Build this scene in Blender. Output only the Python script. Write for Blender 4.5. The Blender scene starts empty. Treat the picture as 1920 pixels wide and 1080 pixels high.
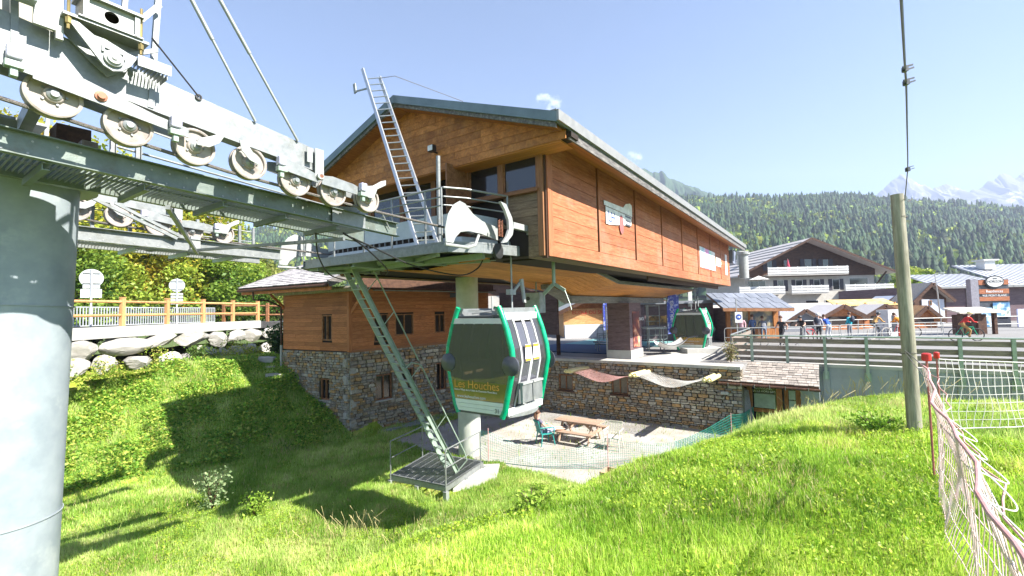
import bpy, bmesh, math, random
import numpy as np
from mathutils import Vector, Matrix, Quaternion
random.seed(7); rng = np.random.default_rng(7)
sc = bpy.context.scene; COL = sc.collection
R_ = math.radians
V3 = Vector

# ------------------------------------------------------------------ camera
cam_d = bpy.data.cameras.new('camera'); cam = bpy.data.objects.new('camera', cam_d); COL.objects.link(cam); sc.camera = cam
cam_d.sensor_width = 36; cam_d.lens = 850/1920*36; cam_d.clip_start = .05; cam_d.clip_end = 9000
th, ro = R_(2.667), 0.0233
fw = V3((0, math.cos(th), math.sin(th))); rt = V3((1, 0, 0)); up = rt.cross(fw)
r2 = rt*math.cos(ro)-up*math.sin(ro); u2 = up*math.cos(ro)+rt*math.sin(ro)
m = Matrix((r2, u2, -fw)).transposed().to_4x4(); m.translation = V3((0, 0, 5)); cam.matrix_world = m

# ------------------------------------------------------------------ sky and sun
SUN = V3((.876, -.483, 0)).normalized()*math.cos(R_(42)) + V3((0, 0, math.sin(R_(42))))
w = bpy.data.worlds.new('World'); sc.world = w; w.use_nodes = True
nt = w.node_tree; nt.nodes.clear()
sky = nt.nodes.new('ShaderNodeTexSky'); sky.sky_type = 'NISHITA'; sky.sun_disc = False
sky.sun_elevation = R_(42); sky.sun_rotation = math.atan2(SUN.x, SUN.y); sky.altitude = 1000; sky.air_density = 1.0; sky.dust_density = .0; sky.ozone_density = 3.0
bg = nt.nodes.new('ShaderNodeBackground'); bg.inputs[1].default_value = .064
wo = nt.nodes.new('ShaderNodeOutputWorld'); 
def WN(ty, **k):
    n = nt.nodes.new('ShaderNode'+ty)
    for a_, v_ in k.items():
        if a_.startswith('_'): n.inputs[int(a_[1:])].default_value = v_
        else: setattr(n, a_, v_)
    return n
wg = WN('NewGeometry'); wn = WN('TexNoise'); wn.inputs['Scale'].default_value = 75; wn.inputs['Detail'].default_value = 8; wn.inputs['Roughness'].default_value = .6; nt.links.new(wg.outputs['Incoming'], wn.inputs[0])
last = sky.outputs[0]
for dv, cs in (((-.0956, -.9047, -.4151),  .99945), ((-.0718, -.9021, -.4255),  .99965), ((-.2579, -.9171, -.3041),  .99960)):   # a few small wisps of cloud low over the mountains
    d3 = V3(dv).normalized(); dp = WN('VectorMath', operation='DOT_PRODUCT'); dp.inputs[1].default_value = d3; nt.links.new(wg.outputs['Incoming'], dp.inputs[0])
    mr_ = WN('MapRange', _1=cs, _2=1.0); nt.links.new(dp.outputs['Value'], mr_.inputs[0]); ml_ = WN('Math', operation='MULTIPLY'); nt.links.new(mr_.outputs[0], ml_.inputs[0]); nt.links.new(wn.outputs[0], ml_.inputs[1])
    m2_ = WN('MapRange', _1=.36, _2=.66, _4=.6); nt.links.new(ml_.outputs[0], m2_.inputs[0]); gt = WN('Math', operation='GREATER_THAN', _1=cs); nt.links.new(dp.outputs['Value'], gt.inputs[0]); mm = WN('Math', operation='MULTIPLY'); nt.links.new(m2_.outputs[0], mm.inputs[0]); nt.links.new(gt.outputs[0], mm.inputs[1])
    mx_ = WN('MixRGB'); mx_.inputs[2].default_value = (9, 9.3, 9.8, 1); nt.links.new(mm.outputs[0], mx_.inputs[0]); nt.links.new(last, mx_.inputs[1]); last = mx_.outputs[0]
nt.links.new(last, bg.inputs[0]); nt.links.new(bg.outputs[0], wo.inputs[0])
sd = bpy.data.lights.new('sun', 'SUN'); sd.energy = 5.0; sd.angle = R_(.5); sd.color = (1, .95, .87)
so = bpy.data.objects.new('sun', sd); COL.objects.link(so); so.rotation_euler = SUN.to_track_quat('Z', 'Y').to_euler()
sc.view_settings.view_transform = 'Standard'; sc.view_settings.look = 'None'; sc.view_settings.gamma = 1
sc.view_settings.use_curve_mapping = False; sc.view_settings.exposure = 1.9
sc.cycles.max_bounces = 6; sc.cycles.transparent_max_bounces = 24; sc.cycles.volume_bounces = 0
sc.cycles.diffuse_bounces = 4; sc.cycles.glossy_bounces = 3; sc.cycles.transmission_bounces = 5
sc.cycles.sample_clamp_indirect = 6

# ------------------------------------------------------------------ frames and mesh builder
AX = V3((.5664, .8241, 0)); BX = V3((.8241, -.5664, 0)); ZX = V3((0, 0, 1))   # station axes: a runs along the lift line, l to the right of it
def S(a, l, z): return AX*a+BX*l+ZX*z
def IS(x, y): return x*AX.x+y*AX.y, x*BX.x+y*BX.y
WL = {}
class MB:
    def __init__(s, fr='S'): s.v = []; s.f = []; s.fr = fr
    def _a(s, vs, fs):
        n = len(s.v); s.v += [V3(p) for p in vs]; s.f += [[i+n for i in f] for f in fs]; return s
    def box(s, x0, x1, y0, y1, z0, z1):
        return s._a([(x, y, z) for x in (x0, x1) for y in (y0, y1) for z in (z0, z1)], [(0,1,3,2),(4,6,7,5),(0,4,5,1),(2,3,7,6),(0,2,6,4),(1,5,7,3)])
    def bc(s, c, sx, sy, sz): return s.box(c[0]-sx/2, c[0]+sx/2, c[1]-sy/2, c[1]+sy/2, c[2]-sz/2, c[2]+sz/2)
    def beam(s, p, q, w=.1, h=.1, up=(0, 0, 1)):
        p, q, up = V3(p), V3(q), V3(up); d = (q-p).normalized(); x = d.cross(up)
        if x.length < 1e-4: x = d.cross(V3((1, 0, 0)))
        x.normalize(); y = x.cross(d)
        vs = [e+x*(w/2*i)+y*(h/2*j) for e in (p, q) for i in (-1, 1) for j in (-1, 1)]
        return s._a(vs, [(0,1,3,2),(4,6,7,5),(0,4,5,1),(2,3,7,6),(0,2,6,4),(1,5,7,3)])
    def chan(s, p, q, h=.3, w=.1, t=.012, up=(0, 0, 1), side=1):      # steel channel: web and two flanges
        p, q, up = V3(p), V3(q), V3(up); d = (q-p).normalized(); x = d.cross(up).normalized()*side; y = up.normalized()
        s.beam(p, q, t, h, up)
        for k in (-1, 1):
            o = y*(k*(h/2-t/2))+x*(w/2+t/2); s.beam(p+o, q+o, w, t, up)
        return s
    def ibeam(s, p, q, h=.3, w=.15, t=.015, up=(0, 0, 1)):
        p, q, up = V3(p), V3(q), V3(up).normalized()
        s.beam(p, q, t, h-2*t, up)
        for k in (-1, 1): s.beam(p+up*(k*(h/2-t/2)), q+up*(k*(h/2-t/2)), w, t, up)
        return s
    def tube(s, pts, r=.02, n=8, cap=True, closed=False):
        pts = [V3(p) for p in pts]; N = len(pts); rs = r if isinstance(r, (list, tuple)) else [r]*N
        rings = []; ref = None
        for i, p in enumerate(pts):
            if closed: d = (pts[(i+1) % N]-pts[i-1])
            else: d = (pts[min(i+1, N-1)]-pts[max(i-1, 0)])
            d.normalize()
            if ref is None: ref = d.orthogonal().normalized()
            ref = (ref-d*ref.dot(d)).normalized(); b = d.cross(ref)
            rings.append([p+(ref*math.cos(k*2*math.pi/n)+b*math.sin(k*2*math.pi/n))*rs[i] for k in range(n)])
        vs = [v for rg in rings for v in rg]; fs = []
        for i in range(N if closed else N-1):
            j = (i+1) % N
            for k in range(n): fs.append((i*n+k, i*n+(k+1) % n, j*n+(k+1) % n, j*n+k))
        if cap and not closed: fs += [tuple(range(n))[::-1], tuple((N-1)*n+k for k in range(n))]
        return s._a(vs, fs)
    def cyl(s, p, q, r0, r1=None, n=16): return s.tube([p, q], [r0, r1 if r1 is not None else r0], n)
    def prism(s, pts, vec):
        pts = [V3(p) for p in pts]; n = len(pts); vec = V3(vec)
        return s._a(pts+[p+vec for p in pts], [tuple(range(n))[::-1], tuple(range(n, 2*n))]+[(i, (i+1) % n, n+(i+1) % n, n+i) for i in range(n)])
    def quad(s, *p): return s._a(p, [tuple(range(len(p)))])
    def lathe(s, c, ax, prof, n=20):                                  # prof: (height along the axis, radius)
        c, ax = V3(c), V3(ax).normalized(); u = ax.orthogonal().normalized(); b = ax.cross(u); vs = []; fs = []; N = len(prof)
        for h, r in prof:
            for k in range(n): vs.append(c+ax*h+(u*math.cos(k*2*math.pi/n)+b*math.sin(k*2*math.pi/n))*r)
        for i in range(N-1):
            for k in range(n): fs.append((i*n+k, i*n+(k+1) % n, (i+1)*n+(k+1) % n, (i+1)*n+k))
        return s._a(vs, fs)
    def ball(s, c, rx, ry=None, rz=None, n=12, m=8):
        ry = ry or rx; rz = rz or rx; c = V3(c)
        vs = []; fs = []
        for i in range(m+1):
            t = math.pi*i/m
            for k in range(n):
                p = 2*math.pi*k/n; vs.append(c+V3((rx*math.sin(t)*math.cos(p), ry*math.sin(t)*math.sin(p), rz*math.cos(t))))
        for i in range(m):
            for k in range(n): fs.append((i*n+k, (i+1)*n+k, (i+1)*n+(k+1) % n, i*n+(k+1) % n))
        return s._a(vs, fs)
    def out(s):
        if s.fr == 'S': return [S(*p) for p in s.v], [f[::-1] for f in s.f]
        return s.v, s.f

def props(o, label=None, cat=None, group=None, kind=None):
    if label: o['label'] = label
    if cat: o['category'] = cat
    if group: o['group'] = group
    if kind: o['kind'] = kind
    return o
def root(name, loc, label, cat, group=None):
    o = bpy.data.objects.new(name, None); COL.objects.link(o); o.location = loc; o.empty_display_size = .2; WL[o.name] = V3(loc)
    return props(o, label, cat, group)
def obj(name, mb, mat, parent=None, smooth=False, bev=0, label=None, cat=None, group=None, kind=None):
    vs, fs = mb.out()
    lo = V3([min(v[i] for v in vs) for i in range(3)]); hi = V3([max(v[i] for v in vs) for i in range(3)])
    c = (lo+hi)/2
    if parent is None: c.z = lo.z
    me = bpy.data.meshes.new(name); me.from_pydata([v-c for v in vs], [], fs); me.materials.append(mat); me.update()
    if smooth: me.shade_smooth(); me.set_sharp_from_angle(angle=R_(smooth if smooth is not True else 40))
    o = bpy.data.objects.new(name, me); COL.objects.link(o); WL[o.name] = c.copy()
    if parent is not None: o.parent = parent; o.location = c-WL[parent.name]
    else: o.location = c
    if bev:
        b = o.modifiers.new('bevel', 'BEVEL'); b.width = bev; b.segments = 2; b.limit_method = 'ANGLE'
    return props(o, label, cat, group, kind)
_unit = {}
def unit(kind, mat):
    k = (kind, mat.name)
    if k in _unit: return _unit[k]
    me = bpy.data.meshes.new(kind); bm = bmesh.new(); bmesh.ops.create_cube(bm, size=1)
    if kind.startswith('stone'):
        r = random.Random(kind)
        bmesh.ops.subdivide_edges(bm, edges=bm.edges, cuts=1, use_grid_fill=True)
        for v in bm.verts:
            q = V3([abs(c) > .4 for c in v.co]); n = sum(q)
            if n == 3: v.co *= .84
            elif n == 2: v.co *= .93
            v.co += V3((r.uniform(-.045, .045), r.uniform(-.06, .06), r.uniform(-.05, .05)))
    bm.to_mesh(me); bm.free(); me.materials.append(mat)
    if kind.startswith('stone'): me.shade_smooth(); me.set_sharp_from_angle(angle=R_(34))
    _unit[k] = me; return me
def piece(name, me, parent, c, u, v, w_, size, label=None):           # a shared unit mesh laid out on world axes u, v, w_
    o = bpy.data.objects.new(name, me); COL.objects.link(o); o.parent = parent
    M4 = Matrix.Identity(4)
    for i, (ax, sz) in enumerate(zip((u, v, w_), size)):
        for j in range(3): M4[j][i] = ax[j]*sz
    M4.translation = V3(c)-WL[parent.name]; o.matrix_local = M4
    if label: o['label'] = label
    return o
def pS(name, me, parent, c, size, order='alz', label=None):           # piece in station axes; local x always the long way
    ax = {'a': AX, 'l': BX, 'z': ZX}; u, v, w_ = [ax[k] for k in order]
    if u.cross(v).dot(w_) < 0: w_ = -w_
    return piece(name, me, parent, S(*c), u, v, w_, size, label)
def copy_tree(o, loc=None, rotz=None, label=None, parent=None, group=None):
    c = o.copy(); COL.objects.link(c); c.parent = parent
    if loc is not None: c.location = loc; WL[c.name] = V3(loc)
    if rotz is not None: c.rotation_euler = (0, 0, rotz)
    if label: c['label'] = label
    if group: c['group'] = group
    for ch in o.children: 
        d = copy_tree(ch, parent=c); d.matrix_parent_inverse = ch.matrix_parent_inverse
    return c
def text(name, s, mat, parent, pos, xdir, ydir, size, label=None, font_shear=0, align='LEFT', ext=.003):
    cu = bpy.data.curves.new(name, 'FONT'); cu.body = s; cu.size = size; cu.extrude = ext; cu.align_x = align; cu.shear = font_shear
    o = bpy.data.objects.new(name, cu); me = bpy.data.meshes.new_from_object(o); me.name = name; bpy.data.objects.remove(o); me.materials.clear(); me.materials.append(mat)
    o = bpy.data.objects.new(name, me); COL.objects.link(o)
    x = V3(xdir).normalized(); y = V3(ydir).normalized(); z = x.cross(y); M4 = Matrix((x, y, z)).transposed().to_4x4()
    o.parent = parent; M4.translation = V3(pos)-(WL[parent.name] if parent else V3()); o.matrix_local = M4
    if label: o['label'] = label
    return o

# ------------------------------------------------------------------ materials
MATS = {}
def nodes(name):
    mt = bpy.data.materials.new(name); mt.use_nodes = True; t = mt.node_tree; b = t.nodes['Principled BSDF']; MATS[name] = mt
    def N(ty, **k):
        n = t.nodes.new('ShaderNode'+ty)
        for a, v in k.items():
            if a.startswith('_'): n.inputs[int(a[1:])].default_value = v
            else: setattr(n, a, v)
        return n
    return mt, t, b, N, t.links.new
def ramp(N, stops, interp='LINEAR'):
    r = N('ValToRGB'); cr = r.color_ramp; cr.interpolation = interp
    while len(cr.elements) < len(stops): cr.elements.new(.5)
    for e, (p, c) in zip(cr.elements, stops): e.position = p; e.color = (*c, 1)
    return r
def mapped(N, L, scale=(1, 1, 1), rot=0, src='Object', rnd=True):
    tc = N('TexCoord'); out = tc.outputs['Object']
    if src == 'World': g = N('NewGeometry'); out = g.outputs['Position']
    if rnd:
        oi = N('ObjectInfo'); ml = N('Math', operation='MULTIPLY', _1=73.0); L(oi.outputs['Random'], ml.inputs[0])
        ad = N('VectorMath', operation='ADD'); L(out, ad.inputs[0]); L(ml.outputs[0], ad.inputs[1]); out = ad.outputs[0]
    if rot: mp = N('Mapping'); mp.inputs['Rotation'].default_value = (0, 0, rot); L(out, mp.inputs[0]); out = mp.outputs[0]
    mp = N('Mapping'); mp.inputs['Scale'].default_value = scale; L(out, mp.inputs[0]); return mp.outputs[0]
def plain(name, c, rough=.6, metal=0., c2=None, ns=6, amt=.5, bump=0., bs=40, rnd=.0, spec=.5, dirt=None, src='Object', det=5):
    mt, t, b, N, L = nodes(name); b.inputs['Roughness'].default_value = rough; b.inputs['Metallic'].default_value = metal
    b.inputs['Specular IOR Level'].default_value = spec
    co = mapped(N, L, (1, 1, 1), src=src)
    c2 = c2 or tuple(x*.72 for x in c)
    nz = N('TexNoise'); nz.inputs['Scale'].default_value = ns; nz.inputs['Detail'].default_value = det; nz.inputs['Roughness'].default_value = .62; L(co, nz.inputs[0])
    r = ramp(N, [(.5-amt*.3, c2), (.5+amt*.3, c)]); L(nz.outputs[0], r.inputs[0]); out = r.outputs[0]
    if dirt:
        n2 = N('TexNoise'); n2.inputs['Scale'].default_value = ns*.3; n2.inputs['Detail'].default_value = 8; n2.inputs['Roughness'].default_value = .7; L(co, n2.inputs[0])
        r2_ = ramp(N, [(.52, (0, 0, 0)), (.7, (1, 1, 1))]); L(n2.outputs[0], r2_.inputs[0])
        mx = N('MixRGB'); mx.inputs[2].default_value = (*dirt, 1); L(r2_.outputs[0], mx.inputs[0]); L(out, mx.inputs[1]); out = mx.outputs[0]
    if rnd:
        oi = N('ObjectInfo'); mr = N('MapRange', _3=1-rnd, _4=1+rnd); L(oi.outputs['Random'], mr.inputs[0])
        hs = N('HueSaturation'); L(mr.outputs[0], hs.inputs['Value']); L(out, hs.inputs['Color']); out = hs.outputs[0]
    L(out, b.inputs['Base Color'])
    rr = N('MapRange', _3=max(rough-.12, .03), _4=min(rough+.12, 1)); L(nz.outputs[0], rr.inputs[0]); L(rr.outputs[0], b.inputs['Roughness'])
    if bump:
        n3 = N('TexNoise'); n3.inputs['Scale'].default_value = bs; n3.inputs['Detail'].default_value = 4; L(co, n3.inputs[0])
        bp = N('Bump'); bp.inputs['Strength'].default_value = bump; bp.inputs['Distance'].default_value = .02; L(n3.outputs[0], bp.inputs['Height']); L(bp.outputs[0], b.inputs['Normal'])
    return mt
def wood(name, cols, scale=(1.5, 7, 7), rot=0, rough=.62, rnd=.14, src='Object', weather=None, knots=True, bump=.25):
    mt, t, b, N, L = nodes(name); co = mapped(N, L, scale, rot, src)
    b.inputs['Specular IOR Level'].default_value = .3
    nz = N('TexNoise'); nz.inputs['Scale'].default_value = 1.6; nz.inputs['Detail'].default_value = 7; nz.inputs['Roughness'].default_value = .65; nz.inputs['Distortion'].default_value = .4; L(co, nz.inputs[0])
    n = len(cols); r = ramp(N, [(.3+.4*i/(n-1), c) for i, c in enumerate(cols)]); L(nz.outputs[0], r.inputs[0]); out = r.outputs[0]
    n2 = N('TexNoise'); n2.inputs['Scale'].default_value = 7; n2.inputs['Detail'].default_value = 5; L(co, n2.inputs[0])
    mr = N('MapRange', _1=.3, _2=.7, _3=.72, _4=1.12); L(n2.outputs[0], mr.inputs[0])
    hs = N('HueSaturation'); L(mr.outputs[0], hs.inputs['Value']); L(out, hs.inputs['Color']); out = hs.outputs[0]
    if weather:
        cw = mapped(N, L, (.6, .6, .6), 0, 'World', rnd=False); n4 = N('TexNoise'); n4.inputs['Scale'].default_value = 1.5; n4.inputs['Detail'].default_value = 8; n4.inputs['Roughness'].default_value = .7; L(cw, n4.inputs[0])
        r4 = ramp(N, [(weather[0], (0, 0, 0)), (weather[0]+.22, (weather[2],)*3)]); L(n4.outputs[0], r4.inputs[0])
        mx = N('MixRGB'); mx.inputs[2].default_value = (*weather[1], 1); L(r4.outputs[0], mx.inputs[0]); L(out, mx.inputs[1]); out = mx.outputs[0]
    if rnd:
        oi = N('ObjectInfo'); m2 = N('MapRange', _3=1-rnd, _4=1+rnd); L(oi.outputs['Random'], m2.inputs[0])
        h2 = N('HueSaturation'); L(m2.outputs[0], h2.inputs['Value']); L(out, h2.inputs['Color']); out = h2.outputs[0]
    L(out, b.inputs['Base Color']); b.inputs['Roughness'].default_value = rough
    bp = N('Bump'); bp.inputs['Strength'].default_value = bump; bp.inputs['Distance'].default_value = .01; L(n2.outputs[0], bp.inputs['Height']); L(bp.outputs[0], b.inputs['Normal'])
    return mt
def stonemat(name, island=False):
    mt, t, b, N, L = nodes(name); b.inputs['Roughness'].default_value = .85
    if island: g = N('NewGeometry'); rv = g.outputs['Random Per Island']
    else: oi = N('ObjectInfo'); rv = oi.outputs['Random']
    cs = [(.27,.235,.19), (.34,.30,.24), (.21,.17,.13), (.44,.27,.12), (.30,.275,.24), (.36,.32,.25), (.25,.19,.13), (.45,.41,.34), (.30,.22,.13), (.40,.25,.12), (.28,.255,.225), (.33,.265,.18)]
    r = ramp(N, [(i/len(cs), c) for i, c in enumerate(cs)], 'CONSTANT'); L(rv, r.inputs[0])
    g2 = N('NewGeometry'); nz = N('TexNoise'); nz.inputs['Scale'].default_value = 9; nz.inputs['Detail'].default_value = 7; nz.inputs['Roughness'].default_value = .7; L(g2.outputs['Position'], nz.inputs[0])
    mr = N('MapRange', _1=.3, _2=.7, _3=.6, _4=1.3); L(nz.outputs[0], mr.inputs[0]); hs = N('HueSaturation'); L(mr.outputs[0], hs.inputs['Value']); L(r.outputs[0], hs.inputs['Color'])
    L(hs.outputs[0], b.inputs['Base Color'])
    n3 = N('TexNoise'); n3.inputs['Scale'].default_value = 35; n3.inputs['Detail'].default_value = 5; L(g2.outputs['Position'], n3.inputs[0])
    bp = N('Bump'); bp.inputs['Strength'].default_value = .5; bp.inputs['Distance'].default_value = .02; L(n3.outputs[0], bp.inputs['Height']); L(bp.outputs[0], b.inputs['Normal'])
    return mt
def leafmat(name, attr=None, cols=((.05,.11,.02), (.12,.2,.03)), trans=.45, rough=.5, src='island', spec=.3):
    mt = bpy.data.materials.new(name); mt.use_nodes = True; t = mt.node_tree; t.nodes.clear(); L = t.links.new
    N = lambda ty: t.nodes.new('ShaderNode'+ty)
    if attr: at = N('Attribute'); at.attribute_name = attr; col = at.outputs['Color']
    else:
        g = N('NewGeometry'); r = N('ValToRGB'); n = len(cols)
        while len(r.color_ramp.elements) < n: r.color_ramp.elements.new(.5)
        for i, e in enumerate(r.color_ramp.elements): e.position = i/(n-1); e.color = (*cols[i], 1)
        L(g.outputs['Random Per Island'], r.inputs[0]); col = r.outputs[0]
    p = N('BsdfPrincipled'); p.inputs['Roughness'].default_value = rough; p.inputs['Specular IOR Level'].default_value = spec; L(col, p.inputs['Base Color'])
    tr = N('BsdfTranslucent'); L(col, tr.inputs[0]); mx = N('MixShader'); mx.inputs[0].default_value = trans; L(p.outputs[0], mx.inputs[1]); L(tr.outputs[0], mx.inputs[2])
    o = N('OutputMaterial'); L(mx.outputs[0], o.inputs[0]); return mt

AZ = math.atan2(AX.y, AX.x)      # angle of the a axis
steel = plain('galvanised_steel', (.29,.305,.305), .45, .35, (.19,.205,.21), 11, .8, .08, 60, dirt=(.17,.175,.16))
steel_d = plain('dull_steel', (.34,.36,.36), .5, .35, (.24,.26,.26), 9, .7, .1, 50, dirt=(.20,.19,.16))
steel_p = plain('pylon_steel', (.33,.375,.40), .5, .12, (.24,.285,.315), 3.0, .6, .05, 30, dirt=(.44,.48,.47), det=9)  # the blue of skylit shade is tinted into this base colour
steel_w = plain('white_painted_metal', (.36,.37,.36), .4, .0, (.28,.295,.295), 5, .6, .02, 30, dirt=(.42,.42,.40))
alu = plain('aluminium', (.50,.51,.53), .35, .7, (.55,.56,.58), 12, .6)
rubber = plain('black_rubber', (.025,.025,.027), .6, 0, ns=12)
liner = plain('sheave_disc', (.40,.355,.325), .6, 0, (.27,.235,.21), 10, .8, dirt=(.17,.14,.12))
liner_t = plain('sheave_liner', (.12,.11,.10), .7, 0, ns=14)
brass = plain('brass_bolt', (.55,.40,.15), .35, .8)
ropem = plain('steel_rope', (.24,.22,.20), .45, .6, (.10,.09,.08), 90, .8, .6, 200)
red_rust = plain('rusty_bolt', (.42,.17,.10), .6, .2)
lens_m = plain('clear_plastic_box', (.55,.54,.66), .2, 0, (.35,.34,.48), 30, .9, .3, 60)
yellow = plain('yellow_plastic', (.70,.62,.05), .45)
cream = plain('cream_pvc', (.80,.72,.36), .5, 0, (.70,.62,.30), 8, .5)
w_fac = wood('facade_larch', [(.25,.08,.035), (.39,.138,.062), (.49,.20,.098)], (2.6, 3.2, 3.2), weather=(.50, (.44,.24,.17), .6))
w_gab = wood('gable_larch', [(.27,.095,.024), (.45,.175,.045), (.58,.25,.075)], (2.6, 4, 4), weather=(.50, (.26,.14,.075), .65), rnd=.2)
w_old = wood('weathered_planks', [(.13,.085,.05), (.22,.15,.09), (.30,.22,.14)], (2.6, 4, 4), weather=(.5, (.12,.11,.09), .6), rnd=.18)
w_sof = wood('soffit_boards', [(.34,.125,.032), (.50,.20,.055), (.60,.27,.085)], (2.4, 5, 5), rnd=.1, rough=.5)
w_sofg = wood('roof_soffit', [(.24,.085,.022), (.34,.125,.035), (.42,.17,.05)], (1.2, 9, 9), -AZ, src='World', rnd=.04)
w_dark = wood('dark_timber', [(.045,.022,.015), (.085,.042,.026), (.13,.068,.04)], (1.5, 6, 6))
w_frame = wood('window_timber', [(.16,.07,.03), (.28,.13,.06), (.36,.18,.09)], (2, 6, 6))
w_grey = wood('grey_fascia', [(.06,.055,.055), (.14,.13,.125), (.30,.28,.26)], (2.2, 12, 12), -AZ, src='World', rnd=.05)
w_beam = wood('grey_beam', [(.13,.13,.13), (.20,.20,.20), (.27,.27,.26)], (.9, 7, 7), -AZ, src='World', rnd=.05)
w_rail = wood('rail_boards', [(.16,.125,.10), (.28,.23,.19), (.40,.34,.29)], (3, 5, 5))
w_fence = wood('fence_timber', [(.42,.20,.08), (.58,.31,.13), (.68,.40,.19)], (1.2, 6, 6))
w_table = wood('table_timber', [(.28,.18,.12), (.42,.29,.21), (.54,.40,.31)], (2, 6, 6))
w_pole = wood('pole_timber', [(.17,.16,.12), (.30,.28,.22), (.43,.40,.33)], (9, 9, .8), src='Object', rnd=0, weather=(.5, (.19,.18,.14), .5))
w_hut = wood('hut_larch', [(.28,.095,.035), (.43,.16,.058), (.54,.23,.095)], (2.4, 4, 4), rnd=.22, weather=(.55, (.17,.075,.04), .6))
w_post = wood('door_posts', [(.26,.09,.025), (.38,.15,.045), (.46,.20,.07)], (6, 6, 1), rnd=.08)
w_pan = wood('purple_panel', [(.10,.065,.075), (.15,.10,.11), (.19,.13,.14)], (.8, .8, 5), rnd=0)
groove = plain('dark_joint_and_shade', (.028,.018,.014), .9)  # near black for board joints; in openings it stands for the shade inside
roofm = plain('roof_sheet', (.17,.22,.23), .4, .3, (.12,.16,.17), 3, .6)
roof_l = plain('light_flashing', (.30,.30,.295), .5, .3, (.23,.23,.225), 5, .6)
st_o = stonemat('rubble_stone'); st_i = stonemat('rubble_stone_mass', True)
mortar = plain('mortar', (.24,.21,.165), .95, 0, (.15,.13,.10), 12, .8, .8, 30)
boulderm = plain('pale_boulder', (.44,.425,.395), .9, 0, (.27,.255,.23), 2.2, .8, .7, 9, rnd=.14, dirt=(.26,.24,.18))
conc = plain('concrete', (.34,.365,.385), .9, 0, (.26,.285,.30), 1.6, .7, .35, 35, dirt=(.25,.27,.27), src='World', det=8)
conc_l = plain('pale_concrete', (.46,.455,.43), .88, 0, (.36,.355,.33), 2.5, .7, .3, 30, src='World')
conc_c = plain('column_paint', (.52,.54,.50), .6, 0, (.42,.44,.40), 3, .6, .15, 20, dirt=(.33,.35,.30))
asph = plain('asphalt', (.075,.075,.078), .9, 0, (.05,.05,.052), 3, .7, .5, 90, src='World')
plazam = plain('plaza_paving', (.24,.235,.23), .9, 0, (.18,.175,.17), 1.2, .8, .3, 60, src='World')
shing = plain('roof_shingle', (.40,.36,.32), .85, 0, (.24,.21,.185), 8, .8, .4, 40, rnd=.3)
shing_l = plain('pale_roof_tile', (.50,.47,.46), .8, 0, (.36,.34,.34), 8, .8, .3, 40, rnd=.12)
slate = plain('metal_roof_tray', (.25,.265,.30), .45, .2, (.19,.205,.24), 3, .5, rnd=.14)
glassd = plain('dark_window_glass', (.012,.016,.018), .05, 0, (.008,.010,.012), 2, .3, spec=1.0)
green = plain('green_enamel', (.0,.36,.17), .28, 0, (.0,.31,.145), 6, .4)
steel_g = plain('shade_tinted_steel', (.19,.225,.205), .45, .3, (.13,.165,.145), 12, .7, .08, 60, dirt=(.12,.12,.09))  # galvanised steel with shade and grass reflection put into its colour
greenst = plain('green_grey_steel', (.34,.42,.36), .45, .25, (.26,.33,.28), 9, .7, .08, 50)
white = plain('white_paint', (.62,.62,.61), .5, 0, (.54,.54,.53), 4, .5)
black = plain('black_plastic', (.03,.03,.035), .4)
dgrey = plain('dark_grey_plastic', (.07,.075,.09), .35)
teal = plain('teal_plastic', (.02,.30,.27), .4)
tealnet = plain('teal_net', (.02,.34,.27), .6)
pinknet = plain('faded_pink_net', (.50,.22,.21), .7, 0, (.56,.38,.36), 12, .8)
whitenet = plain('white_net', (.78,.76,.74), .7)
redp = plain('red_plastic', (.62,.03,.03), .45)
orange_t = plain('orange_text', (.70,.34,.04), .5)
whitet = plain('white_text', (.85,.85,.85), .5)
signback = plain('sign_back', (.50,.52,.54), .5, .2, (.42,.44,.46), 5, .5)
plaster = plain('white_render', (.50,.475,.43), .9, 0, (.42,.40,.36), 1.5, .5, .1, 20, src='World')
skinm = plain('skin', (.56,.34,.25), .5); hairm = plain('brown_hair', (.12,.055,.03), .6)
blue_s = plain('blue_seal', (.03,.08,.35), .4)
def cloth(n, c): return plain(n, c, .85, 0, tuple(x*.75 for x in c), 14, .7, .2, 60)
def glass(name, col, alpha, rough=.03):
    mt, t, b, N, L = nodes(name); b.inputs['Base Color'].default_value = (*col, 1); b.inputs['Roughness'].default_value = rough
    b.inputs['Alpha'].default_value = alpha; b.inputs['Specular IOR Level'].default_value = 1.0; return mt
cab_glass = glass('tinted_cabin_glass', (.060,.058,.060), .76, .02)
cab_glass2 = glass('grey_door_glass', (.10,.10,.12), .85)
# ------------------------------------------------------------------ ground
def sst(x): x = np.clip(x, 0, 1); return x*x*(3-2*x)
def Hn(x, y):
    a = x*AX.x+y*AX.y; l = x*BX.x+y*BX.y
    d = (x-5.2)*.5835-(y-15.3)*.812
    hill = 3.0*sst(d/6.5)
    g = sst((a-11.5)/6.5); zt = 1.3*sst((l+2.5)/3.5)
    h = hill*(1-g)+zt*g
    e = (x+6.5)*-.638+(y-17.8)*.77
    h = h+2.95*np.clip(e/5.3, 0, 1)**1.05*(x < -5.8)
    bump = .05*np.sin(x*1.7+y*.6)+.04*np.sin(y*2.3-x*1.1)+.025*np.sin(x*4.1+1)*np.sin(y*3.7)
    gm = gravel(x, y)
    return h+bump*(1-gm)*np.clip(np.where(x < -5.8, 1, 1), 0, 1)
def gravel(x, y):
    a = x*AX.x+y*AX.y; l = x*BX.x+y*BX.y; d = (x-5.2)*.5835-(y-15.3)*.812
    m = sst((a-10.9)/1.8)*sst((.95-d)/1.0)*sst((l+14.8)/1.2)
    return m
def Hs(x, y): return float(Hn(np.array([x], float), np.array([y], float))[0])

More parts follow.
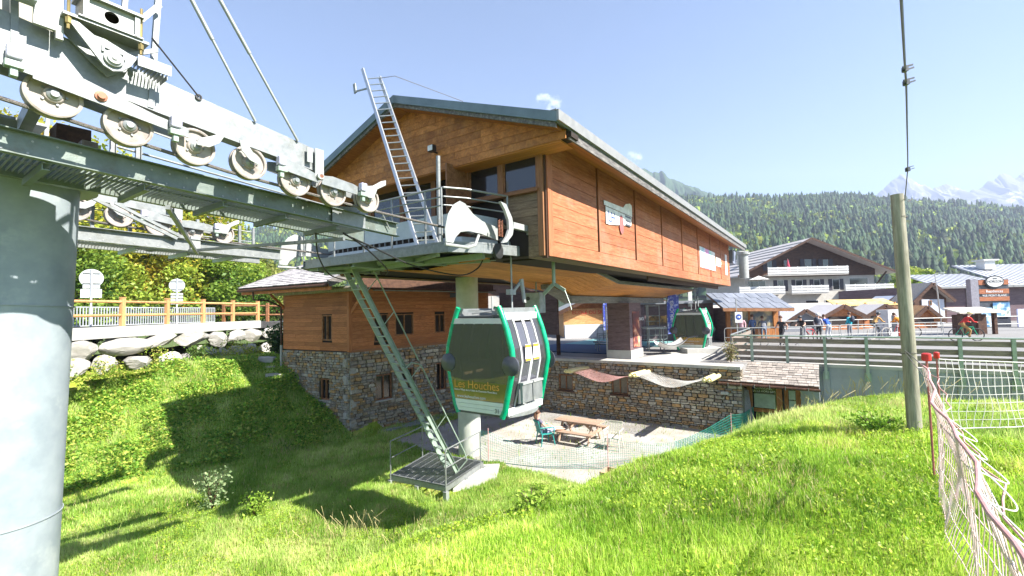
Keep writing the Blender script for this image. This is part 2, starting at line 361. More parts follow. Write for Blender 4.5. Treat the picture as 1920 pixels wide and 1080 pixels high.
def grid_mesh(name, xs, ys, zf, mat, attrs=None, kind='structure', smooth=True):
    X, Y = np.meshgrid(xs, ys); Z = zf(X, Y); nx, ny = len(xs), len(ys)
    v = np.stack([X, Y, Z], -1).reshape(-1, 3)
    i = np.arange((nx-1)*(ny-1)); r = i//(nx-1); c = i % (nx-1); a0 = r*nx+c
    f = np.stack([a0, a0+1, a0+nx+1, a0+nx], 1)
    me = np_mesh(name, v, f, mat)
    if smooth: me.shade_smooth()
    if attrs:
        for k, fn in attrs.items():
            at = me.attributes.new(k, 'FLOAT', 'POINT'); at.data.foreach_set('value', fn(X, Y).reshape(-1).astype(np.float32))
    o = bpy.data.objects.new(name, me); COL.objects.link(o); o['kind'] = kind; return o
def np_mesh(name, v, f, mat, col=None):
    me = bpy.data.meshes.new(name); v = np.asarray(v, np.float32); f = np.asarray(f, np.int32); k = f.shape[1]
    me.vertices.add(len(v)); me.vertices.foreach_set('co', v.reshape(-1))
    me.loops.add(f.size); me.loops.foreach_set('vertex_index', f.reshape(-1))
    me.polygons.add(len(f)); me.polygons.foreach_set('loop_start', np.arange(0, f.size, k, dtype=np.int32))
    me.materials.append(mat)
    if col is not None:
        at = me.attributes.new('tint', 'FLOAT_COLOR', 'POINT'); c4 = np.ones((len(v), 4), np.float32); c4[:, :3] = col; at.data.foreach_set('color', c4.reshape(-1))
    me.update(calc_edges=True); return me
def npobj(name, v, f, mat, col=None, parent=None, label=None, cat=None, group=None, kind=None, origin=None):
    v = np.asarray(v, np.float32)
    if origin is None: origin = (float(v[:, 0].mean()), float(v[:, 1].mean()), float(v[:, 2].min()))
    me = np_mesh(name, v-np.array(origin, np.float32), f, mat, col); o = bpy.data.objects.new(name, me); COL.objects.link(o); WL[o.name] = V3(origin)
    o.location = V3(origin)
    if parent is not None: o.parent = parent; o.location = V3(origin)-WL[parent.name]
    return props(o, label, cat, group, kind)

# meadow soil material: dry grass floor, gravel by mask
mt, t, b, N, L = nodes('meadow_floor'); b.inputs['Roughness'].default_value = .95; b.inputs['Specular IOR Level'].default_value = .1
g = N('NewGeometry'); n1 = N('TexNoise'); n1.inputs['Scale'].default_value = 1.3; n1.inputs['Detail'].default_value = 9; n1.inputs['Roughness'].default_value = .7; L(g.outputs['Position'], n1.inputs[0])
r1 = ramp(N, [(.35, (.14,.22,.02)), (.5, (.26,.34,.04)), (.66, (.42,.38,.13))]); L(n1.outputs[0], r1.inputs[0])
n2 = N('TexNoise'); n2.inputs['Scale'].default_value = 55; n2.inputs['Detail'].default_value = 4; L(g.outputs['Position'], n2.inputs[0])
r2m = ramp(N, [(.3, (.22,.21,.20)), (.5, (.43,.42,.40)), (.7, (.60,.59,.57))]); L(n2.outputs[0], r2m.inputs[0])
n5 = N('TexNoise'); n5.inputs['Scale'].default_value = .9; n5.inputs['Detail'].default_value = 6; L(g.outputs['Position'], n5.inputs[0])
r5 = ramp(N, [(.42, (.86,.82,.76)), (.6, (1, 1, 1))]); L(n5.outputs[0], r5.inputs[0]); m5 = N('MixRGB', blend_type='MULTIPLY'); m5.inputs[0].default_value = 1; L(r2m.outputs[0], m5.inputs[1]); L(r5.outputs[0], m5.inputs[2])
at = N('Attribute'); at.attribute_name = 'gravel'; ad = N('Math', operation='ADD'); L(at.outputs['Fac'], ad.inputs[0])
n3 = N('TexNoise'); n3.inputs['Scale'].default_value = 4; n3.inputs['Detail'].default_value = 8; n3.inputs['Roughness'].default_value = .75; L(g.outputs['Position'], n3.inputs[0])
mrr = N('MapRange', _3=-.45, _4=.45); L(n3.outputs[0], mrr.inputs[0]); L(mrr.outputs[0], ad.inputs[1])
rm = ramp(N, [(.42, (0, 0, 0)), (.58, (1, 1, 1))]); L(ad.outputs[0], rm.inputs[0])
mx = N('MixRGB'); L(rm.outputs[0], mx.inputs[0]); L(r1.outputs[0], mx.inputs[1]); L(m5.outputs[0], mx.inputs[2]); L(mx.outputs[0], b.inputs['Base Color'])
bp = N('Bump'); bp.inputs['Strength'].default_value = .7; bp.inputs['Distance'].default_value = .03; L(n2.outputs[0], bp.inputs['Height']); L(bp.outputs[0], b.inputs['Normal'])
meadow = mt
def zground(X, Y):
    Z = Hn(X, Y); a = X*AX.x+Y*AX.y; l = X*BX.x+Y*BX.y
    # under the terrace, plaza and road the soil stops below their paving
    Z = np.where((a > 19.9) & (l < -2.6), 1.6, Z); Z = np.where((a > 21.9) & (l >= -2.6), 1.2, Z)
    return Z
grid_mesh('meadow', np.linspace(-24, 24, 241), np.linspace(-4, 34, 191), zground, meadow, {'gravel': gravel})
far_g = plain('valley_ground', (.12,.16,.05), .95, 0, (.07,.10,.03), .05, .8, src='World', spec=.1)
mb = MB('W'); mb._a([(-1500, -700, -.4), (2700, -700, -.4), (2700, 2250, -.4), (-1500, 2250, -.4)], [(0, 1, 2, 3)])
obj('valley_floor', mb, far_g, kind='structure')
# terrace and plaza paving (one slab, top at 2.55)
mb = MB(); pts = [(19.75, -15.3), (19.75, -2.75), (21.75, -2.75), (21.75, 30), (110, 30), (110, -60), (26, -60), (24, -15.3)]
mb.prism([(a, l, 2.25) for a, l in pts], (0, 0, .3)); obj('plaza', mb, plazam, kind='structure')
# upper road on the left
mb = MB('W'); mb.prism([(-15.6, 10, 4.25), (-14.6, 26.5, 4.25), (-10.6, 27.5, 4.1), (-4, 60, 4.0), (-90, 60, 4.0), (-90, 10, 4.4)], (0, 0, .35)); obj('road', mb, asph, kind='structure')

# ------------------------------------------------------------------ grass
_vt = np.random.default_rng(99).random((257, 257))
def vn(x, y, s):
    x = np.asarray(x)*s+100.3; y = np.asarray(y)*s+57.1; xi = np.floor(x).astype(int); yi = np.floor(y).astype(int); fx = x-xi; fy = y-yi; fx = fx*fx*(3-2*fx); fy = fy*fy*(3-2*fy); a_ = xi % 256; b_ = yi % 256
    return (_vt[a_, b_]*(1-fx)+_vt[a_+1, b_]*fx)*(1-fy)+(_vt[a_, b_+1]*(1-fx)+_vt[a_+1, b_+1]*fx)*fy
def fbm(x, y, s): return .5*vn(x, y, s)+.3*vn(x, y, s*2.3)+.2*vn(x, y, s*5.1)
def blades(n, xr, yr, hmin, hmax, wid, palette, dens=None, seed=1, lean=.55, nseg=1):
    g_ = np.random.default_rng(seed); x = g_.uniform(*xr, n); y = g_.uniform(*yr, n)
    if dens is not None: k = g_.random(n) < dens(x, y); x = x[k]; y = y[k]
    n = len(x); z = Hn(x, y)
    patch = np.clip((fbm(x, y, .9)-.5)*2.2+.5, 0, 1); p2 = np.clip((fbm(x+31, y-17, 2.6)-.5)*2.6+.5, 0, 1); fine = g_.random(n)
    h = (hmin+(hmax-hmin)*(.5*p2**2+.5*fine**1.8))*(1+.9*(g_.random(n) < .02)); ph = g_.uniform(0, 6.283, n); ln = h*g_.uniform(.15, lean, n); pl = ph+g_.normal(0, .8, n)
    wx = np.cos(ph)*wid*.5; wy = np.sin(ph)*wid*.5; lx = -np.sin(pl)*ln; ly = np.cos(pl)*ln
    v = np.zeros((n, 5, 3), np.float32)
    v[:, 0] = np.stack([x-wx, y-wy, z-.02], 1); v[:, 1] = np.stack([x+wx, y+wy, z-.02], 1)
    v[:, 2] = np.stack([x+wx*.8+lx*.35, y+wy*.8+ly*.35, z+h*.6], 1); v[:, 3] = np.stack([x-wx*.8+lx*.35, y-wy*.8+ly*.35, z+h*.6], 1)
    v[:, 4] = np.stack([x+lx, y+ly, z+h*(1-.25*ln/h)], 1)
    i = np.arange(n)[:, None]*5; f = np.concatenate([i+np.array([[0, 1, 2]]), i+np.array([[0, 2, 3]]), i+np.array([[3, 2, 4]])], 0) if nseg == 3 else i+np.array([[0, 1, 4]])
    pal = np.array(palette, np.float32); t_ = np.clip(.50*patch+.22*p2+.38*g_.random(n)-.05+g_.normal(0, .06, n), 0, .999)*(len(pal)-1); k0 = t_.astype(int); fr = (t_-k0)[:, None]
    c = pal[k0]*(1-fr)+pal[np.minimum(k0+1, len(pal)-1)]*fr; c *= g_.uniform(.72, 1.15, (n, 1))*(.80+.35*patch[:, None]); dry = (g_.random(n) < .05+.16*(fbm(x-9, y+4, 1.4) > .60)); c[dry] = np.array([.66, .56, .28])*g_.uniform(.7, 1.1, (dry.sum(), 1))
    return v.reshape(-1, 3), f, np.repeat(c, 5, 0)
def leaves(n, xr, yr, zf, size, palette, dens=None, seed=3, flat=.5):
    g_ = np.random.default_rng(seed); x = g_.uniform(*xr, n); y = g_.uniform(*yr, n)
    if dens is not None: k = g_.random(n) < dens(x, y); x = x[k]; y = y[k]
    n = len(x); z = zf(x, y, g_); return leafquads(np.stack([x, y, z], 1), size, palette, g_, flat)
def leafquads(P, size, palette, g_, flat=.5, cvar=None):
    n = len(P); nrm = g_.normal(0, 1, (n, 3)); nrm[:, 2] = np.abs(nrm[:, 2])+flat; nrm /= np.linalg.norm(nrm, axis=1)[:, None]
    u = np.cross(nrm, g_.normal(0, 1, (n, 3))); u /= np.linalg.norm(u, axis=1)[:, None]; w_ = np.cross(nrm, u)
    s = (size*g_.uniform(.6, 1.3, n))[:, None]
    v = np.stack([P-u*s*.5, P+w_*s*.33+u*s*.05, P+u*s*.6-nrm*s*.1, P-w_*s*.33+u*s*.05], 1).astype(np.float32)
    f = np.arange(n*4).reshape(-1, 4); pal = np.array(palette, np.float32)
    t_ = np.clip(g_.random(n) if cvar is None else cvar+g_.normal(0, .13, n), 0, .999)*(len(pal)-1); k0 = t_.astype(int); fr = (t_-k0)[:, None]
    c = (pal[k0]*(1-fr)+pal[np.minimum(k0+1, len(pal)-1)]*fr)*g_.uniform(.75, 1.2, (n, 1))
    return v.reshape(-1, 3), f, np.repeat(c, 4, 0)
leaf_a = leafmat('leaf_by_tint', attr='tint', trans=.42)
grass_m = leafmat('grass_by_tint', attr='tint', trans=.45, rough=.45, spec=.35)
GP = [(.16,.34,.03), (.27,.49,.045), (.42,.64,.075), (.56,.72,.12), (.70,.70,.24)]
GP2 = [(.20,.39,.05), (.33,.54,.08), (.50,.65,.17), (.68,.68,.32)]
def not_gravel(x, y):
    a, l = x*AX.x+y*AX.y, x*BX.x+y*BX.y
    gm = gravel(x, y); fr = .5+.5*np.sin(x*3.1+1.7*np.sin(y*2.3))*np.sin(y*2.9+x)
    k = np.where(gm > .45+.35*fr, .012, 1.0)
    k = np.where((a > 19.3) & (l > -16) & (l < -2.4), 0, k); k = np.where((a > 21.45), 0, k)
    k = np.where((a > 20.6) & (l < 0), 0, k)
    k = np.where((a > 11.4) & (l < -15.6) & (x > -10.9), .1, k)
    k = np.where((a > 8.9) & (a < 11) & (l > -10.7) & (l < -8.6), .15, k)      # under the grating
    return k*(x > -15.4)
def view(x, y): return ((y > .6) & (np.abs(x)/np.maximum(y, .1) < 1.28)).astype(float)
def ring(r0, r1): return lambda x, y: not_gravel(x, y)*view(x, y)*((np.hypot(x, y) >= r0) & (np.hypot(x, y) < r1))
for i, (n, r0, r1, hm, hM, wd, P_, xr, yr) in enumerate([
        (300000, .5, 5, .03, .15, .006, GP, (-6.5, 6.5), (.5, 5)), (430000, 5, 9, .04, .17, .009, GP, (-9, 9), (2, 9)),
        (600000, 9, 15, .05, .20, .021, GP2, (-13.5, 14), (5, 15)), (380000, 15, 26, .05, .22, .032, GP2, (-15.5, 16), (9, 22))]):
    v, f, c = blades(n, xr, yr, hm, hM, wd, P_, ring(r0, r1), 20+i, nseg=3 if i < 2 else 1)
    npobj('grass', v, f, grass_m, c, label=['nearest short bright grass on the bank before the camera', 'grass across the middle of the near bank', 'long pale grass around the stair landing and hollow', 'far grass below the boulder wall and ramp'][i], cat='grass', kind='stuff')
# clover and weeds on the near bank
def wd(x, y):
    pt = np.sin(x*1.3+3*np.sin(y*.7))*np.sin(y*1.1+2*np.sin(x*.9)); return not_gravel(x, y)*view(x, y)*(pt > .25)
v, f, c = leaves(150000, (-9, 9), (1.2, 12), lambda x, y, g_: Hn(x, y)+g_.uniform(.01, .12, len(x)), .035, [(.18,.32,.02), (.32,.46,.03), (.48,.56,.07)], wd, 5)
npobj('clover', v, f, leaf_a, c, label='patches of broad leaved clover among the grass', cat='weeds', kind='stuff')
# leafy ground cover on the left bank
def gc(x, y):
    e = (x+6.5)*-.638+(y-17.8)*.77; a, l = x*AX.x+y*AX.y, x*BX.x+y*BX.y
    inside = (a > 11.35) & (l > -20.4) & (x > -10.5+0*(y)) & (e > -10) & (l > -15.9-(4.4)) & ((x+6.62)*.5+(y-18.44)*.866 > 0)
    return ((e > .2) & (e < 6.3) & (x > -15.6) & (y < 22.5) & ~inside).astype(float)
v, f, c = leaves(90000, (-16, -6), (11, 23), lambda x, y, g_: Hn(x, y)+g_.uniform(.02, .34, len(x))*(.5+.5*np.sin(x*3+np.sin(y*4))), .10, [(.10,.24,.025), (.20,.40,.045), (.36,.52,.07), (.58,.56,.12)], gc, 6)
npobj('ground_cover', v, f, leaf_a, c, label='leafy green ground cover on the bank beside the stone hut', cat='ground cover', kind='stuff')

# ------------------------------------------------------------------ shrubs and plants
def shrub(name, cx, cy, r, h, n, pal, label, cat='shrub', size=.07, stems=6, z=None, group=None, flat=.2):
    z0 = Hs(cx, cy) if z is None else z; rt_ = root(name, (cx, cy, z0-.03), label, cat, group); g_ = np.random.default_rng(int(abs(cx*131+cy*17)*10) % 99999)
    mb = MB('W'); tips = []
    for i in range(stems):
        an = i*2.4; q = V3((cx+math.cos(an)*r*.6*g_.uniform(.4, 1), cy+math.sin(an)*r*.6*g_.uniform(.4, 1), z0+h*g_.uniform(.65, 1))); tips.append(q)
        mb.tube([(cx, cy, z0-.05), (cx*.6+q.x*.4, cy*.6+q.y*.4, z0+h*.45), q], [.012, .009, .004], 5)
    obj('stems', mb, w_dark, rt_)
    T = np.array([list(q) for q in tips]); k = g_.integers(0, stems, n); tt = g_.uniform(.15, 1.05, n)[:, None]
    P = np.array([[cx, cy, z0]])*(1-tt)+T[k]*tt+g_.normal(0, 1, (n, 3))*np.array([r*.22, r*.22, h*.06])
    v, f, c = leafquads(P, size, pal, g_, flat); npobj('leaves', v, f, leaf_a, c, parent=rt_)
    return rt_
LG = [(.14,.28,.02), (.28,.44,.05), (.44,.56,.10)]
shrub('sapling', -7.9, 12.0, .55, 1.25, 500, [(.16,.26,.10), (.30,.40,.18), (.42,.50,.26)], 'young sapling with pale upright leafy shoots before the shaded bank', 'sapling', .075, 9)
shrub('shrub', -6.4, 11.3, .5, .6, 500, LG, 'low leafy shrub right of the pale sapling', size=.07)
shrub('shrub', 1.0, 9.75, .42, .35, 900, LG, 'broad leafy bush between the landing and the wooden box', size=.07, stems=12)
shrub('shrub', -1.1, 7.1, .6, .38, 900, [(.14,.24,.04), (.26,.36,.09), (.36,.44,.14)], 'tall weeds in the pale grass before the metal landing', size=.06, stems=16)
shrub('shrub', .6, 12.5, .25, .25, 250, LG, 'small yellow green weed at the gravel edge', size=.06)
shrub('shrub', .2, 5.4, .35, .22, 500, LG, 'dark clump of weeds near the bottom edge of the meadow', size=.05, stems=10)
shrub('shrub', 5.5, 7.0, .5, .28, 900, [(.14,.30,.02), (.24,.42,.04), (.38,.54,.06)], 'dark green weed clump on the bank left of the wooden pole', size=.05, stems=14)
shrub('shrub', -11.9, 23.2, 1.0, 1.5, 2600, [(.02,.06,.02), (.05,.11,.03), (.09,.17,.04)], 'dark shrub growing between the boulders and the hut drainpipe', size=.12, stems=12, z=3.0)
shrub('shrub', -14.2, 20.5, .6, .8, 900, [(.07,.14,.03), (.14,.22,.04)], 'shrub growing out of the boulders at the wall corner', size=.09, stems=10, z=2.9)
for i, (a, l, lb) in enumerate([(21.0, -3.35, 'dry reddish stalks climbing the rail end above the shingle canopy')]):
    P = S(a, l, 0); shrub('dry_plant', P.x, P.y, .45, .95, 500, [(.22,.20,.10), (.34,.28,.14), (.20,.26,.08)], lb, 'plant', .07, 12, z=2.55)
# tall dry grass heads
def stalks(cx, cy, r, n, h, label):
    g_ = np.random.default_rng(int(abs(cx*77)*9) % 9999); mb = MB('W')
    for i in range(n):
        x = cx+g_.normal(0, r); y = cy+g_.normal(0, r*.6); z = Hs(x, y); hh = h*g_.uniform(.6, 1.1); dx = g_.normal(0, .12); dy = g_.normal(0, .08)
        mb.tube([(x, y, z), (x+dx*.4, y+dy*.4, z+hh*.6), (x+dx*1.3, y+dy, z+hh)], [.003, .003, .006], 3)
    return obj('tall_grass', mb, straw, label=label, cat='grass', kind='stuff')
straw = plain('straw', (.50,.42,.20), .8)
stalks(-3.6, 10.3, .7, 60, .55, 'dry seed stalks left of the metal landing'); stalks(6.9, 10.0, .55, 60, .5, 'dry stalks on the crest before the doorway'); stalks(8.6, 9.6, .7, 60, .5, 'thin stalks on the crest before the concrete wall'); stalks(-2.0, 9.4, .6, 50, .5, 'feathery stalks below the metal landing')

# ------------------------------------------------------------------ trees
def tree(name, cx, cy, z0, h, r, n, pal, label, trunk=.16, size=.2, base=.25, group=None, clumps=26, squash=1.0):
    rt_ = root(name, (cx, cy, z0), label, 'tree', group); g_ = np.random.default_rng(int(abs(cx*131+cy*17)*10) % 99999)
    mb = MB('W'); mb.tube([(cx, cy, z0-.2), (cx+.1, cy, z0+h*.4), (cx, cy+.1, z0+h*.85)], [trunk, trunk*.7, trunk*.2], 8)
    C_ = []
    for i in range(clumps):
        t_ = (i+.5)/clumps; zz = z0+h*(base+(1-base)*t_*.95); rr = r*math.sin(math.pi*min(1, .18+.80*t_))**.7*g_.uniform(.35, 1.0); an = i*2.4+g_.uniform(-.4, .4)
        q = V3((cx+math.cos(an)*rr, cy+math.sin(an)*rr, zz)); C_.append(q)
        mb.tube([(cx, cy, zz-h*.12), (cx*.5+q.x*.5, cy*.5+q.y*.5, zz-h*.05), q], [trunk*.3, trunk*.18, .015], 5)
    obj('trunk', mb, bark, rt_, smooth=True)
    T = np.array([list(q) for q in C_]); k = g_.integers(0, clumps, n); dirs = g_.normal(0, 1, (n, 3)); dirs /= np.linalg.norm(dirs, axis=1)[:, None]
    rad = r*.40*g_.random(n)**.45*g_.uniform(.7, 1.25, clumps)[k]
    P = T[k]+dirs*rad[:, None]*np.array([1, 1, .75*squash])
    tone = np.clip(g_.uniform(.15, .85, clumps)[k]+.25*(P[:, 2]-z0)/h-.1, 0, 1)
    v, f, c = leafquads(P, size, pal, g_, .3, tone); npobj('crown', v, f, leaf_a, c, parent=rt_)
    return rt_
bark = plain('bark', (.14,.10,.07), .95, 0, (.07,.05,.035), 8, .8, .8, 20)
AUT = [(.08,.15,.02), (.20,.29,.03), (.38,.40,.05), (.56,.48,.06), (.62,.36,.06)]
GRN = [(.05,.11,.02), (.12,.22,.03), (.24,.35,.045), (.40,.48,.07)]
tree('broadleaf_tree', -27, 25.5, 4.2, 11.8, 5.2, 26000, AUT, 'tall yellowing tree behind the left catwalk, nearest the pylon', .25, .26, .1, clumps=34)
tree('broadleaf_tree', -22, 30.5, 4.2, 9.6, 4.3, 22000, AUT, 'yellow and orange tree seen below the last sheaves', .22, .26, .1, clumps=30)
tree('broadleaf_tree', -33, 32, 4.2, 12, 6, 16000, GRN, 'green tree at the left edge behind the pylon', .25, .32, .05, clumps=30)
tree('broadleaf_tree', -23.3, 24.2, 4.2, 4.6, 3.3, 15000, GRN, 'low green tree behind the left round road sign', .15, .2, .0, clumps=22)
tree('broadleaf_tree', -19.5, 29.5, 4.2, 5.0, 3.2, 12000, GRN, 'low bushy green tree right of the second road sign', .15, .22, .0, clumps=22)
tree('broadleaf_tree', -17.2, 33.5, 4.0, 3.9, 2.3, 8000, [(.10,.17,.04), (.20,.28,.06), (.36,.38,.10)], 'small pale yellow green tree left of the hut roof', .12, .2, .0, clumps=18)
tree('broadleaf_tree', -26.5, 46, 4.0, 7.5, 4.2, 9000, [(.08,.14,.03), (.18,.25,.05), (.34,.34,.09)], 'hazy yellow green tree behind the hut roof and horn', .16, .28, .0, clumps=20)
tree('broadleaf_tree', -19.5, 47, 4.0, 6.5, 3.4, 7000, [(.08,.15,.05), (.16,.24,.07), (.26,.32,.10)], 'grey green tree just left of the hut gutter pipe', .16, .26, .0, clumps=18)
tree('broadleaf_tree', 75, 84, 2.5, 8, 5, 8000, [(.08,.16,.02), (.22,.32,.04), (.36,.42,.06)], 'bright green tree right of the big chalet', .2, .5, .0, clumps=20)
tree('broadleaf_tree', 63.5, 72, 2.5, 6, 4, 7000, [(.12,.22,.02), (.28,.38,.04), (.40,.46,.06)], 'yellow green tree between the chalet and the wooden pole', .2, .45, .0, clumps=20)

# ------------------------------------------------------------------ hillside forest
def ridge_angle(x, y):
    px = x/np.maximum(y, 1.)           # tangent of the azimuth
    return np.interp(px, [-1.3, -.62, -.5, -.35, .1, .38, .75, .86, 1.0, 1.15, 1.6], [.22, .20, .205, .215, .235, .247, .243, .232, .218, .198, .17])
def hillz(x, y):
    r = np.hypot(x, y); dd = r/np.sqrt(1+(x/np.maximum(y, 1.))**2); # forward distance
    k = np.clip((dd-250)/(680-250), 0, 1.25); top = ridge_angle(x, y)*680+3-16
    z = 2.2+(top-2.2)*(.92*np.minimum(k, 1)+.08*np.minimum(k, 1)**2)-60*np.maximum(k-1, 0)
    return z+4*np.sin(x*.021+y*.013)*np.sin(y*.017+1)*np.clip(k*3, 0, 1)
forest_floor = plain('forest_floor', (.035,.055,.025), .95, 0, (.02,.03,.015), .08, .8, src='World', spec=.05)
grid_mesh('hillside', np.linspace(-1000, 1160, 200), np.linspace(240, 860, 80), lambda X, Y: hillz(X, Y), forest_floor)
def conifer(seed, lv=5, seg=5):
    g_ = np.random.default_rng(seed); v = []; f = []
    for i in range(lv):
        t0 = .10+.9*i/lv; t1 = min(1.0, t0+.9/lv*1.9); rr = .20*(1-t0)**.8+.02; n0 = len(v)
        v.append((0, 0, t1))
        for k in range(seg*2):
            an = k*math.pi/seg+g_.uniform(-.2, .2)+i; q = rr*(1 if k % 2 else .55)*g_.uniform(.75, 1.2)
            v.append((math.cos(an)*q, math.sin(an)*q, t0+g_.uniform(-.02, .02)-(.03 if k % 2 else -.02)))
        for k in range(seg*2): f.append((n0, n0+1+k, n0+1+(k+1) % (seg*2)))
    return np.array(v, np.float32), np.array(f, np.int32)
def blobt(seed):
    g_ = np.random.default_rng(seed); n = 48; P = g_.normal(0, 1, (n, 3)); P /= np.linalg.norm(P, axis=1)[:, None]; P *= g_.uniform(.6, 1, n)[:, None]; P = P*np.array([.32, .32, .42])+np.array([0, 0, .52])
    v, f, c = leafquads(P, .29, [(1, 1, 1), (1, 1, 1)], g_, .0); f3 = np.concatenate([f[:, [0, 1, 2]], f[:, [0, 2, 3]]]); return v, f3
TEMP = [conifer(i) for i in range(6)]; BL = [blobt(i) for i in range(4)]
def forest(name, n, xr, yr, seed, label, hmean=21, dmin=0, cond=None, dec=.15):
    g_ = np.random.default_rng(seed); x = g_.uniform(*xr, n); y = g_.uniform(*yr, n); k = (np.abs(x)/y < 1.35)
    if cond is not None: k &= cond(x, y)
    x, y = x[k], y[k]; z = hillz(x, y)-1; VV = []; FF = []; CC = []; off = 0
    cl = np.sin(x*.021+2*np.sin(y*.017))*np.sin(y*.028+1.3*np.sin(x*.019))+.5*np.sin(x*.06+y*.05)*np.sin(y*.08-x*.03)
    isd = (g_.random(len(x)) < np.where(cl > .18, dec*4.4, dec*1.0))
    typ = g_.integers(0, 6, len(x)); hh = hmean*(g_.uniform(.55, 1.05, len(x))+.45*fbm(x, y, .02))
    for T_, sel0 in [(TEMP, ~isd), (BL, isd)]:
        for ti, (tv, tf) in enumerate(T_):
            s = np.where(sel0 & (typ % len(T_) == ti))[0]
            if len(s) == 0: continue
            h_ = hh[s]*(.80 if T_ is BL else 1); an = g_.uniform(0, 6.28, len(s)); ca, sa = np.cos(an)[:, None], np.sin(an)[:, None]; wdt = (h_*g_.uniform(.8, 1.25, len(s))*(1.05 if T_ is BL else 1))[:, None]
            X = x[s][:, None]+(tv[None, :, 0]*ca-tv[None, :, 1]*sa)*wdt; Y = y[s][:, None]+(tv[None, :, 0]*sa+tv[None, :, 1]*ca)*wdt; Z = z[s][:, None]+tv[None, :, 2]*h_[:, None]
            nv = len(tv); VV.append(np.stack([X, Y, Z], -1).reshape(-1, 3)); FF.append((tf[None]+(off+np.arange(len(s))*nv)[:, None, None]).reshape(-1, 3)); off += nv*len(s)
            if T_ is TEMP: c0 = np.array([.030, .058, .028])*g_.uniform(.4, 2.0, (len(s), 1))+np.array([.012, .01, -.004])*g_.random((len(s), 1))
            else: c0 = np.array([.17, .26, .045])*g_.uniform(.45, 1.5, (len(s), 1))+np.array([.10, .06, 0])*g_.random((len(s), 1))
            CC.append(np.repeat(c0, nv, 0))
    return npobj(name, np.concatenate(VV), np.concatenate(FF), forest_m, np.concatenate(CC), label=label, cat='forest', kind='stuff')
forest_m = leafmat('forest_by_tint', attr='tint', trans=.12, rough=.7, spec=.15)
forest('forest', 15500, (60, 950), (270, 715), 41, 'dark conifer forest with yellow green patches on the slope behind the chalets', 19, cond=lambda x, y: x/y > -.1)
forest('forest', 6500, (-800, 60), (270, 715), 42, 'bluish conifer forest seen behind the left catwalk and the hut', 19, cond=lambda x, y: x/y <= .1)
# single edge trees of the wood that stand out at the foot of the slope
def lone_conifer(x, y, h, label):
    r_ = root('conifer_tree', (x, y, hillz(np.array([x]), np.array([y]))[0]), label, 'tree', 'conifers at the foot of the forest'); z = WL[r_.name].z
    mb = MB('W'); mb.cyl((x, y, z-1), (x, y, z+h*.9), .25, .05, 6); obj('trunk', mb, bark, r_)
    tv, tf = conifer(int(x), 8, 8); V_ = tv*np.array([h, h, h])+np.array([x, y, z]); npobj('crown', V_, tf, forest_m, np.repeat(np.array([[.035, .06, .03]]), len(V_), 0), parent=r_)
for i, (px_, y, h) in enumerate([(.46, 262, 17), (.50, 266, 20), (.56, 258, 15), (.805, 262, 14), (.83, 266, 18), (.865, 260, 15)]):
    lone_conifer(px_*y, y, h, ['first conifer right of the station roof end', 'tall conifer behind the chalet roof slope', 'conifer behind the chalet ridge', 'short conifer just right of the chalet', 'taller conifer right of the chalet eave', 'conifer hidden partly by the wooden pole'][i])
# mid mountain and the high snowy peaks
def ridge_mesh(name, pts, D, depth, mat, rough, seed, label_kind='structure'):
    g_ = np.random.default_rng(seed); tx = np.linspace(pts[0][0], pts[-1][0], 260); el = np.interp(tx, [p[0] for p in pts], [p[1] for p in pts])
    j = np.zeros_like(tx)
    for o_ in range(1, 7): j += np.interp(tx, np.linspace(tx[0], tx[-1], 9*2**o_), g_.normal(0, rough/2**o_, 9*2**o_))
    top = (el+j)*D+5; rows = 46; k = np.linspace(0, 1, rows)[:, None]
    X = tx[None]*D*(1-k*depth*.5); Yd = D*(1-k*depth)+0*X; Z = top[None]*(1-k)**1.15+2*k
    rg = np.zeros((rows, 260))
    for o_ in range(2, 6):
        n1, n2_ = 2**o_+2, 2**(o_+2); gg = g_.normal(0, 1, (n1, n2_)); yi = np.linspace(0, n1-1.01, rows); xi = np.linspace(0, n2_-1.01, 260)+2*np.sin(np.linspace(0, 9, rows))[:, None]*0
        y0 = yi.astype(int); x0 = np.clip(xi, 0, n2_-2).astype(int)
        fy = (yi-y0)[:, None]; fx = np.clip(xi, 0, n2_-1.01)-x0
        rg += ((gg[y0][:, x0[0] if x0.ndim > 1 else x0]*(1-(fx[0] if fx.ndim > 1 else fx))+gg[y0][:, (x0[0] if x0.ndim > 1 else x0)+1]*(fx[0] if fx.ndim > 1 else fx))*(1-fy)+gg[y0+1][:, x0[0] if x0.ndim > 1 else x0]*fy)/2**o_
    Yd = Yd-rg*D*.10*np.sin(np.pi*np.clip(k*1.2, 0, 1)); Z = Z+rg*D*.012*np.sin(np.pi*k)
    v = np.stack([X, Yd, Z], -1).reshape(-1, 3); i = np.arange((rows-1)*259); r_ = i//259; c_ = i % 259; a0 = r_*260+c_
    me = np_mesh(name, v, np.stack([a0, a0+1, a0+261, a0+260], 1), mat); o = bpy.data.objects.new(name, me); COL.objects.link(o); o['kind'] = label_kind; return o
mt, t, b, N, L = nodes('snowy_rock'); b.inputs['Roughness'].default_value = .9
g = N('NewGeometry'); sx = N('SeparateXYZ'); L(g.outputs['Position'], sx.inputs[0]); n1 = N('TexNoise'); n1.inputs['Scale'].default_value = .010; n1.inputs['Detail'].default_value = 9; n1.inputs['Roughness'].default_value = .7; L(g.outputs['Position'], n1.inputs[0])
r1 = ramp(N, [(.54, (.12,.125,.15)), (.64, (.52,.54,.58))]); L(n1.outputs[0], r1.inputs[0]); L(r1.outputs[0], b.inputs['Base Color']); snow = mt
mtn = plain('mountain_wood', (.06,.10,.05), .95, 0, (.035,.06,.035), .06, .8, src='World', spec=.05)
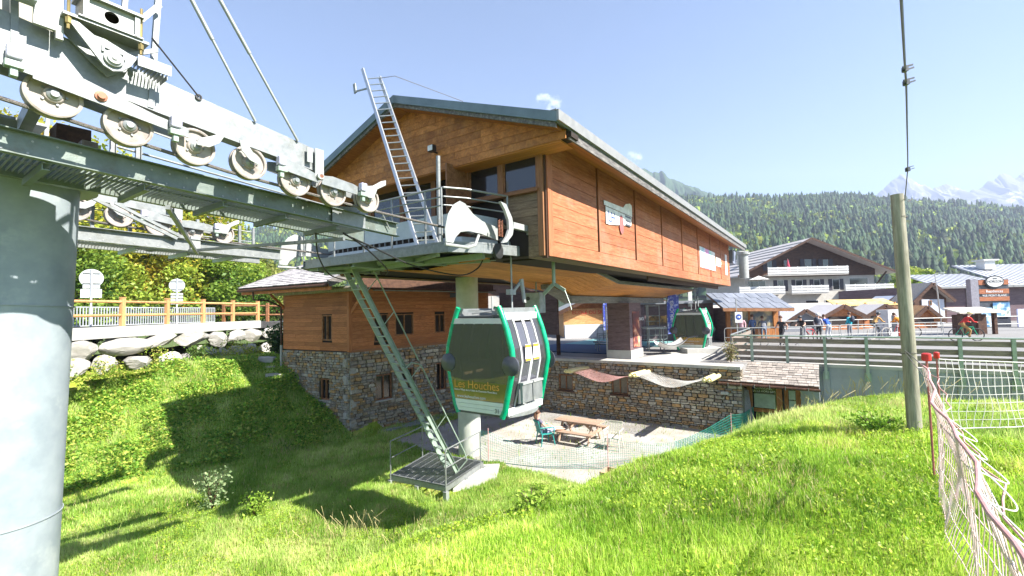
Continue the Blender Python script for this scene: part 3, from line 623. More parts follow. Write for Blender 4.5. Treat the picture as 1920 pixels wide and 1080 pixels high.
ridge_mesh('mountain', [(.18, .335), (.24, .332), (.282, .314), (.33, .296), (.375, .278), (.42, .260), (.48, .235)], 1200, .45, mtn, .006, 3)
ridge_mesh('snow_mountain', [(.78, .18), (.82, .235), (.845, .258), (.872, .276), (.905, .268), (.94, .252), (.965, .262), (.995, .246), (1.02, .236), (1.045, .24), (1.07, .268), (1.10, .276), (1.14, .272), (1.2, .26)], 2200, .4, snow, .010, 12)
# ------------------------------------------------------------------ helpers for walls
def planks(parent, plane, c0, c1, z0, z1, rowh, mat, th_=.03, joints=(1.2, 2.8), nm='plank', gap=.006, seed=1, side=1, cut=None, long='a'):
    """horizontal boards on a vertical wall; long='a': wall plane at l=plane, runs c0..c1 in a; long='l': plane at a=plane"""
    r = random.Random(seed); n = max(1, round((z1-z0)/rowh)); h = (z1-z0)/n; me = unit('plank_board', mat)
    for i in range(n):
        za = z0+i*h; x = c0; 
        while x < c1-.01:
            e = x+r.uniform(*joints) if joints else c1
            if e > c1-.35: e = c1
            jt = r.uniform(-.004, .004); cc = (x+e)/2; spans = [(x+.002, e-.002)]
            if cut:
                sp = []
                for (p, q) in spans:
                    segs = [(p, q)]
                    for (u0, u1, v0, v1) in cut:
                        if za+h > v0+.03 and za < v1-.03:
                            ns = []
                            for (p_, q_) in segs:
                                if u1 <= p_ or u0 >= q_: ns.append((p_, q_)); continue
                                if u0-p_ > .03: ns.append((p_, u0))
                                if q_-u1 > .03: ns.append((u1, q_))
                            segs = ns
                    sp += segs
                spans = sp
            for (p, q) in spans:
                cc = (p+q)/2
                if long == 'a': pS(nm, me, parent, (cc, plane+jt, za+h/2), (q-p, h-gap, th_), 'azl')
                else: pS(nm, me, parent, (plane+jt, cc, za+h/2), (q-p, h-gap, th_), 'lza')
            x = e
def polyplanks(parent, plane, zs, span, mat, nm='plank', th_=.03, seed=2, gap=.006):
    """boards on the front wall (a = plane) whose ends follow span(z) -> (l0, l1)"""
    r = random.Random(seed)
    for za, zb in zip(zs[:-1], zs[1:]):
        (a0, a1), (b0, b1) = span(za), span(zb-gap); lo = max(a0, b0)-abs(a0-b0); cuts = [lo]; hi = max(a1, b1)
        x = min(a0, b0)+r.uniform(.6, 2.2); js = []
        while x < hi-.4: js.append(x); x += r.uniform(.9, 2.4)
        xs = [None]+js+[None]
        for p, q in zip(xs[:-1], xs[1:]):
            L0 = a0 if p is None else p+.002; L1 = b0 if p is None else p+.002; R0 = a1 if q is None else q-.002; R1 = b1 if q is None else q-.002
            if R0-L0 < .03 and R1-L1 < .03: continue
            L0, R0 = min(L0, R0), max(L0, R0); L1, R1 = min(L1, R1), max(L1, R1)
            j = r.uniform(-.004, .004); mb = MB(); mb.prism([(plane+j, L0, za), (plane+j, R0, za), (plane+j, R1, zb-gap), (plane+j, L1, zb-gap)], (-th_, 0, 0)); obj(nm, mb, mat, parent)
def stones(parent, plane, c0, c1, z0, z1, long, maxparts, prefer, cut=(), rowh=(.07, .20), lenr=(.14, .5), seed=4, axes=None, bottom=None, proud=.05):
    """rubble facing; axes: (origin, direction, outward normal) in world for skew walls"""
    r = random.Random(seed); rows = []; z = z0; items = []
    while z < z1-.02:
        h = r.uniform(*rowh); h = min(h, z1-z)
        if z1-z-h < .05: h = z1-z
        x = c0-r.uniform(0, .2)
        while x < c1:
            w_ = r.uniform(*lenr)*(.6+h*3); x2 = min(x+w_, c1); xa = max(x, c0)
            if c1-x2 < .08: x2 = c1
            if x2-xa > .04:
                segs = [(xa, x2)]
                for (u0, u1, v0, v1) in cut:
                    if z+h > v0+.02 and z < v1-.02: segs = [s_ for (p, q) in segs for s_ in ([(p, min(q, u0))] if p < u0 else [])+([(max(p, u1), q)] if q > u1 else []) if s_[1]-s_[0] > .04]
                for p, q in segs:
                    if bottom is None or z+h > bottom((p+q)/2): items.append((p, q, z, z+h))
            x = x2+.0001 if x2 < c1 else c1+1
        z += h
    items.sort(key=prefer); mbm = MB('W')
    for k, (p, q, za, zb) in enumerate(items):
        cu, cz = (p+q)/2, (za+zb)/2; out = r.uniform(-.02, .022); ti = r.uniform(-.05, .05)
        O, D, Nn = axes; c = O+D*cu+ZX*cz+Nn*(plane+out); u = (D*math.cos(ti)+ZX*math.sin(ti)); v = (ZX*math.cos(ti)-D*math.sin(ti))
        sz = (q-p-.012, zb-za-.010, .16)
        if k < maxparts: piece('stone', unit('stone_%d' % (k % 7), st_o), parent, c, u, v, u.cross(v), sz)
        else:
            hw, hh_ = u*(sz[0]/2), v*(sz[1]/2); n_ = Nn*.08; ch = .8
            fr = [c+n_+(hw*sx_+hh_*sy_)*ch for sx_, sy_ in ((-1, -1), (1, -1), (1, 1), (-1, 1))]; bk = [c+n_*.5+hw*sx_+hh_*sy_ for sx_, sy_ in ((-1, -1), (1, -1), (1, 1), (-1, 1))]
            mbm._a(fr+bk, [(0, 1, 2, 3), (0, 4, 5, 1), (1, 5, 6, 2), (2, 6, 7, 3), (3, 7, 4, 0)])
    if mbm.v: obj('stone', mbm, st_i, parent, kind='stuff')
def win(parent, frame_mb, glass_mb, nm='window', mat=None, gm=None, sill=None):
    f = obj(nm, frame_mb, mat or w_frame, parent, bev=.004); obj('pane', glass_mb, gm or glassd, f)
    return f

# ------------------------------------------------------------------ the lift station building
LR, LF, A0, A1 = -4.68, -8.22, 8.17, 30.3; LL = 2*LF-LR       # right wall, ridge, front wall, rear end, left wall
st = root('lift_station', S(A0, LF, 6.09), 'raised larch clad cable car station with a gable roof over the gondolas', 'lift station')
mb = MB(); mb.box(A0+.1, A1-.05, LL+.08, LR-.08, 6.14, 8.62); obj('wall_core', mb, groove, st)
# right facade: bottom board, eight bays of boards, a pale batten at each joint
planks(st, LR, A0, A1, 6.09, 6.40, .31, w_fac, .045, (2.2, 4.2), 'skirting_board', seed=8)
bays = [A0]+[10.73+2.775*i for i in range(7)]+[A1]
for i in range(8):
    p, q = bays[i]+(.05 if i else .12), bays[i+1]-.05
    planks(st, LR, p+.10, q, 6.405, 8.60, .275, w_fac, .03, None, 'plank', seed=20+i, gap=.009)
    pS('batten', unit('plank_board', w_fac), st, (p+.05, LR+.004, 7.5), (2.2, .095, .04), 'zal')
pS('corner_post', unit('plank_board', w_fac), st, (A0+.055, LR+.008, 7.34), (2.5, .12, .05), 'zal')
# rear end wall
planks(st, A1, LL, LR, 6.09, 8.6, .28, w_old, .03, (2, 3.5), seed=3, long='l')
mb = MB(); mb.prism([(A1, LL, 8.6), (A1, LR, 8.6), (A1, LF, 9.7)], (-.1, 0, 0)); obj('rear_gable', mb, w_old, st)
# left facade
planks(st, LL, A0, A1, 6.09, 8.6, .5, w_fac, .03, (3, 5), seed=33)
# front wall: posts, windows, low boards
FW = A0
front_posts = [(-4.79, 6.1), (-5.80, 7.5), (-6.80, 6.2), (-7.85, 6.3), (-9.0, 6.3), (-10.3, 6.3), (-11.6, 6.1)]
for l, zb in front_posts: pS('post', unit('plank_board', w_frame), st, (FW-.02, l, (zb+8.36)/2), (8.36-zb, .13, .14), 'zla')
pS('lintel', unit('plank_board', w_gab), st, (FW-.03, -8.2, 8.385), (7.0, .10, .12), 'lza')
pS('window_sill', unit('plank_board', w_frame), st, (FW-.06, -5.8, 7.50), (1.95, .07, .16), 'lza')
for k, (l0, l1, z0, z1) in enumerate([(-5.74, -4.87, 7.54, 8.32), (-6.72, -5.87, 7.55, 8.32), (-8.92, -7.93, 7.05, 8.32), (-10.22, -9.08, 7.05, 8.32), (-11.5, -10.38, 7.05, 8.32)]):
    mb = MB(); f = .035
    mb.box(FW-.06, FW, l0, l1, z0, z0+f).box(FW-.06, FW, l0, l1, z1-f, z1).box(FW-.06, FW, l0, l0+f, z0+f, z1-f).box(FW-.06, FW, l1-f, l1, z0+f, z1-f)
    g_ = MB(); g_.box(FW-.03, FW-.02, l0+f, l1-f, z0+f, z1-f); win(st, mb, g_)
mb = MB(); mb.box(FW+.3, FW+.34, -7.8, -6.85, 6.3, 8.34); obj('doorway_dark_interior', mb, groove, st)  # dark sheet standing for the shade inside the doorway
mb = MB(); mb.box(FW-.75, FW-.06, -6.83, -6.79, 6.4, 8.3); obj('door', mb, w_frame, st, bev=.004)
planks(st, FW, -5.78, LR-.12, 6.98, 7.46, .16, w_old, .03, None, seed=41, long='l'); planks(st, FW, -6.05, LR-.12, 6.78, 6.98, .2, w_old, .03, None, seed=42, long='l')
planks(st, FW, -5.15, LR-.12, 6.10, 6.78, .23, w_old, .03, None, seed=43, long='l')
pS('corner_post', unit('plank_board', w_dark), st, (FW-.012, LR-.06, 7.2), (2.3, .12, .05), 'zla')
planks(st, FW, LL, -6.05, 6.35, 7.03, .23, w_old, .03, (1.5, 3), seed=44, long='l')
mb = MB(); mb.box(FW+.5, FW+.55, -6.2, -5.1, 6.1, 6.8); obj('entry_back', mb, groove, st)  # dark sheet standing for the shade inside the rope entry
# gable cladding, proud of the windows, and its small soffit
GA = 7.65
def gspan(z):
    hw = (10.1-z)/.36-.38; hw = min(hw, 4.3); return (LF-hw, LF+hw)
zs = [8.24+.165*i for i in range(11)]+[10.0]
polyplanks(st, GA, zs, gspan, w_gab, seed=12)
mb = MB(); mb.prism([(GA+.02, LF-4.4, 8.26), (GA+.02, LF+4.4, 8.26), (GA+.02, LF+4.4, 8.36), (GA+.02, LF, 9.93), (GA+.02, LF-4.4, 8.36)], (.3, 0, 0)); obj('gable_core', mb, groove, st)
for i in range(4):
    pS('soffit_board', unit('plank_board', w_sof), st, (GA+.07+.135*i, -8.2, 8.235), (8.3, .13, .03), 'laz')
# roof
sl = .36; ex = 4.37
def roofz(l, off=0): return 10.15-sl*abs(l-LF)+off
for s_ in (-1, 1):
    le = LF+s_*ex
    mb = MB(); n = 1
    mb.prism([(7.15, LF, roofz(LF)), (7.15, le, roofz(le)), (7.15, le, roofz(le, -.19)), (7.15, LF, roofz(LF, -.19))], (23.95, 0, 0)); rp = obj('roof_panel', mb, roofm, st)
    mb = MB()
    for a in np.arange(7.4, 31, .6): mb.beam((a, LF, roofz(LF, .02)), (a, le, roofz(le, .02)), .04, .05)
    obj('standing_seam', mb, roofm, rp)
    mb = MB(); mb.prism([(7.2, LF, roofz(LF, -.19)), (7.2, le-s_*.05, roofz(le, -.17)), (7.2, le-s_*.05, roofz(le, -.27)), (7.2, LF, roofz(LF, -.27))], (.05, 0, 0)); obj('verge_board', mb, w_grey, st)
    mb = MB(); mb.prism([(7.22, LF, roofz(LF, -.2)), (7.22, le-s_*.12, roofz(le-s_*.12, -.2)), (7.22, le-s_*.12, roofz(le-s_*.12, -.25)), (7.22, LF, roofz(LF, -.25))], (23.75, 0, 0)); obj('roof_soffit', mb, w_sofg, st)
    me = unit('plank_board', w_grey); a_ = 7.68
    while a_ < 31:
        e_ = min(a_+3.9, 31.0); pS('fascia_board', me, st, ((a_+e_)/2, le-s_*.03, roofz(le)-.25), (e_-a_-.008, .22, .04), 'azl'); a_ = e_
    mb = MB(); mb.box(7.15, 31.1, le+(0 if s_ > 0 else -.05), le+(.05 if s_ > 0 else 0), roofz(le)-.17, roofz(le)+.03); mb.box(7.15, 31.1, le-.12 if s_ > 0 else le, le if s_ > 0 else le+.12, roofz(le)+.015, roofz(le)+.05); obj('eave_flashing', mb, roof_l, st)
# horizontal eave soffit boards on the right side
for i in range(5):
    pS('soffit_board', unit('plank_board', w_sof), st, (19.4, LR+.08+.165*i, 8.585-.058*i-.0), (23.2, .16, .025), 'alz')
# underside: hull shaped ceiling with a low keel, clad in orange boards
def hull(a0, a1, zr0, zr1, zk0, zk1, nb, seed):
    r = random.Random(seed); cl = unit('plank_board', w_sof)
    for s_ in (-1, 1):
        for i in range(nb):
            f0, f1 = i/nb, (i+1)/nb-.02/nb*2; le = LF+s_*1.95
            def P(a, zr, zk, f): return (a, LF+(le-LF)*f, zk+(zr-zk)*f)
            mb = MB(); p = [P(a0, zr0, zk0, f0), P(a1, zr1, zk1, f0), P(a1, zr1, zk1, f1), P(a0, zr0, zk0, f1)]; mb.prism(p, (0, 0, .03)); obj('ceiling_board', mb, w_sofb, st)
w_sofb = wood('ceiling_larch', [(.40,.15,.036), (.60,.25,.065), (.70,.33,.10)], (.5, 8, 8), -AZ, src='World', rnd=.10, rough=.55)
hull(8.0, 14.1, 6.16, 6.16, 5.98, 5.90, 9, 1); hull(14.1, 16.0, 6.16, 5.86, 5.88, 5.46, 9, 2); hull(16.0, 28.2, 5.86, 5.84, 5.46, 5.46, 9, 3)
for s_ in (-1, 1):
    for (a0, z0, a1, z1) in [(8.0, 6.24, 14.1, 6.20), (14.1, 6.20, 16.05, 5.90), (16.05, 5.90, 28.2, 5.88)]:
        mb = MB(); mb.beam((a0, LF+s_*1.99, z0), (a1, LF+s_*1.99, z1), .06, .12); obj('channel_edge', mb, w_beam, st)
# lower outer wings of the first bay
for s_ in (-1, 1):
    mb = MB(); mb.beam((15.75, LF+s_*.02, 5.32), (28.0, LF+s_*.02, 5.30), .30 if s_ > 0 else .28, .29); 
    if s_ > 0: obj('keel_beam', mb, w_beam, st)
mb = MB(); mb.prism([(14.0, LF-.15, 5.86), (15.75, LF-.15, 5.46), (15.75, LF-.15, 5.17), (14.0, LF-.15, 5.70)], (0, .3, 0)); obj('keel_beam', mb, w_beam, st)
# channels beside the hull (dark slot where the hangers run) and outer undersides
mb = MB(); mb.box(8.3, A1, LF+2.03, LR-.5, 6.50, 6.55).box(8.3, A1, LL+.5, LF-2.03, 6.50, 6.55); obj('hanger_slot', mb, groove, st)
for s_ in (-1, 1):
    for i in range(3):
        pS('underside_board', unit('plank_board', w_old), st, (19.2, (LR-.10-.15*i) if s_ > 0 else (LL+.10+.15*i), 6.085), (22.1, .14, .02), 'alz')
mb = MB(); mb.box(8.0, A1, LF+1.95, LF+2.0, 6.2, 6.5).box(8.0, A1, LF-2.0, LF-1.95, 6.2, 6.5); mb.box(16.2, A1-1, LR-.55, LR-.5, 5.9, 6.5); obj('slot_side', mb, w_dark, st)
# running rail in the slot
mb = MB(); mb.ibeam((8.6, -5.8, 6.32), (29.8, -5.8, 6.30), .16, .10); obj('guide_rail', mb, steel_d, st)
# round prop, central pier
mb = MB(); mb.cyl((12.25, -10.35, -.3), (12.25, -10.35, 6.3), .39, n=40)
for z in (5.1, 4.2): mb.cyl((12.25, -10.35, z), (12.25, -10.35, z+.012), .394, n=40)
obj('round_column', mb, conc_c, st, smooth=True)
mb = MB(); mb.box(20.5, 22.1, -8.6, -7.5, 2.5, 5.17); pier = obj('pier', mb, w_pan, st)
mb = MB(); mb.box(20.44, 20.5, -8.66, -8.62, 2.5, 5.1).box(20.46, 22.14, -8.64, -7.46, 2.5, 2.95); obj('pier_base', mb, conc_l, pier)
# poster on the pier (plain autumn picture)
mt, t, b, N, L = nodes('poster_print'); co = mapped(N, L, (1, 1, 1), rnd=False); nz = N('TexNoise'); nz.inputs['Scale'].default_value = 2.2; nz.inputs['Detail'].default_value = 5; L(co, nz.inputs[0])
r = ramp(N, [(.40, (.10,.03,.03)), (.52, (.22,.05,.04)), (.6, (.62,.28,.16)), (.7, (.75,.60,.45))]); L(nz.outputs[0], r.inputs[0]); L(r.outputs[0], b.inputs['Base Color']); poster_m = mt
mb = MB(); mb.box(20.9, 21.75, -7.5, -7.47, 3.05, 4.75); po = obj('poster', mb, poster_m, pier)
text('lettering', 'SNACK', whitet, po, S(21.7, -7.46, 4.3)*1+V3((0, 0, 0)), AX*1, ZX, .22)
# logo on the second bay of the right facade
lg = MB(); lz = LR+.035
lg.prism([(11.1, lz, 7.68), (13.2, lz, 7.68), (13.2, lz, 8.02), (13.05, lz, 8.06), (12.7, lz, 7.98), (12.5, lz, 7.84), (11.1, lz, 7.80)], (0, .01, 0)); logo = obj('logo_roof', lg, whitet, st)
mb = MB(); mb.prism([(11.2, lz, 7.2), (11.42, lz, 7.2), (13.1, lz, 7.4), (13.15, lz, 7.66), (11.2, lz, 7.66)], (0, .008, 0)); obj('logo_panel', mb, whitet, st)
text('lettering', 'LH', blue_s, st, S(11.32, lz+.012, 7.28), AX, ZX, .42); 
mb = MB()
for i in range(3): mb.box(12.62, 13.06, lz+.012, lz+.016, 7.35+.12*i, 7.40+.12*i)
obj('logo_bars', mb, dgrey, st)
mb = MB(); vs = [(12.3+.16*math.cos(k*.393), lz+.012, 7.32+.27*math.sin(k*.393)) for k in range(16)]; mb.prism(vs, (0, .006, 0)); obj('logo_oval', mb, plain('logo_red', (.50,.14,.13), .5), st)
# banner and notices on the far bays
mt, t, b, N, L = nodes('banner_print'); g = N('NewGeometry'); mp = N('Mapping'); mp.inputs['Rotation'].default_value = (0, 0, -AZ); L(g.outputs['Position'], mp.inputs[0]); sx = N('SeparateXYZ'); L(mp.outputs[0], sx.inputs[0])
mr = N('MapRange', _1=22.2, _2=25.6); L(sx.outputs[0], mr.inputs[0]); nz = N('TexNoise'); nz.inputs['Scale'].default_value = 2.5; L(g.outputs['Position'], nz.inputs[0]); ad = N('Math', operation='MULTIPLY_ADD', _1=.25); L(nz.outputs[0], ad.inputs[0]); L(mr.outputs[0], ad.inputs[2])
r = ramp(N, [(.1, (.8,.8,.78)), (.32, (.30,.55,.70)), (.42, (.70,.75,.85)), (.5, (.80,.25,.50)), (.66, (.75,.40,.70)), (.74, (.30,.70,.66)), (.9, (.70,.80,.75)), (1, (.8,.8,.78))]); L(ad.outputs[0], r.inputs[0]); L(r.outputs[0], b.inputs['Base Color']); banner_m = mt
mb = MB(); mb.box(22.15, 25.7, LR+.03, LR+.04, 6.75, 7.72); obj('banner', mb, banner_m, st)
mb = MB(); mb.box(26.0, 27.35, LR+.03, LR+.036, 7.05, 7.55); nb_ = obj('notice_board', mb, plain('notice_print', (.72,.62,.56), .7), st)
text('lettering', 'Bienvenue', whitet, nb_, S(26.05, LR+.04, 7.2), AX, ZX, .34)
mb = MB(); mb.box(28.7, 29.3, LR+.03, LR+.04, 6.7, 7.9); pn = obj('poster', mb, whitet, st); mb = MB(); mb.box(28.95, 29.05, LR+.041, LR+.045, 6.9, 7.2); obj('print', mb, black, pn)
# exhaust box and white flue at the rear
mb = MB(); mb.box(30.5, 31.8, -5.3, -4.5, 7.5, 8.3); obj('rear_cabinet', mb, plain('blue_grey_cabinet', (.22,.25,.33), .5), st); mb = MB(); mb.cyl((31.9, -4.1, 6.6), (31.9, -4.1, 8.25), .28, n=16); mb.cyl((31.9, -4.1, 8.1), (31.9, -4.1, 8.2), .38, n=16); obj('flue_pipe', mb, steel_w, st, smooth=True)
# hanging bracket below the entry (vertical green pipe with guide arms)
mb = MB(); mb.tube([(9.75, -5.45, 6.3), (9.75, -5.45, 5.55)], .045, 10); mb.beam((9.75, -5.45, 5.6), (9.75, -5.75, 5.35), .05, .08); mb.beam((9.75, -5.45, 5.6), (9.75, -5.15, 5.42), .05, .08); mb.tube([(9.75, -5.15, 5.42), (9.7, -5.0, 5.1), (9.68, -4.95, 4.95)], .008, 5); mb.tube([(9.75, -5.75, 5.35), (9.7, -5.7, 5.1)], .01, 5)
obj('guide_bracket', mb, greenst, st, smooth=True)

# floodlight on the gable
fl = root('floodlight', S(7.5, -7.25, 8.72), 'small white floodlight on the gable boards above the platform door', 'floodlight')
mb = MB(); mb.bc((7.44, -7.25, 8.72), .12, .17, .15); obj('lamp_head', mb, black, fl, bev=.01); mb = MB(); mb.bc((7.375, -7.25, 8.72), .012, .14, .12); obj('lamp_glass', mb, whitet, fl); mb = MB(); mb.beam((7.62, -7.25, 8.66), (7.45, -7.25, 8.66), .03, .03); obj('bracket', mb, black, fl)

# ------------------------------------------------------------------ steel platform at the entry
pf = root('steel_platform', S(7.0, -8.4, 6.15), 'curved galvanised steel platform with railing in front of the station door', 'platform')
edge = [(8.1, -5.35), (7.1, -5.55), (6.5, -5.95), (6.45, -6.3), (6.45, -10.6), (6.55, -11.0), (7.0, -11.4), (8.1, -11.7)]
mb = MB(); mb.prism([(a, l, 6.31) for a, l in edge], (0, 0, .035)); obj('deck_plate', mb, steel, pf)
for (p, q) in zip(edge[:-1], edge[1:]):
    mb = MB(); mb.chan((p[0], p[1], 6.22), (q[0], q[1], 6.22), .17, .07, .01, side=-1); obj('edge_channel', mb, greenst if 0 else steel, pf)
for l in (-7.4, -8.9, -10.3):
    mb = MB(); mb.ibeam((6.5, l, 6.15), (8.4, l, 6.15), .18, .1); obj('joist', mb, greenst, pf)
mb = MB(); mb.beam((6.6, -10.8, 6.12), (8.3, -6.3, 6.12), .07, .07).beam((6.6, -6.3, 6.12), (8.3, -10.8, 6.12), .07, .07).beam((7.3, -11.2, 6.1), (7.3, -5.7, 6.1), .08, .12); obj('bracing', mb, greenst, pf)
mb = MB(); mb.prism([(6.6, -8.2, 6.13), (8.4, -6.2, 6.13), (8.4, -10.2, 6.13)], (0, 0, .01)); obj('gusset_plate', mb, greenst, pf)
# railing
rp_ = [(6.5, -10.9), (6.5, -9.4), (6.5, -8.0), (6.5, -6.45), (6.52, -6.05), (6.9, -5.8), (7.9, -5.5)]
for z in (7.42, 7.24, 7.07):
    mb = MB(); mb.tube([(a, l, z) for a, l in rp_], .021 if z > 7.4 else .015, 8); obj('rail', mb, steel, pf, smooth=True)
for a, l in [(6.5, -10.9), (6.5, -9.6), (6.5, -8.5), (6.5, -7.55), (6.5, -6.55), (6.5, -6.1), (7.9, -5.5)]:
    mb = MB(); mb.cyl((a, l, 6.2), (a, l, 7.42), .021, n=10); obj('rail_post', mb, steel, pf, smooth=True)
mb = MB(); mb.cyl((6.9, -6.55, 6.35), (6.9, -6.55, 8.25), .045, n=12); obj('mast', mb, steel, pf, smooth=True)
# curved sheet housing behind the railing
hs_ = [(8.05, -5.9), (7.35, -6.0), (7.08, -6.1), (6.98, -6.35), (6.98, -8.3), (6.98, -10.3), (7.1, -10.75), (7.6, -10.95)]
for i, (p, q) in enumerate(zip(hs_[:-1], hs_[1:])):
    for z0, z1 in ((6.35, 6.52), (6.62, 7.02)):
        mb = MB(); mb.prism([(p[0], p[1], z0), (q[0], q[1], z0), (q[0], q[1], z1), (p[0], p[1], z1)], (.02, 0, 0)); obj('housing_panel', mb, plain('housing_sheet', (.50,.56,.60), .5, .1, (.42,.48,.52), 4, .5) if i == 0 and z0 < 6.4 else MATS['housing_sheet'], pf)
mb = MB(); n_ = 20
for i in range(n_+1):
    f_ = i/n_; l = -6.35-4.0*f_; mb.box(6.97, 7.0, l-.012, l+.012, 6.52, 6.62)
obj('slot_bars', mb, steel, pf); mb = MB(); mb.box(7.03, 7.05, -10.3, -6.3, 6.4, 6.95); obj('housing_back', mb, groove, pf)
# black hoses under the platform
for pts, lb in [([(4.6, -6.5, 6.3), (5.4, -6.8, 6.2), (6.6, -7.0, 5.95), (7.3, -6.4, 5.75), (7.8, -6.3, 5.9), (7.9, -6.2, 6.1)], 'black hose looping from the right catwalk under the platform'), ([(4.5, -6.4, 6.3), (5.4, -7.0, 6.2), (6.9, -8.2, 5.98), (8.2, -9.8, 6.0)], 'pair of black hoses running from the right catwalk under the deck'), ([(4.2, -6.7, 6.3), (5.4, -8.5, 6.15), (6.9, -10.3, 5.95), (8.5, -11.4, 5.9)], 'black cable from the left joint of the catwalk to the deck underside')]:
    P_ = [V3(p) for p in pts]; sm = []
    for i in range(len(P_)-1):
        p0 = P_[max(i-1, 0)]; p1, p2 = P_[i], P_[i+1]; p3 = P_[min(i+2, len(P_)-1)]
        for k in range(6):
            u_ = k/6; sm.append(.5*((2*p1)+(p2-p0)*u_+(2*p0-5*p1+4*p2-p3)*u_**2+(3*p1-p0-3*p2+p3)*u_**3))
    sm.append(P_[-1]); mb = MB(); mb.tube(sm, .016, 6); obj('hose', mb, rubber, smooth=True, label=lb, cat='hose', group='hoses under the platform')

# aluminium ladder leaning over the ridge
ld = root('aluminium_ladder', S(6.75, -6.75, 6.35), 'long aluminium ladder leaning from the platform over the roof ridge', 'ladder')
p0, p1 = V3((6.62, -6.62, 6.35)), V3((6.92, -8.72, 10.75)); off = V3((0.05, .20, -.05)); off2 = V3((.25, .2, .0))
off = V3((0.10, .19, 0))
b0, t0 = p0+off, p0-off; 
for s_ in (-1, 1):
    mb = MB(); mb.beam(p0+off*s_, p1+off*s_+V3((0, 0, .12 if s_ < 0 else -.12)), .035, .08, up=(0, 1, .3)); obj('stile', mb, alu, ld)
for i in range(24):
    c = p0.lerp(p1, (i+.6)/24.5); mb = MB(); mb.tube([c+off, c-off], .014, 6); obj('rung', mb, alu, ld)
mb = MB(); c = p0.lerp(p1, .90); mb.beam(c-off, c-off+V3((-.05, -.38, .02)), .03, .03); mb.beam(c-off+V3((-.05, -.38, -.02)), c-off+V3((-.05, -.42, .22)), .03, .08); obj('ridge_hook', mb, steel_d, ld)
mb = MB(); c = p0.lerp(p1, .96)+off; mb.tube([c, c+V3((.1, .35, -.02)), c+V3((1.2, 1.5, -.55))], .008, 5); obj('tie_rope', mb, ropem, ld)

# ------------------------------------------------------------------ rope guide horns at the station mouth
def horn(l, lab, mirror=1):
    h_ = root('rope_guide_horn', S(6.9, l, 6.2), lab, 'rope guide')
    prof = [(5.95, 6.22), (5.93, 6.45), (6.02, 6.72), (6.18, 6.92), (6.36, 7.02), (6.5, 7.0), (6.75, 6.84), (7.05, 6.75), (7.6, 6.70), (7.6, 6.44), (7.0, 6.50), (6.6, 6.50), (6.35, 6.45), (6.2, 6.33), (6.13, 6.22)]
    n = len(prof); mb = MB(); mb.prism([(a, l+.05*(7-a)*mirror, z) for a, z in prof], (0, .03, 0)); obj('horn_plate', mb, steel_w, h_, bev=.004)
    mb = MB(); mb.tube([(a, l+.05*(7-a)*mirror+.015, z) for a, z in prof[:9]], .018, 6); obj('rim_tube', mb, steel_w, h_, smooth=True)
    mb = MB(); mb.tube([(5.88, l+.1*mirror, 6.17), (6.5, l+.1*mirror, 6.17), (6.72, l+.1*mirror, 6.24), (6.86, l+.08*mirror, 6.45)], .03, 8); obj('guide_tube', mb, steel_w, h_, smooth=True)
    return h_
horn(-5.55, 'large white curved guide horn at the right platform corner'); horn(-11.1, 'large white curved guide horn at the left platform end')
dv = root('rope_catcher', S(7.5, -5.35, 6.5), 'white curved catcher arm with springs beside the station mouth', 'rope catcher')
mb = MB(); pts = [(7.15, 7.12), (7.35, 7.1), (7.55, 6.85), (7.6, 6.65), (7.55, 6.5), (7.35, 6.33), (7.2, 6.3), (7.35, 6.45), (7.43, 6.6), (7.42, 6.78), (7.3, 6.98)]
mb.prism([(a, -5.2, z) for a, z in pts], (0, .06, 0)); obj('catcher_arm', mb, steel_w, dv, bev=.006)
for k in range(2):
    mb = MB(); hx_ = [(7.25+.09*k+.022*math.cos(i*.9), -5.26+.022*math.sin(i*.9), 6.45+i*.0042) for i in range(80)]; mb.tube(hx_, .006, 4); obj('spring', mb, red_rust, dv)
mb = MB(); mb.bc((7.95, -5.22, 6.72), .62, .1, .13); mb.bc((8.28, -5.2, 6.75), .05, .12, .3); obj('cross_bar', mb, steel_w, dv, bev=.004)
mb = MB(); mb.lathe((7.5, -5.55, 6.2), (0, 1, 0), [(0, .0), (0, .10), (.02, .16), (.10, .16), (.12, .10), (.12, 0)], 20); obj('tyre', mb, rubber, dv, smooth=True); mb = MB(); mb.lathe((7.95, -5.6, 6.92), (0, 1, 0), [(0, 0), (0, .1), (.02, .13), (.08, .13), (.1, .1), (.1, 0)], 18); obj('tyre', mb, rubber, dv, smooth=True)

# ------------------------------------------------------------------ haul ropes
for l, lb in [(-5.8, 'steel haul rope on the right side sheaves nearest the camera'), (-10.62, 'steel haul rope on the far left side sheaves')]:
    mb = MB(); mb.tube([(-1.5, l, 7.18), (.6, l, 6.94), (2.5, l, 6.72), (4.6, l, 6.60), (7.0, l, 6.54), (8.6, l, 6.5)], .021, 8); obj('haul_rope', mb, ropem, smooth=True, label=lb, cat='rope', group='haul ropes')
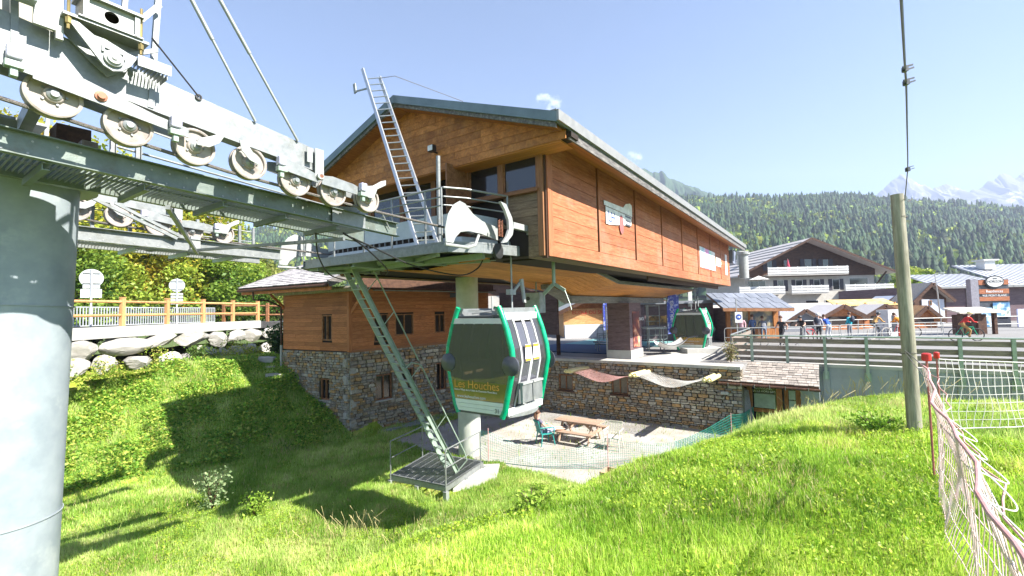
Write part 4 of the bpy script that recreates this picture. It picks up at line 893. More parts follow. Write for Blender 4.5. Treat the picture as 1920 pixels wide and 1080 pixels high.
# ------------------------------------------------------------------ lift pylon
py = root('lift_pylon', S(.92, -8.3, 0), 'thick galvanised round lift pylon at the left edge of the picture', 'pylon')
mb = MB(); ax0, ax1 = V3((.90, -8.25, -.1)), V3((1.10, -8.25, 6.75)); mb.cyl(ax0, ax1, .62, .60, 64); obj('shaft', mb, steel_p, py, smooth=True)
mb = MB(); c = ax0.lerp(ax1, .77); d = (ax1-ax0).normalized(); mb.lathe(c, d, [(0, .612), (0, .622), (.012, .622), (.012, .612)], 64); obj('weld_seam', mb, steel_p, py, smooth=True); mb = MB(); c2 = ax0.lerp(ax1, .4); mb.lathe(c2, d, [(0, .616), (0, .625), (.01, .625), (.01, .616)], 64); obj('weld_seam', mb, steel_p, py, smooth=True)
mb = MB(); mb.box(.65, 1.45, -11.2, -5.3, 6.62, 7.05) if 0 else mb.ibeam((1.0, -11.1, 6.98), (1.0, -7.05, 6.98), .40, .36, .03); mb.beam((1.0, -7.05, 7.1), (1.0, -5.75, 7.35), .10, .16); obj('cross_arm', mb, steel, py)
mb = MB(); mb.lathe(ax1-d*.05, d, [(0, .60), (0, .78), (.04, .78), (.04, 0)], 40); obj('head_flange', mb, steel, py)
# lifting frame above the arm
for l in (-5.75, -6.9, -10.6):
    for a in (.75, 1.72):
        mb = MB(); mb.beam((a, l, 7.2), (a+(.10 if a > 1 else -.05), l, 9.4), .05, .05); obj('frame_post', mb, steel, py)
mb = MB(); mb.beam((.72, -5.75, 8.75), (1.8, -5.75, 8.75), .08, .08).beam((1.25, -10.6, 9.35), (1.25, -5.7, 9.35), .12, .16); obj('lifting_beam', mb, steel, py)
for (p, q) in [((1.70, -5.72, 9.2), (2.78, -5.72, 7.40)), ((1.95, -5.72, 9.35), (3.33, -5.72, 7.32))]:
    p, q = V3(p), V3(q); mb = MB(); mb.tube([p, p.lerp(q, .55)], .024, 10); mb.tube([p.lerp(q, .5), q], .017, 10); obj('stay_rod', mb, steel_d, py, smooth=True)
mb = MB(); mb.tube([(1.72, -5.72, 7.95), (2.16, -5.72, 7.48)], .009, 6); mb.lathe((2.16, -5.74, 7.48), (0, 1, 0), [(0, .02), (0, .035), (.02, .035), (.02, .02)], 12); obj('stay_cable', mb, rubber, py)
mb = MB(); mb.beam((1.60, -5.65, 8.05), (1.76, -5.65, 8.3), .03, .05); obj('frame_brace', mb, steel, py); mb = MB(); mb.beam((1.3, -5.65, 7.5), (1.74, -5.65, 7.8), .03, .04); obj('frame_brace', mb, steel, py)

# ------------------------------------------------------------------ sheaves
def sheave(parent, a, l, z, r=.205, plate=None):
    mb = MB(); mb.lathe((a, l-.05, z), (0, 1, 0), [(.0, .05), (.0, r*.62), (-.005, r*.92), (.0, r), (.03, r*1.0), (.045, r*.93), (.055, r*.93), (.07, r*1.0), (.10, r), (.105, r*.92), (.10, r*.86), (.075, r*.84), (.075, r*.4), (.10, r*.34), (.11, .05)], 36)
    s = obj('sheave', mb, liner, parent, smooth=30)
    mb = MB(); mb.lathe((a, l-.05, z), (0, 1, 0), [(.035, r*.95), (.045, r*.965), (.055, r*.965), (.065, r*.95)], 36); obj('sheave_tyre', mb, liner_t, s, smooth=True)
    mb = MB(); mb.lathe((a, l+.03, z), (0, 1, 0), [(0, 0), (0, .055), (.035, .055), (.05, .03), (.06, .03), (.06, 0)], 16)
    for k in range(5):
        an = k*1.257; mb.lathe((a+.09*math.cos(an), l+.026, z+.09*math.sin(an)), (0, 1, 0), [(0, .012), (.014, .012), (.014, 0)], 6)
    obj('sheave_hub', mb, steel, s, smooth=30)
    return s
def battery(name, l, zo, label, near=True, mir=1):
    b_ = root(name, S(2.6, l, 7.0+zo), label, 'sheave assembly', 'sheave assemblies')
    A_ = [(1.0, 7.11), (1.55, 7.0), (2.14, 6.95), (2.73, 6.92), (3.32, 6.83), (3.89, 6.79), (4.49, 6.80)]
    A_ = [(.02, 7.26)]+A_
    for a, z in A_: sheave(b_, a, l, z+zo-.04)
    f = l+.04*mir
    # long main beam
    mb = MB(); mb.prism([(-.9, f, 7.62+zo), (-.9, f, 7.90+zo), (1.2, f, 7.62+zo), (3.72, f, 7.27+zo), (3.72, f, 6.97+zo), (1.79, f, 7.18+zo), (.2, f, 7.40+zo)], (0, .02*mir, 0))
    mb.prism([(-.9, f-.13*mir, 7.60+zo), (-.9, f-.13*mir, 7.90+zo), (1.2, f-.13*mir, 7.62+zo), (3.72, f-.13*mir, 7.27+zo), (3.72, f-.13*mir, 6.97+zo), (1.79, f-.13*mir, 7.18+zo), (.2, f-.13*mir, 7.40+zo)], (0, .02*mir, 0))
    mb.beam((-.9, f-.06*mir, 7.89+zo), (3.72, f-.06*mir, 7.26+zo), .15, .015).beam((.2, f-.06*mir, 7.40+zo), (1.79, f-.06*mir, 7.18+zo), .17, .015).beam((1.79, f-.06*mir, 7.18+zo), (3.72, f-.06*mir, 6.97+zo), .17, .015)
    obj('main_beam', mb, steel, b_)
    mb = MB(); mb.bc((3.62, f+.075*mir, 7.08+zo), .13, .02, .40); mb.bc((3.48, f+.075*mir, 7.16+zo), .08, .016, .2); mb.lathe((3.62, f+.06, 6.90+zo), (0, 1, 0), [(-.02, 0), (-.02, .05), (.06, .05), (.06, 0)], 14); obj('end_hanger', mb, steel_w, b_, bev=.003)
    # secondary balancers carrying pairs of sheaves
    for (a0, z0, a1, z1) in [(-.1, 7.32, 1.05, 7.20), (.85, 7.20, 2.05, 7.02), (3.02, 6.94, 3.60, 6.86), (3.66, 6.86, 4.34, 6.81)]:
        for s_ in (1, -1):
            g_ = l+(.105 if s_ > 0 else -.12); mb = MB(); mb.prism([(a0, g_, z0-.06+zo), (a0, g_, z0+.06+zo), ((a0*3+a1)/4, g_, z0+.085+zo), ((a0+3*a1)/4, g_, z1+.10+zo), (a1, g_, z1+.05+zo), (a1, g_, z1-.055+zo)], (0, .016, 0)); obj('balancer', mb, steel, b_, bev=.003)
    mb = MB()
    for a, z in [(1.31, 7.15), (3.63, 6.9), (.35, 7.3)]: mb.lathe((a, l+.12*mir, z+zo), (0, mir, 0), [(0, 0), (0, .05), (.015, .05), (.02, .03), (.04, .03), (.04, 0)], 14)
    obj('pivot_pin', mb, red_rust, b_, smooth=30)
    # derailment sensors: clear boxes on green brackets
    for a, z in [(.73, 7.30), (1.91, 7.08), (3.06, 6.96), (4.30, 6.88)]:
        mb = MB(); mb.bc((a, l+.17*mir, z+zo), .10, .09, .12); obj('sensor_box', mb, lens_m, b_, bev=.015)
        mb = MB(); mb.bc((a, l+.17*mir, z-.11+zo), .12, .08, .06); mb.bc((a, l+.16*mir, z-.17+zo), .05, .06, .08); obj('sensor_bracket', mb, greenst, b_, bev=.006)
    # fishplate shaped rope keepers
    for a, z, an in [(2.25, 7.0, .5), (2.68, 6.98, -.9)]:
        u_ = V3((math.cos(an), 0, math.sin(an))); v_ = V3((-math.sin(an), 0, math.cos(an))); c = V3((a, l+.13*mir, z+zo)); mb = MB()
        mb.prism([c-u_*.16-v_*.02, c-u_*.05-v_*.075, c+u_*.08-v_*.06, c+u_*.17-v_*.0, c+u_*.16+v_*.045, c+u_*.04+v_*.035, c-u_*.10+v_*.04], (0, .015*mir, 0)); obj('rope_keeper', mb, steel_w, b_, bev=.004)
    mb = MB(); c = V3((4.45, l+.14*mir, 6.85+zo)); mb.prism([c+V3(p) for p in ((-.14, 0, -.02), (-.05, 0, -.10), (.06, 0, -.10), (.13, 0, .06), (.30, 0, .16), (.30, 0, .24), (.2, 0, .20), (.05, 0, .10), (-.1, 0, .06))], (0, .016*mir, 0)); obj('end_keeper', mb, steel_w, b_, bev=.004)
    return b_
battery('sheave_assembly', -5.8, 0, 'near sheave assembly with long white beam and eight rope wheels')
battery('sheave_assembly', -10.62, 0, 'far sheave assembly with rope wheels seen through the catwalk rails', mir=1)
# yoke that carries the near beam
for l, lb in [(-5.55, 'pointed white yoke plate with bolted bearing carrying the near sheave beam'), (-10.42, 'yoke plate carrying the far sheave beam behind the pylon')]:
    yk = root('beam_yoke', S(1.35, l, 7.3), lb, 'yoke', 'yokes on the pylon head')
    mb = MB(); mb.prism([(1.02, l, 7.74), (1.24, l, 7.46), (1.29, l, 7.40), (1.36, l, 7.37), (1.43, l, 7.40), (1.50, l, 7.48), (1.55, l, 7.59), (1.48, l, 7.60), (1.42, l, 7.62), (1.30, l, 7.66), (1.22, l, 7.66), (1.10, l, 7.74)], (0, .025, 0)); obj('yoke_plate', mb, steel, yk, bev=.004)
    mb = MB(); mb.prism([(1.0, l-.16, 7.75), (1.0, l-.16, 7.70), (1.24, l-.16, 7.46), (1.36, l-.16, 7.37), (1.50, l-.16, 7.48), (1.60, l-.16, 7.75)], (0, .02, 0)); obj('yoke_plate', mb, steel, yk)
    mb = MB(); mb.lathe((1.36, l+.02, 7.49), (0, 1, 0), [(0, 0), (0, .075), (.03, .075), (.035, .055), (.05, .055), (.05, .02), (.06, .02), (.06, 0)], 22); obj('bearing', mb, steel_w, yk, smooth=30)
    mb = MB(); mb.beam((1.27, l+.035, 7.585), (1.45, l+.035, 7.565), .012, .02).beam((1.28, l+.035, 7.53), (1.28, l+.035, 7.59), .02, .02).beam((1.44, l+.035, 7.51), (1.44, l+.035, 7.57), .02, .02); obj('lock_plate', mb, steel_d, yk)
    mb = MB(); mb.box(1.0, 1.63, l-.28, l+.05, 7.75, 7.775); obj('base_plate', mb, steel, yk)
    for a in (1.04, 1.57):
        for ll in (l-.2, l+.03):
            mb = MB(); mb.cyl((a, ll, 7.63), (a, ll, 8.10), .012, n=8); mb.cyl((a, ll, 7.68), (a, ll, 7.73), .024, n=6); obj('threaded_rod', mb, brass, yk, smooth=30)
    # rectangular window box with round hole above
    bx_ = MB(); y0 = l+.04
    n = 24; cx, cz, rr = 1.34, 7.885, .055; ring_ = [(cx+rr*math.cos(2*math.pi*k/n), y0, cz+rr*math.sin(2*math.pi*k/n)) for k in range(n)]
    sq = []
    for k in range(n):
        c_, s_ = math.cos(2*math.pi*k/n), math.sin(2*math.pi*k/n); m_ = max(abs(c_)/.17, abs(s_)/.10); sq.append((cx+c_/m_, y0, cz+s_/m_))
    bx_._a(ring_+sq, [(k, (k+1) % n, n+(k+1) % n, n+k) for k in range(n)]); obj('bearing_box', bx_, steel_w, yk)
    mb = MB(); mb.box(1.13, 1.17, l-.2, l+.07, 7.775, 8.0).box(1.51, 1.55, l-.2, l+.07, 7.775, 8.0).box(1.10, 1.58, l-.2, l+.09, 7.985, 8.01).box(1.10, 1.58, l-.2, l+.07, 7.776, 7.79); obj('box_frame', mb, steel, yk); mb = MB(); mb.box(1.17, 1.51, l-.1, l-.08, 7.79, 7.98); obj('box_back', mb, groove, yk)
mb = MB(); 
for i in range(9): mb.box(1.56+.028*i, 1.566+.028*i, -5.70, -5.5, 7.55-.012*i, 7.60-.012*i)
mb.box(1.54, 1.82, -5.5, -5.49, 7.5, 7.61); obj('grating', mb, steel, py)
# control box with yellow label at the top left corner
cb = root('control_box', S(.72, -5.6, 7.85), 'grey control box with a yellow label above the white beam', 'control box')
mb = MB(); mb.bc((.74, -5.55, 7.86), .2, .14, .22); obj('box', mb, plain('box_grey', (.30,.34,.40), .5), cb, bev=.01); mb = MB(); mb.bc((.76, -5.476, 7.86), .06, .006, .11); obj('label_plate', mb, yellow, cb)
mb = MB(); mb.bc((.9, -5.6, 7.78), .14, .04, .36); mb.bc((1.0, -5.62, 7.74), .05, .05, .4); obj('bracket_plate', mb, steel_w, cb)
mb = MB(); mb.prism([(.55, -5.95, 7.7), (1.05, -5.95, 7.62), (1.05, -5.95, 8.6), (.55, -5.95, 8.6)], (0, .02, 0)); obj('back_plate', mb, plain('tan_plate', (.42,.40,.32), .6), cb)
mb = MB(); mb.tube([(.62, -5.5, 7.78), (.60, -5.5, 7.88), (.66, -5.5, 7.97), (.74, -5.5, 7.99)], .012, 6); obj('conduit', mb, greenst, cb, smooth=True)

# ------------------------------------------------------------------ catwalks under the sheaves
def catwalk(lin, lout, zf, a0, a1, label, sm=None):
    """two side channels with grating; zf: function of a giving beam mid height"""
    c_ = root('catwalk', S((a0+a1)/2, (lin+lout)/2, zf(2)), label, 'catwalk', 'catwalks under the sheaves')
    for l, sd_ in ((lout, -1), (lin, 1)):
        sd_ = -1 if l > (lin+lout)/2 else 1
        mb = MB(); mb.chan((a0, l, zf(a0)), (a1, l, zf(a1)), .235, .08, .01, side=sd_); obj('side_channel', mb, sm or steel, c_)
    mb = MB(); a = a0+.1
    while a < a1-.5: mb.beam((a, lin, zf(a)-.06), (a, lout, zf(a)-.06), .006, .03); a += .045
    mb.beam((a0, (lin+lout)/2, zf(a0)-.05), (a1-.5, (lin+lout)/2, zf(a1-.5)-.05), .006, .03); obj('grating', mb, steel_d, c_)
    a = a0+.3
    while a < a1-.4:
        mb = MB(); mb.chan((a, lin, zf(a)-.16), (a, lout, zf(a)-.16), .07, .05, .008); obj('cross_member', mb, sm or greenst, c_); a += .8
    mb = MB(); k = 0; a = a0+.15; lo = max(lin, lout) if True else 0
    while a < a1:
        for dz in (-.07, .05): mb.lathe((a+(.03 if dz > 0 else 0), lout, zf(a)+dz), (0, 1 if lout > lin else -1, 0), [(0, 0), (0, .011), (.012, .011), (.012, 0)], 6)
        a += .17 if (k % 4) else .42; k += 1
    obj('bolts', mb, steel_w, c_)
    return c_
zc = lambda a: 6.695-.049*a
cw = catwalk(-7.05, -6.15, zc, -1.7, 5.39, 'right catwalk beam coloured dark green for shade, crossing below the near sheaves', steel_g)
for a in (1.75, 2.0, 2.3, 3.3, 4.3, 4.95):
    mb = MB(); mb.chan((a, -7.08, zc(a)-.1), (a, -7.08, zc(a)+(.36 if a > 2.2 else .62)), .06, .035, .006, up=(1, 0, 0)); obj('rail_post', mb, steel, cw)
mb = MB(); mb.tube([(1.75, -7.1, 6.95), (5.0, -7.1, 6.72)], .02, 8); mb.tube([(1.75, -7.1, 7.12), (5.0, -7.1, 6.86)], .015, 8); obj('rail', mb, steel, cw, smooth=True)
for (a, b_) in ((1.9, 2.6), (2.3, 3.2), (3.3, 4.2)):
    mb = MB(); mb.beam((a, -7.12, 7.0-.04*a), (b_, -7.12, 6.55), .03, .03, (0, 1, 0)); obj('brace', mb, steel, cw)
mb = MB(); mb.bc((1.32, -6.8, 6.98), .28, .3, .24); obj('junction_box', mb, w_dark, cw); mb = MB(); mb.bc((1.40, -6.5, 6.86), .13, .18, .09); obj('junction_lid', mb, liner, cw)
mb = MB(); mb.prism([(4.1, -6.11, 6.36), (4.7, -6.11, 6.32), (4.7, -6.11, 6.70), (4.1, -6.11, 6.64)], (0, .012, 0)); mb.tube([(4.55, -6.1, 6.6), (4.75, -6.1, 6.76), (5.05, -6.1, 6.66), (5.2, -6.1, 6.42)], .012, 6); obj('splice_plate', mb, steel, cw)
zc2 = lambda a: 6.45-.022*a
cw2 = catwalk(-10.9, -10.0, zc2, -1.5, 5.4, 'sunlit white left catwalk beam behind the pylon')
for a in (2.45, 3.0, 3.55, 4.15, 4.6, 5.0, 5.3):
    mb = MB(); mb.beam((a, -11.0, zc2(a)-.05), (a, -11.0, zc2(a)+.72), .05, .05, (1, 0, 0)); obj('rail_post', mb, steel, cw2)
mb = MB(); mb.tube([(1.2, -11.02, 7.05), (5.35, -11.02, 6.95)], .012, 6); mb.tube([(1.2, -11.02, 6.78), (5.35, -11.02, 6.72)], .008, 6); obj('rail', mb, steel_d, cw2, smooth=True)
for (p, q) in [((2.0, -6.1, 6.25), (3.75, -9.95, 6.22)), ((2.5, -9.95, 6.98), (3.55, -9.95, 6.48)), ((2.2, -9.9, 7.0), (3.4, -9.9, 6.46)), ((3.6, -9.9, 6.25), (4.3, -6.1, 6.15))]:
    mb = MB(); mb.beam(p, q, .045, .05); obj('diagonal_strut', mb, steel, cw2)
mb = MB(); mb.bc((3.72, -9.96, 6.40), .16, .05, .28); obj('splice_plate', mb, steel_w, cw2)

# ------------------------------------------------------------------ gondola cabins
seat_m = plain('tan_seat', (.50,.36,.22), .6)
def cabin(loc_a, loc_l, z0, label, num):
    """local frame: x = right (l), y = along the line (a), z up from the floor; built in station frame around loc"""
    r_ = root('gondola_cabin', S(loc_a, loc_l, z0), label, 'gondola cabin', 'gondola cabins')
    H_ = 2.1; prof = [(.60, 0), (.66, .12), (.80, .70), (.87, 1.02), (.84, 1.30), (.74, 1.66), (.60, 2.02)]     # half width, height
    ya, yb = loc_a-.70, loc_a+.70; lc = loc_l
    def hw(z):
        zz = [p[1] for p in prof]; return float(np.interp(z, zz, [p[0] for p in prof]))
    # four green corner posts
    for s_ in (-1, 1):
        for y in (ya, yb):
            mb = MB(); inn = .04 if y == ya else -.04
            mb.tube([(y+inn, lc+s_*(w_-.03), z0+z) for w_, z in [(.585, -.04)]+prof+[(.55, 2.12)]], [.06]*9, 10); obj('corner_post', mb, green, r_, smooth=50)
    # end walls: glass above, coloured panel below, pale base
    for y, o_ in ((ya, -1), (yb, 1)):
        yy = y+.035*-o_ if 0 else y
        mb = MB(); pz = [.62, 1.02, 1.30, 1.66, 1.78]; pts = [(yy, lc+hw(z)-.06, z0+z) for z in pz]+[(yy, lc-hw(z)+.06, z0+z) for z in pz[::-1]]; mb.prism(pts, (.012*-o_, 0, 0)); obj('end_window', mb, cab_glass, r_)
        mb = MB(); pz = [.26, .62]; pts = [(yy, lc+hw(z)-.06, z0+z) for z in pz]+[(yy, lc-hw(z)+.06, z0+z) for z in pz[::-1]]; mb.prism(pts, (.012*-o_, 0, 0)); pan = obj('lettered_panel', mb, cabpanel, r_)
        mb = MB()
        for (za, zb) in ((.02, .09), (.095, .17), (.175, .25)):
            pts = [(yy, lc+hw(z)-.06, z0+z) for z in (za, zb)]+[(yy, lc-hw(z)+.06, z0+z) for z in (zb, za)]; mb.prism(pts, (.03*-o_, 0, 0))
        obj('base_panel', mb, cabbase, r_)
        mb = MB(); pts = [(yy-.01, lc+hw(z)-.04, z0+z) for z in (1.79, 1.90)]+[(yy-.01, lc-hw(z)+.04, z0+z) for z in (1.90, 1.79)]; mb.prism(pts, (.04*-o_, 0, 0)); obj('top_rail', mb, white, r_)
        if o_ < 0:
            X = BX; base = S(yy-.008, lc, z0); tw = 1
            pos = S(yy-.006, lc-.64, z0+.485); text('lettering', 'Les Houches', orange_t, pan, pos, X, ZX, .225, ext=.002)
            pos = S(yy-.006, lc-.63, z0+.425); text('lettering', 'Station Village de la Vallée de Chamonix Mont-Blanc', whitet, pan, pos, X, ZX, .052, ext=.001)
            pos = S(yy-.006, lc-.56, z0+.285); text('lettering', 'www.leshouches.com', whitet, pan, pos, X, ZX, .085, ext=.001)
            pos = S(yy-.006, lc+.40, z0+.05); text('number', num, black, r_, pos, X, ZX, .12, ext=.001)
        for s_ in (-1, 1):
            mb = MB(); mb.lathe((yy+.02*-o_, lc+s_*.80, z0+.98), (o_, 0, 0), [(0, 0), (0, .20), (.03, .195), (.06, .14), (.075, 0)], 24)
            obj('bumper', mb, dgrey, r_, smooth=50)
    # long sides: glass with two door leaves, ski racks
    for s_ in (-1, 1):
        for (y0_, y1_, k) in ((ya+.10, ya+.34, 0), (ya+.38, ya+.69, 1), (ya+.71, ya+1.02, 1), (ya+1.06, ya+1.30, 0)):
            mb = MB(); zz = [.14, .70, 1.02, 1.30, 1.66, 1.80] if k else [.14, .70, 1.02, 1.30, 1.66, 1.88]; ins = .05
            for q0, q1 in zip(zz[:-1], zz[1:]): mb.prism([(y0_, lc+s_*(hw(q0)-ins), z0+q0), (y1_, lc+s_*(hw(q0)-ins), z0+q0), (y1_, lc+s_*(hw(q1)-ins), z0+q1), (y0_, lc+s_*(hw(q1)-ins), z0+q1)], (0, s_*.008, 0))
            obj('door_glass' if k else 'side_glass', mb, cab_glass2 if k else cab_glass, r_)
        for y in (ya+.36, ya+.68, ya+.72, ya+1.04):
            mb = MB(); zs_ = [.08, .40, .70, .90, 1.02, 1.15, 1.30, 1.50, 1.66, 1.92]; mb.tube([(y, lc+s_*(hw(z)-.035), z0+z) for z in zs_], .022, 6); obj('door_frame', mb, white, r_, smooth=50)
        mb = MB(); mb.box(ya+.06, yb-.06, lc+s_*(hw(1.9)-.05)-.02, lc+s_*(hw(1.9)-.05)+.02, z0+1.84, z0+2.0); obj('side_rail', mb, white, r_); mb = MB(); mb.box(ya+.06, yb-.06, lc+s_*(.66)-.03, lc+s_*(.66)+.03, z0+.0, z0+.13); obj('side_rail', mb, white, r_)
        for y in (ya+.56, ya+.86):
            mb = MB(); mb.box(y-.10, y+.10, lc+s_*.848-.004, lc+s_*.848+.004, z0+1.02, z0+1.36); st_k = obj('door_sticker', mb, whitet, r_)
            mb = MB(); mb.box(y-.10, y+.10, lc+s_*.857-.004, lc+s_*.857+.004, z0+1.30, z0+1.35).box(y-.10, y+.10, lc+s_*.857-.004, lc+s_*.857+.004, z0+1.03, z0+1.07); obj('sticker_band', mb, orange_t, st_k)
        for y0_ in (ya+.32, ya+.72):
            mb = MB(); 
            for i in range(8): mb.box(y0_+.045*i, y0_+.045*i+.022, lc+s_*.83-.03, lc+s_*.83+.03, z0+.22, z0+.60)
            mb.box(y0_-.01, y0_+.36, lc+s_*.83-.05, lc+s_*.83+.05, z0+.58, z0+.62); mb.box(y0_-.01, y0_+.36, lc+s_*.76-.01, lc+s_*.76+.01, z0+.2, z0+.6); obj('ski_rack', mb, steel_w, r_)
    # floor, step, roof with its mechanism, hanger and grip
    mb = MB(); mb.prism([(ya+.03, lc-.60, z0-.03), (yb-.03, lc-.60, z0-.03), (yb-.03, lc+.60, z0-.03), (ya+.03, lc+.60, z0-.03)], (0, 0, .05)); obj('floor', mb, dgrey, r_)
    for s_ in (-1, 1):
        mb = MB(); arc = [(ya+.1+1.2*k/8, lc+s_*(.62+.20*math.sin(math.pi*k/8)), z0-.05) for k in range(9)]; mb.prism([(ya+.1, lc+s_*.55, z0-.05)]+arc+[(yb-.1, lc+s_*.55, z0-.05)], (0, 0, .06)); obj('step', mb, steel_d, r_)
    mb = MB(); mb.prism([(ya+.05, lc-.55, z0+1.92), (yb-.05, lc-.55, z0+1.92), (yb-.05, lc+.55, z0+1.92), (ya+.05, lc+.55, z0+1.92)], (0, 0, .03)); obj('roof', mb, dgrey, r_)
    mb = MB(); mb.box(ya+.05, yb-.05, lc-.58, lc-.54, z0+1.95, z0+2.1).box(ya+.05, yb-.05, lc+.54, lc+.58, z0+1.95, z0+2.1)
    for s_ in (-1, 1):
        mb.beam((ya+.1, lc+s_*.5, z0+2.06), (loc_a, lc, z0+2.02), .04, .05).beam((yb-.1, lc+s_*.5, z0+2.06), (loc_a, lc, z0+2.02), .04, .05)
        for y in (ya, yb):
            q = .05 if y == ya else -.05; mb.prism([(y+q, lc+s_*.56, z0+2.12), (y+q, lc+s_*.40, z0+2.10), (y+q, lc+s_*.44, z0+2.02), (y+q, lc+s_*.56, z0+1.92)], (.02, 0, 0))
    mb.tube([(ya+.2, lc-.3, z0+2.0), (loc_a-.1, lc+.1, z0+2.06), (loc_a+.3, lc+.3, z0+2.0)], .02, 6); mb.bc((loc_a-.05, lc+.12, z0+2.03), .22, .2, .1); mb.bc((loc_a+.3, lc-.1, z0+2.03), .16, .25, .09); mb.bc((loc_a-.35, lc+.25, z0+2.0), .18, .14, .08)
    obj('roof_frame', mb, steel, r_)
    ht = 6.44-z0
    mb = MB(); mb.tube([(loc_a+.42, lc+.1, z0+2.0), (loc_a+.42, lc+.1, z0+ht)], .02, 8); mb.tube([(loc_a-.2, lc+.02, z0+2.05), (loc_a-.2, lc+.02, z0+2.35)], .018, 8); obj('hanger', mb, steel_w, r_, smooth=True)
    mb = MB(); mb.bc((loc_a+.42, lc+.04, z0+ht), .34, .14, .12); mb.lathe((loc_a+.22, lc-.02, z0+ht+.08), (0, 1, 0), [(0, 0), (0, .06), (.05, .06), (.05, 0)], 14); mb.lathe((loc_a+.62, lc-.02, z0+ht+.08), (0, 1, 0), [(0, 0), (0, .06), (.05, .06), (.05, 0)], 14); obj('grip', mb, steel, r_, bev=.008)
    mb = MB(); c = V3((loc_a+.75, lc+.12, z0+2.62)); mb.prism([c+V3(p) for p in ((-.06, 0, .12), (.05, 0, .14), (.10, 0, -.1), (.15, 0, -.42), (.07, 0, -.40), (0, 0, -.08))], (0, .05, 0)); mb.bc((loc_a+.45, lc+.06, z0+2.45), .22, .12, .12); mb.beam((loc_a+.42, lc+.1, z0+2.42), (loc_a+.8, lc+.12, z0+2.72), .05, .06); obj('door_lever', mb, steel_w, r_, bev=.005)
    # seats inside
    for s_ in (-1, 1):
        mb = MB(); mb.box(loc_a-.5, loc_a+.5, lc+s_*.45-.16, lc+s_*.45+.16, z0+.42, z0+.48); obj('seat', mb, dgrey, r_); mb = MB(); mb.box(loc_a-.5, loc_a+.5, lc+s_*.60-.02, lc+s_*.60+.02, z0+.5, z0+.95); obj('seat_back', mb, seat_m, r_)
    mb = MB(); mb.cyl((loc_a, lc+.1, z0), (loc_a, lc+.1, z0+1.95), .028, n=10); obj('grab_pole', mb, seat_m, r_, smooth=True)
    return r_
mt, t, b, N, L = nodes('cabin_panel_print'); g = N('NewGeometry'); sx = N('SeparateXYZ'); L(g.outputs['Position'], sx.inputs[0]); nz = N('TexNoise'); nz.inputs['Scale'].default_value = 6; nz.inputs['Detail'].default_value = 5; L(g.outputs['Position'], nz.inputs[0])
mr = N('MapRange', _1=3.12, _2=3.5); L(sx.outputs[2], mr.inputs[0]); ad = N('Math', operation='MULTIPLY_ADD', _1=.5); L(nz.outputs[0], ad.inputs[0]); L(mr.outputs[0], ad.inputs[2])
r = ramp(N, [(.2, (.26,.15,.05)), (.45, (.34,.23,.08)), (.75, (.20,.18,.03)), (1, (.13,.13,.02))]); L(ad.outputs[0], r.inputs[0]); L(r.outputs[0], b.inputs['Base Color']); b.inputs['Roughness'].default_value = .25; cabpanel = mt
cabbase = plain('cabin_base_enamel', (.66,.72,.64), .35, 0, (.60,.66,.58), 3, .4)
cabin(7.86, -5.8, 2.93, 'green framed gondola cabin hanging in front, lettered Les Houches, number 31', '31')
cabin(25.2, -5.8, 2.70, 'smaller green framed gondola cabin standing at the far terrace', '12')
# ------------------------------------------------------------------ stone and larch hut on the left
C0 = V3((-6.62, 18.44, 0)); D1 = V3((.655, .755, 0)).normalized(); D2 = V3((-.864, .504, 0)).normalized()
N1 = V3((.755, -.655, 0)).normalized(); N2 = V3((-.504, -.864, 0)).normalized()
def HP(D, Nn, u, z, o=0): return C0+D*u+ZX*z+Nn*o
ht = root('stone_hut', C0.copy(), 'two storey hut, rubble stone below and larch boards above, left of the round column', 'hut')
L1, L2 = 8.1, 4.39
mb = MB('W'); E1 = C0+D1*L1; E2 = C0+D2*L2; bk = E2+D1*7.5
mb.prism([C0-N1*.1-N2*.1+V3((0, 0, 0)), E1-N1*.1, E1+D2*5, bk, E2-N2*.1], (0, 0, 3.4)); obj('wall_core', mb, mortar, ht)
mb = MB('W'); mb.prism([C0+ZX*3.42-N1*.05-N2*.05, E1+ZX*3.42-N1*.05, E1+D2*5+ZX*3.42, bk+ZX*3.42, E2+ZX*3.42-N2*.05], (0, 0, 2.58)); obj('upper_core', mb, groove, ht)
w1 = [(1.16, 1.96, 1.27, 2.33), (2.45, 3.12, 1.30, 2.45), (4.42, 5.02, 1.2, 2.5)]; w2 = [(1.19, 1.83, 1.38, 2.26)]
stones(ht, .0, -.02, L1, -.05, 3.40, 'x', 170, lambda q: (q[0] > 4.9, -(q[1]-q[0])*(q[3]-q[2])), w1, rowh=(.07, .19), lenr=(.12, .42), seed=5, axes=(C0, D1, N1))
stones(ht, .0, -.02, L2, -.05, 3.40, 'x', 130, lambda q: (q[3] < 1+q[0]*.5, -(q[1]-q[0])*(q[3]-q[2])), w2, rowh=(.07, .18), lenr=(.11, .36), seed=6, axes=(C0, D2, N2), bottom=lambda u: u*.58-.4)
def hutplanks(D, Nn, Ltot, cut, seed):
    r = random.Random(seed); me = unit('plank_board', w_hut); n = 15; h = (5.98-3.44)/n
    for i in range(n):
        za = 3.44+i*h; x = .06
        while x < Ltot:
            e = x+r.uniform(1.4, 2.9); e = Ltot if e > Ltot-.4 else e; segs = [(x, e)]
            for (u0, u1, v0, v1) in cut:
                if za+h > v0+.03 and za < v1-.03: segs = [s_ for (p, q) in segs for s_ in ([(p, min(q, u0))] if p < u0 else [])+([(max(p, u1), q)] if q > u1 else []) if s_[1]-s_[0] > .03]
            for p, q in segs: piece('plank', me, ht, HP(D, Nn, (p+q)/2, za+h/2, .01+r.uniform(-.003, .003)), D, ZX, D.cross(ZX), (q-p-.004, h-.007, .03))
            x = e
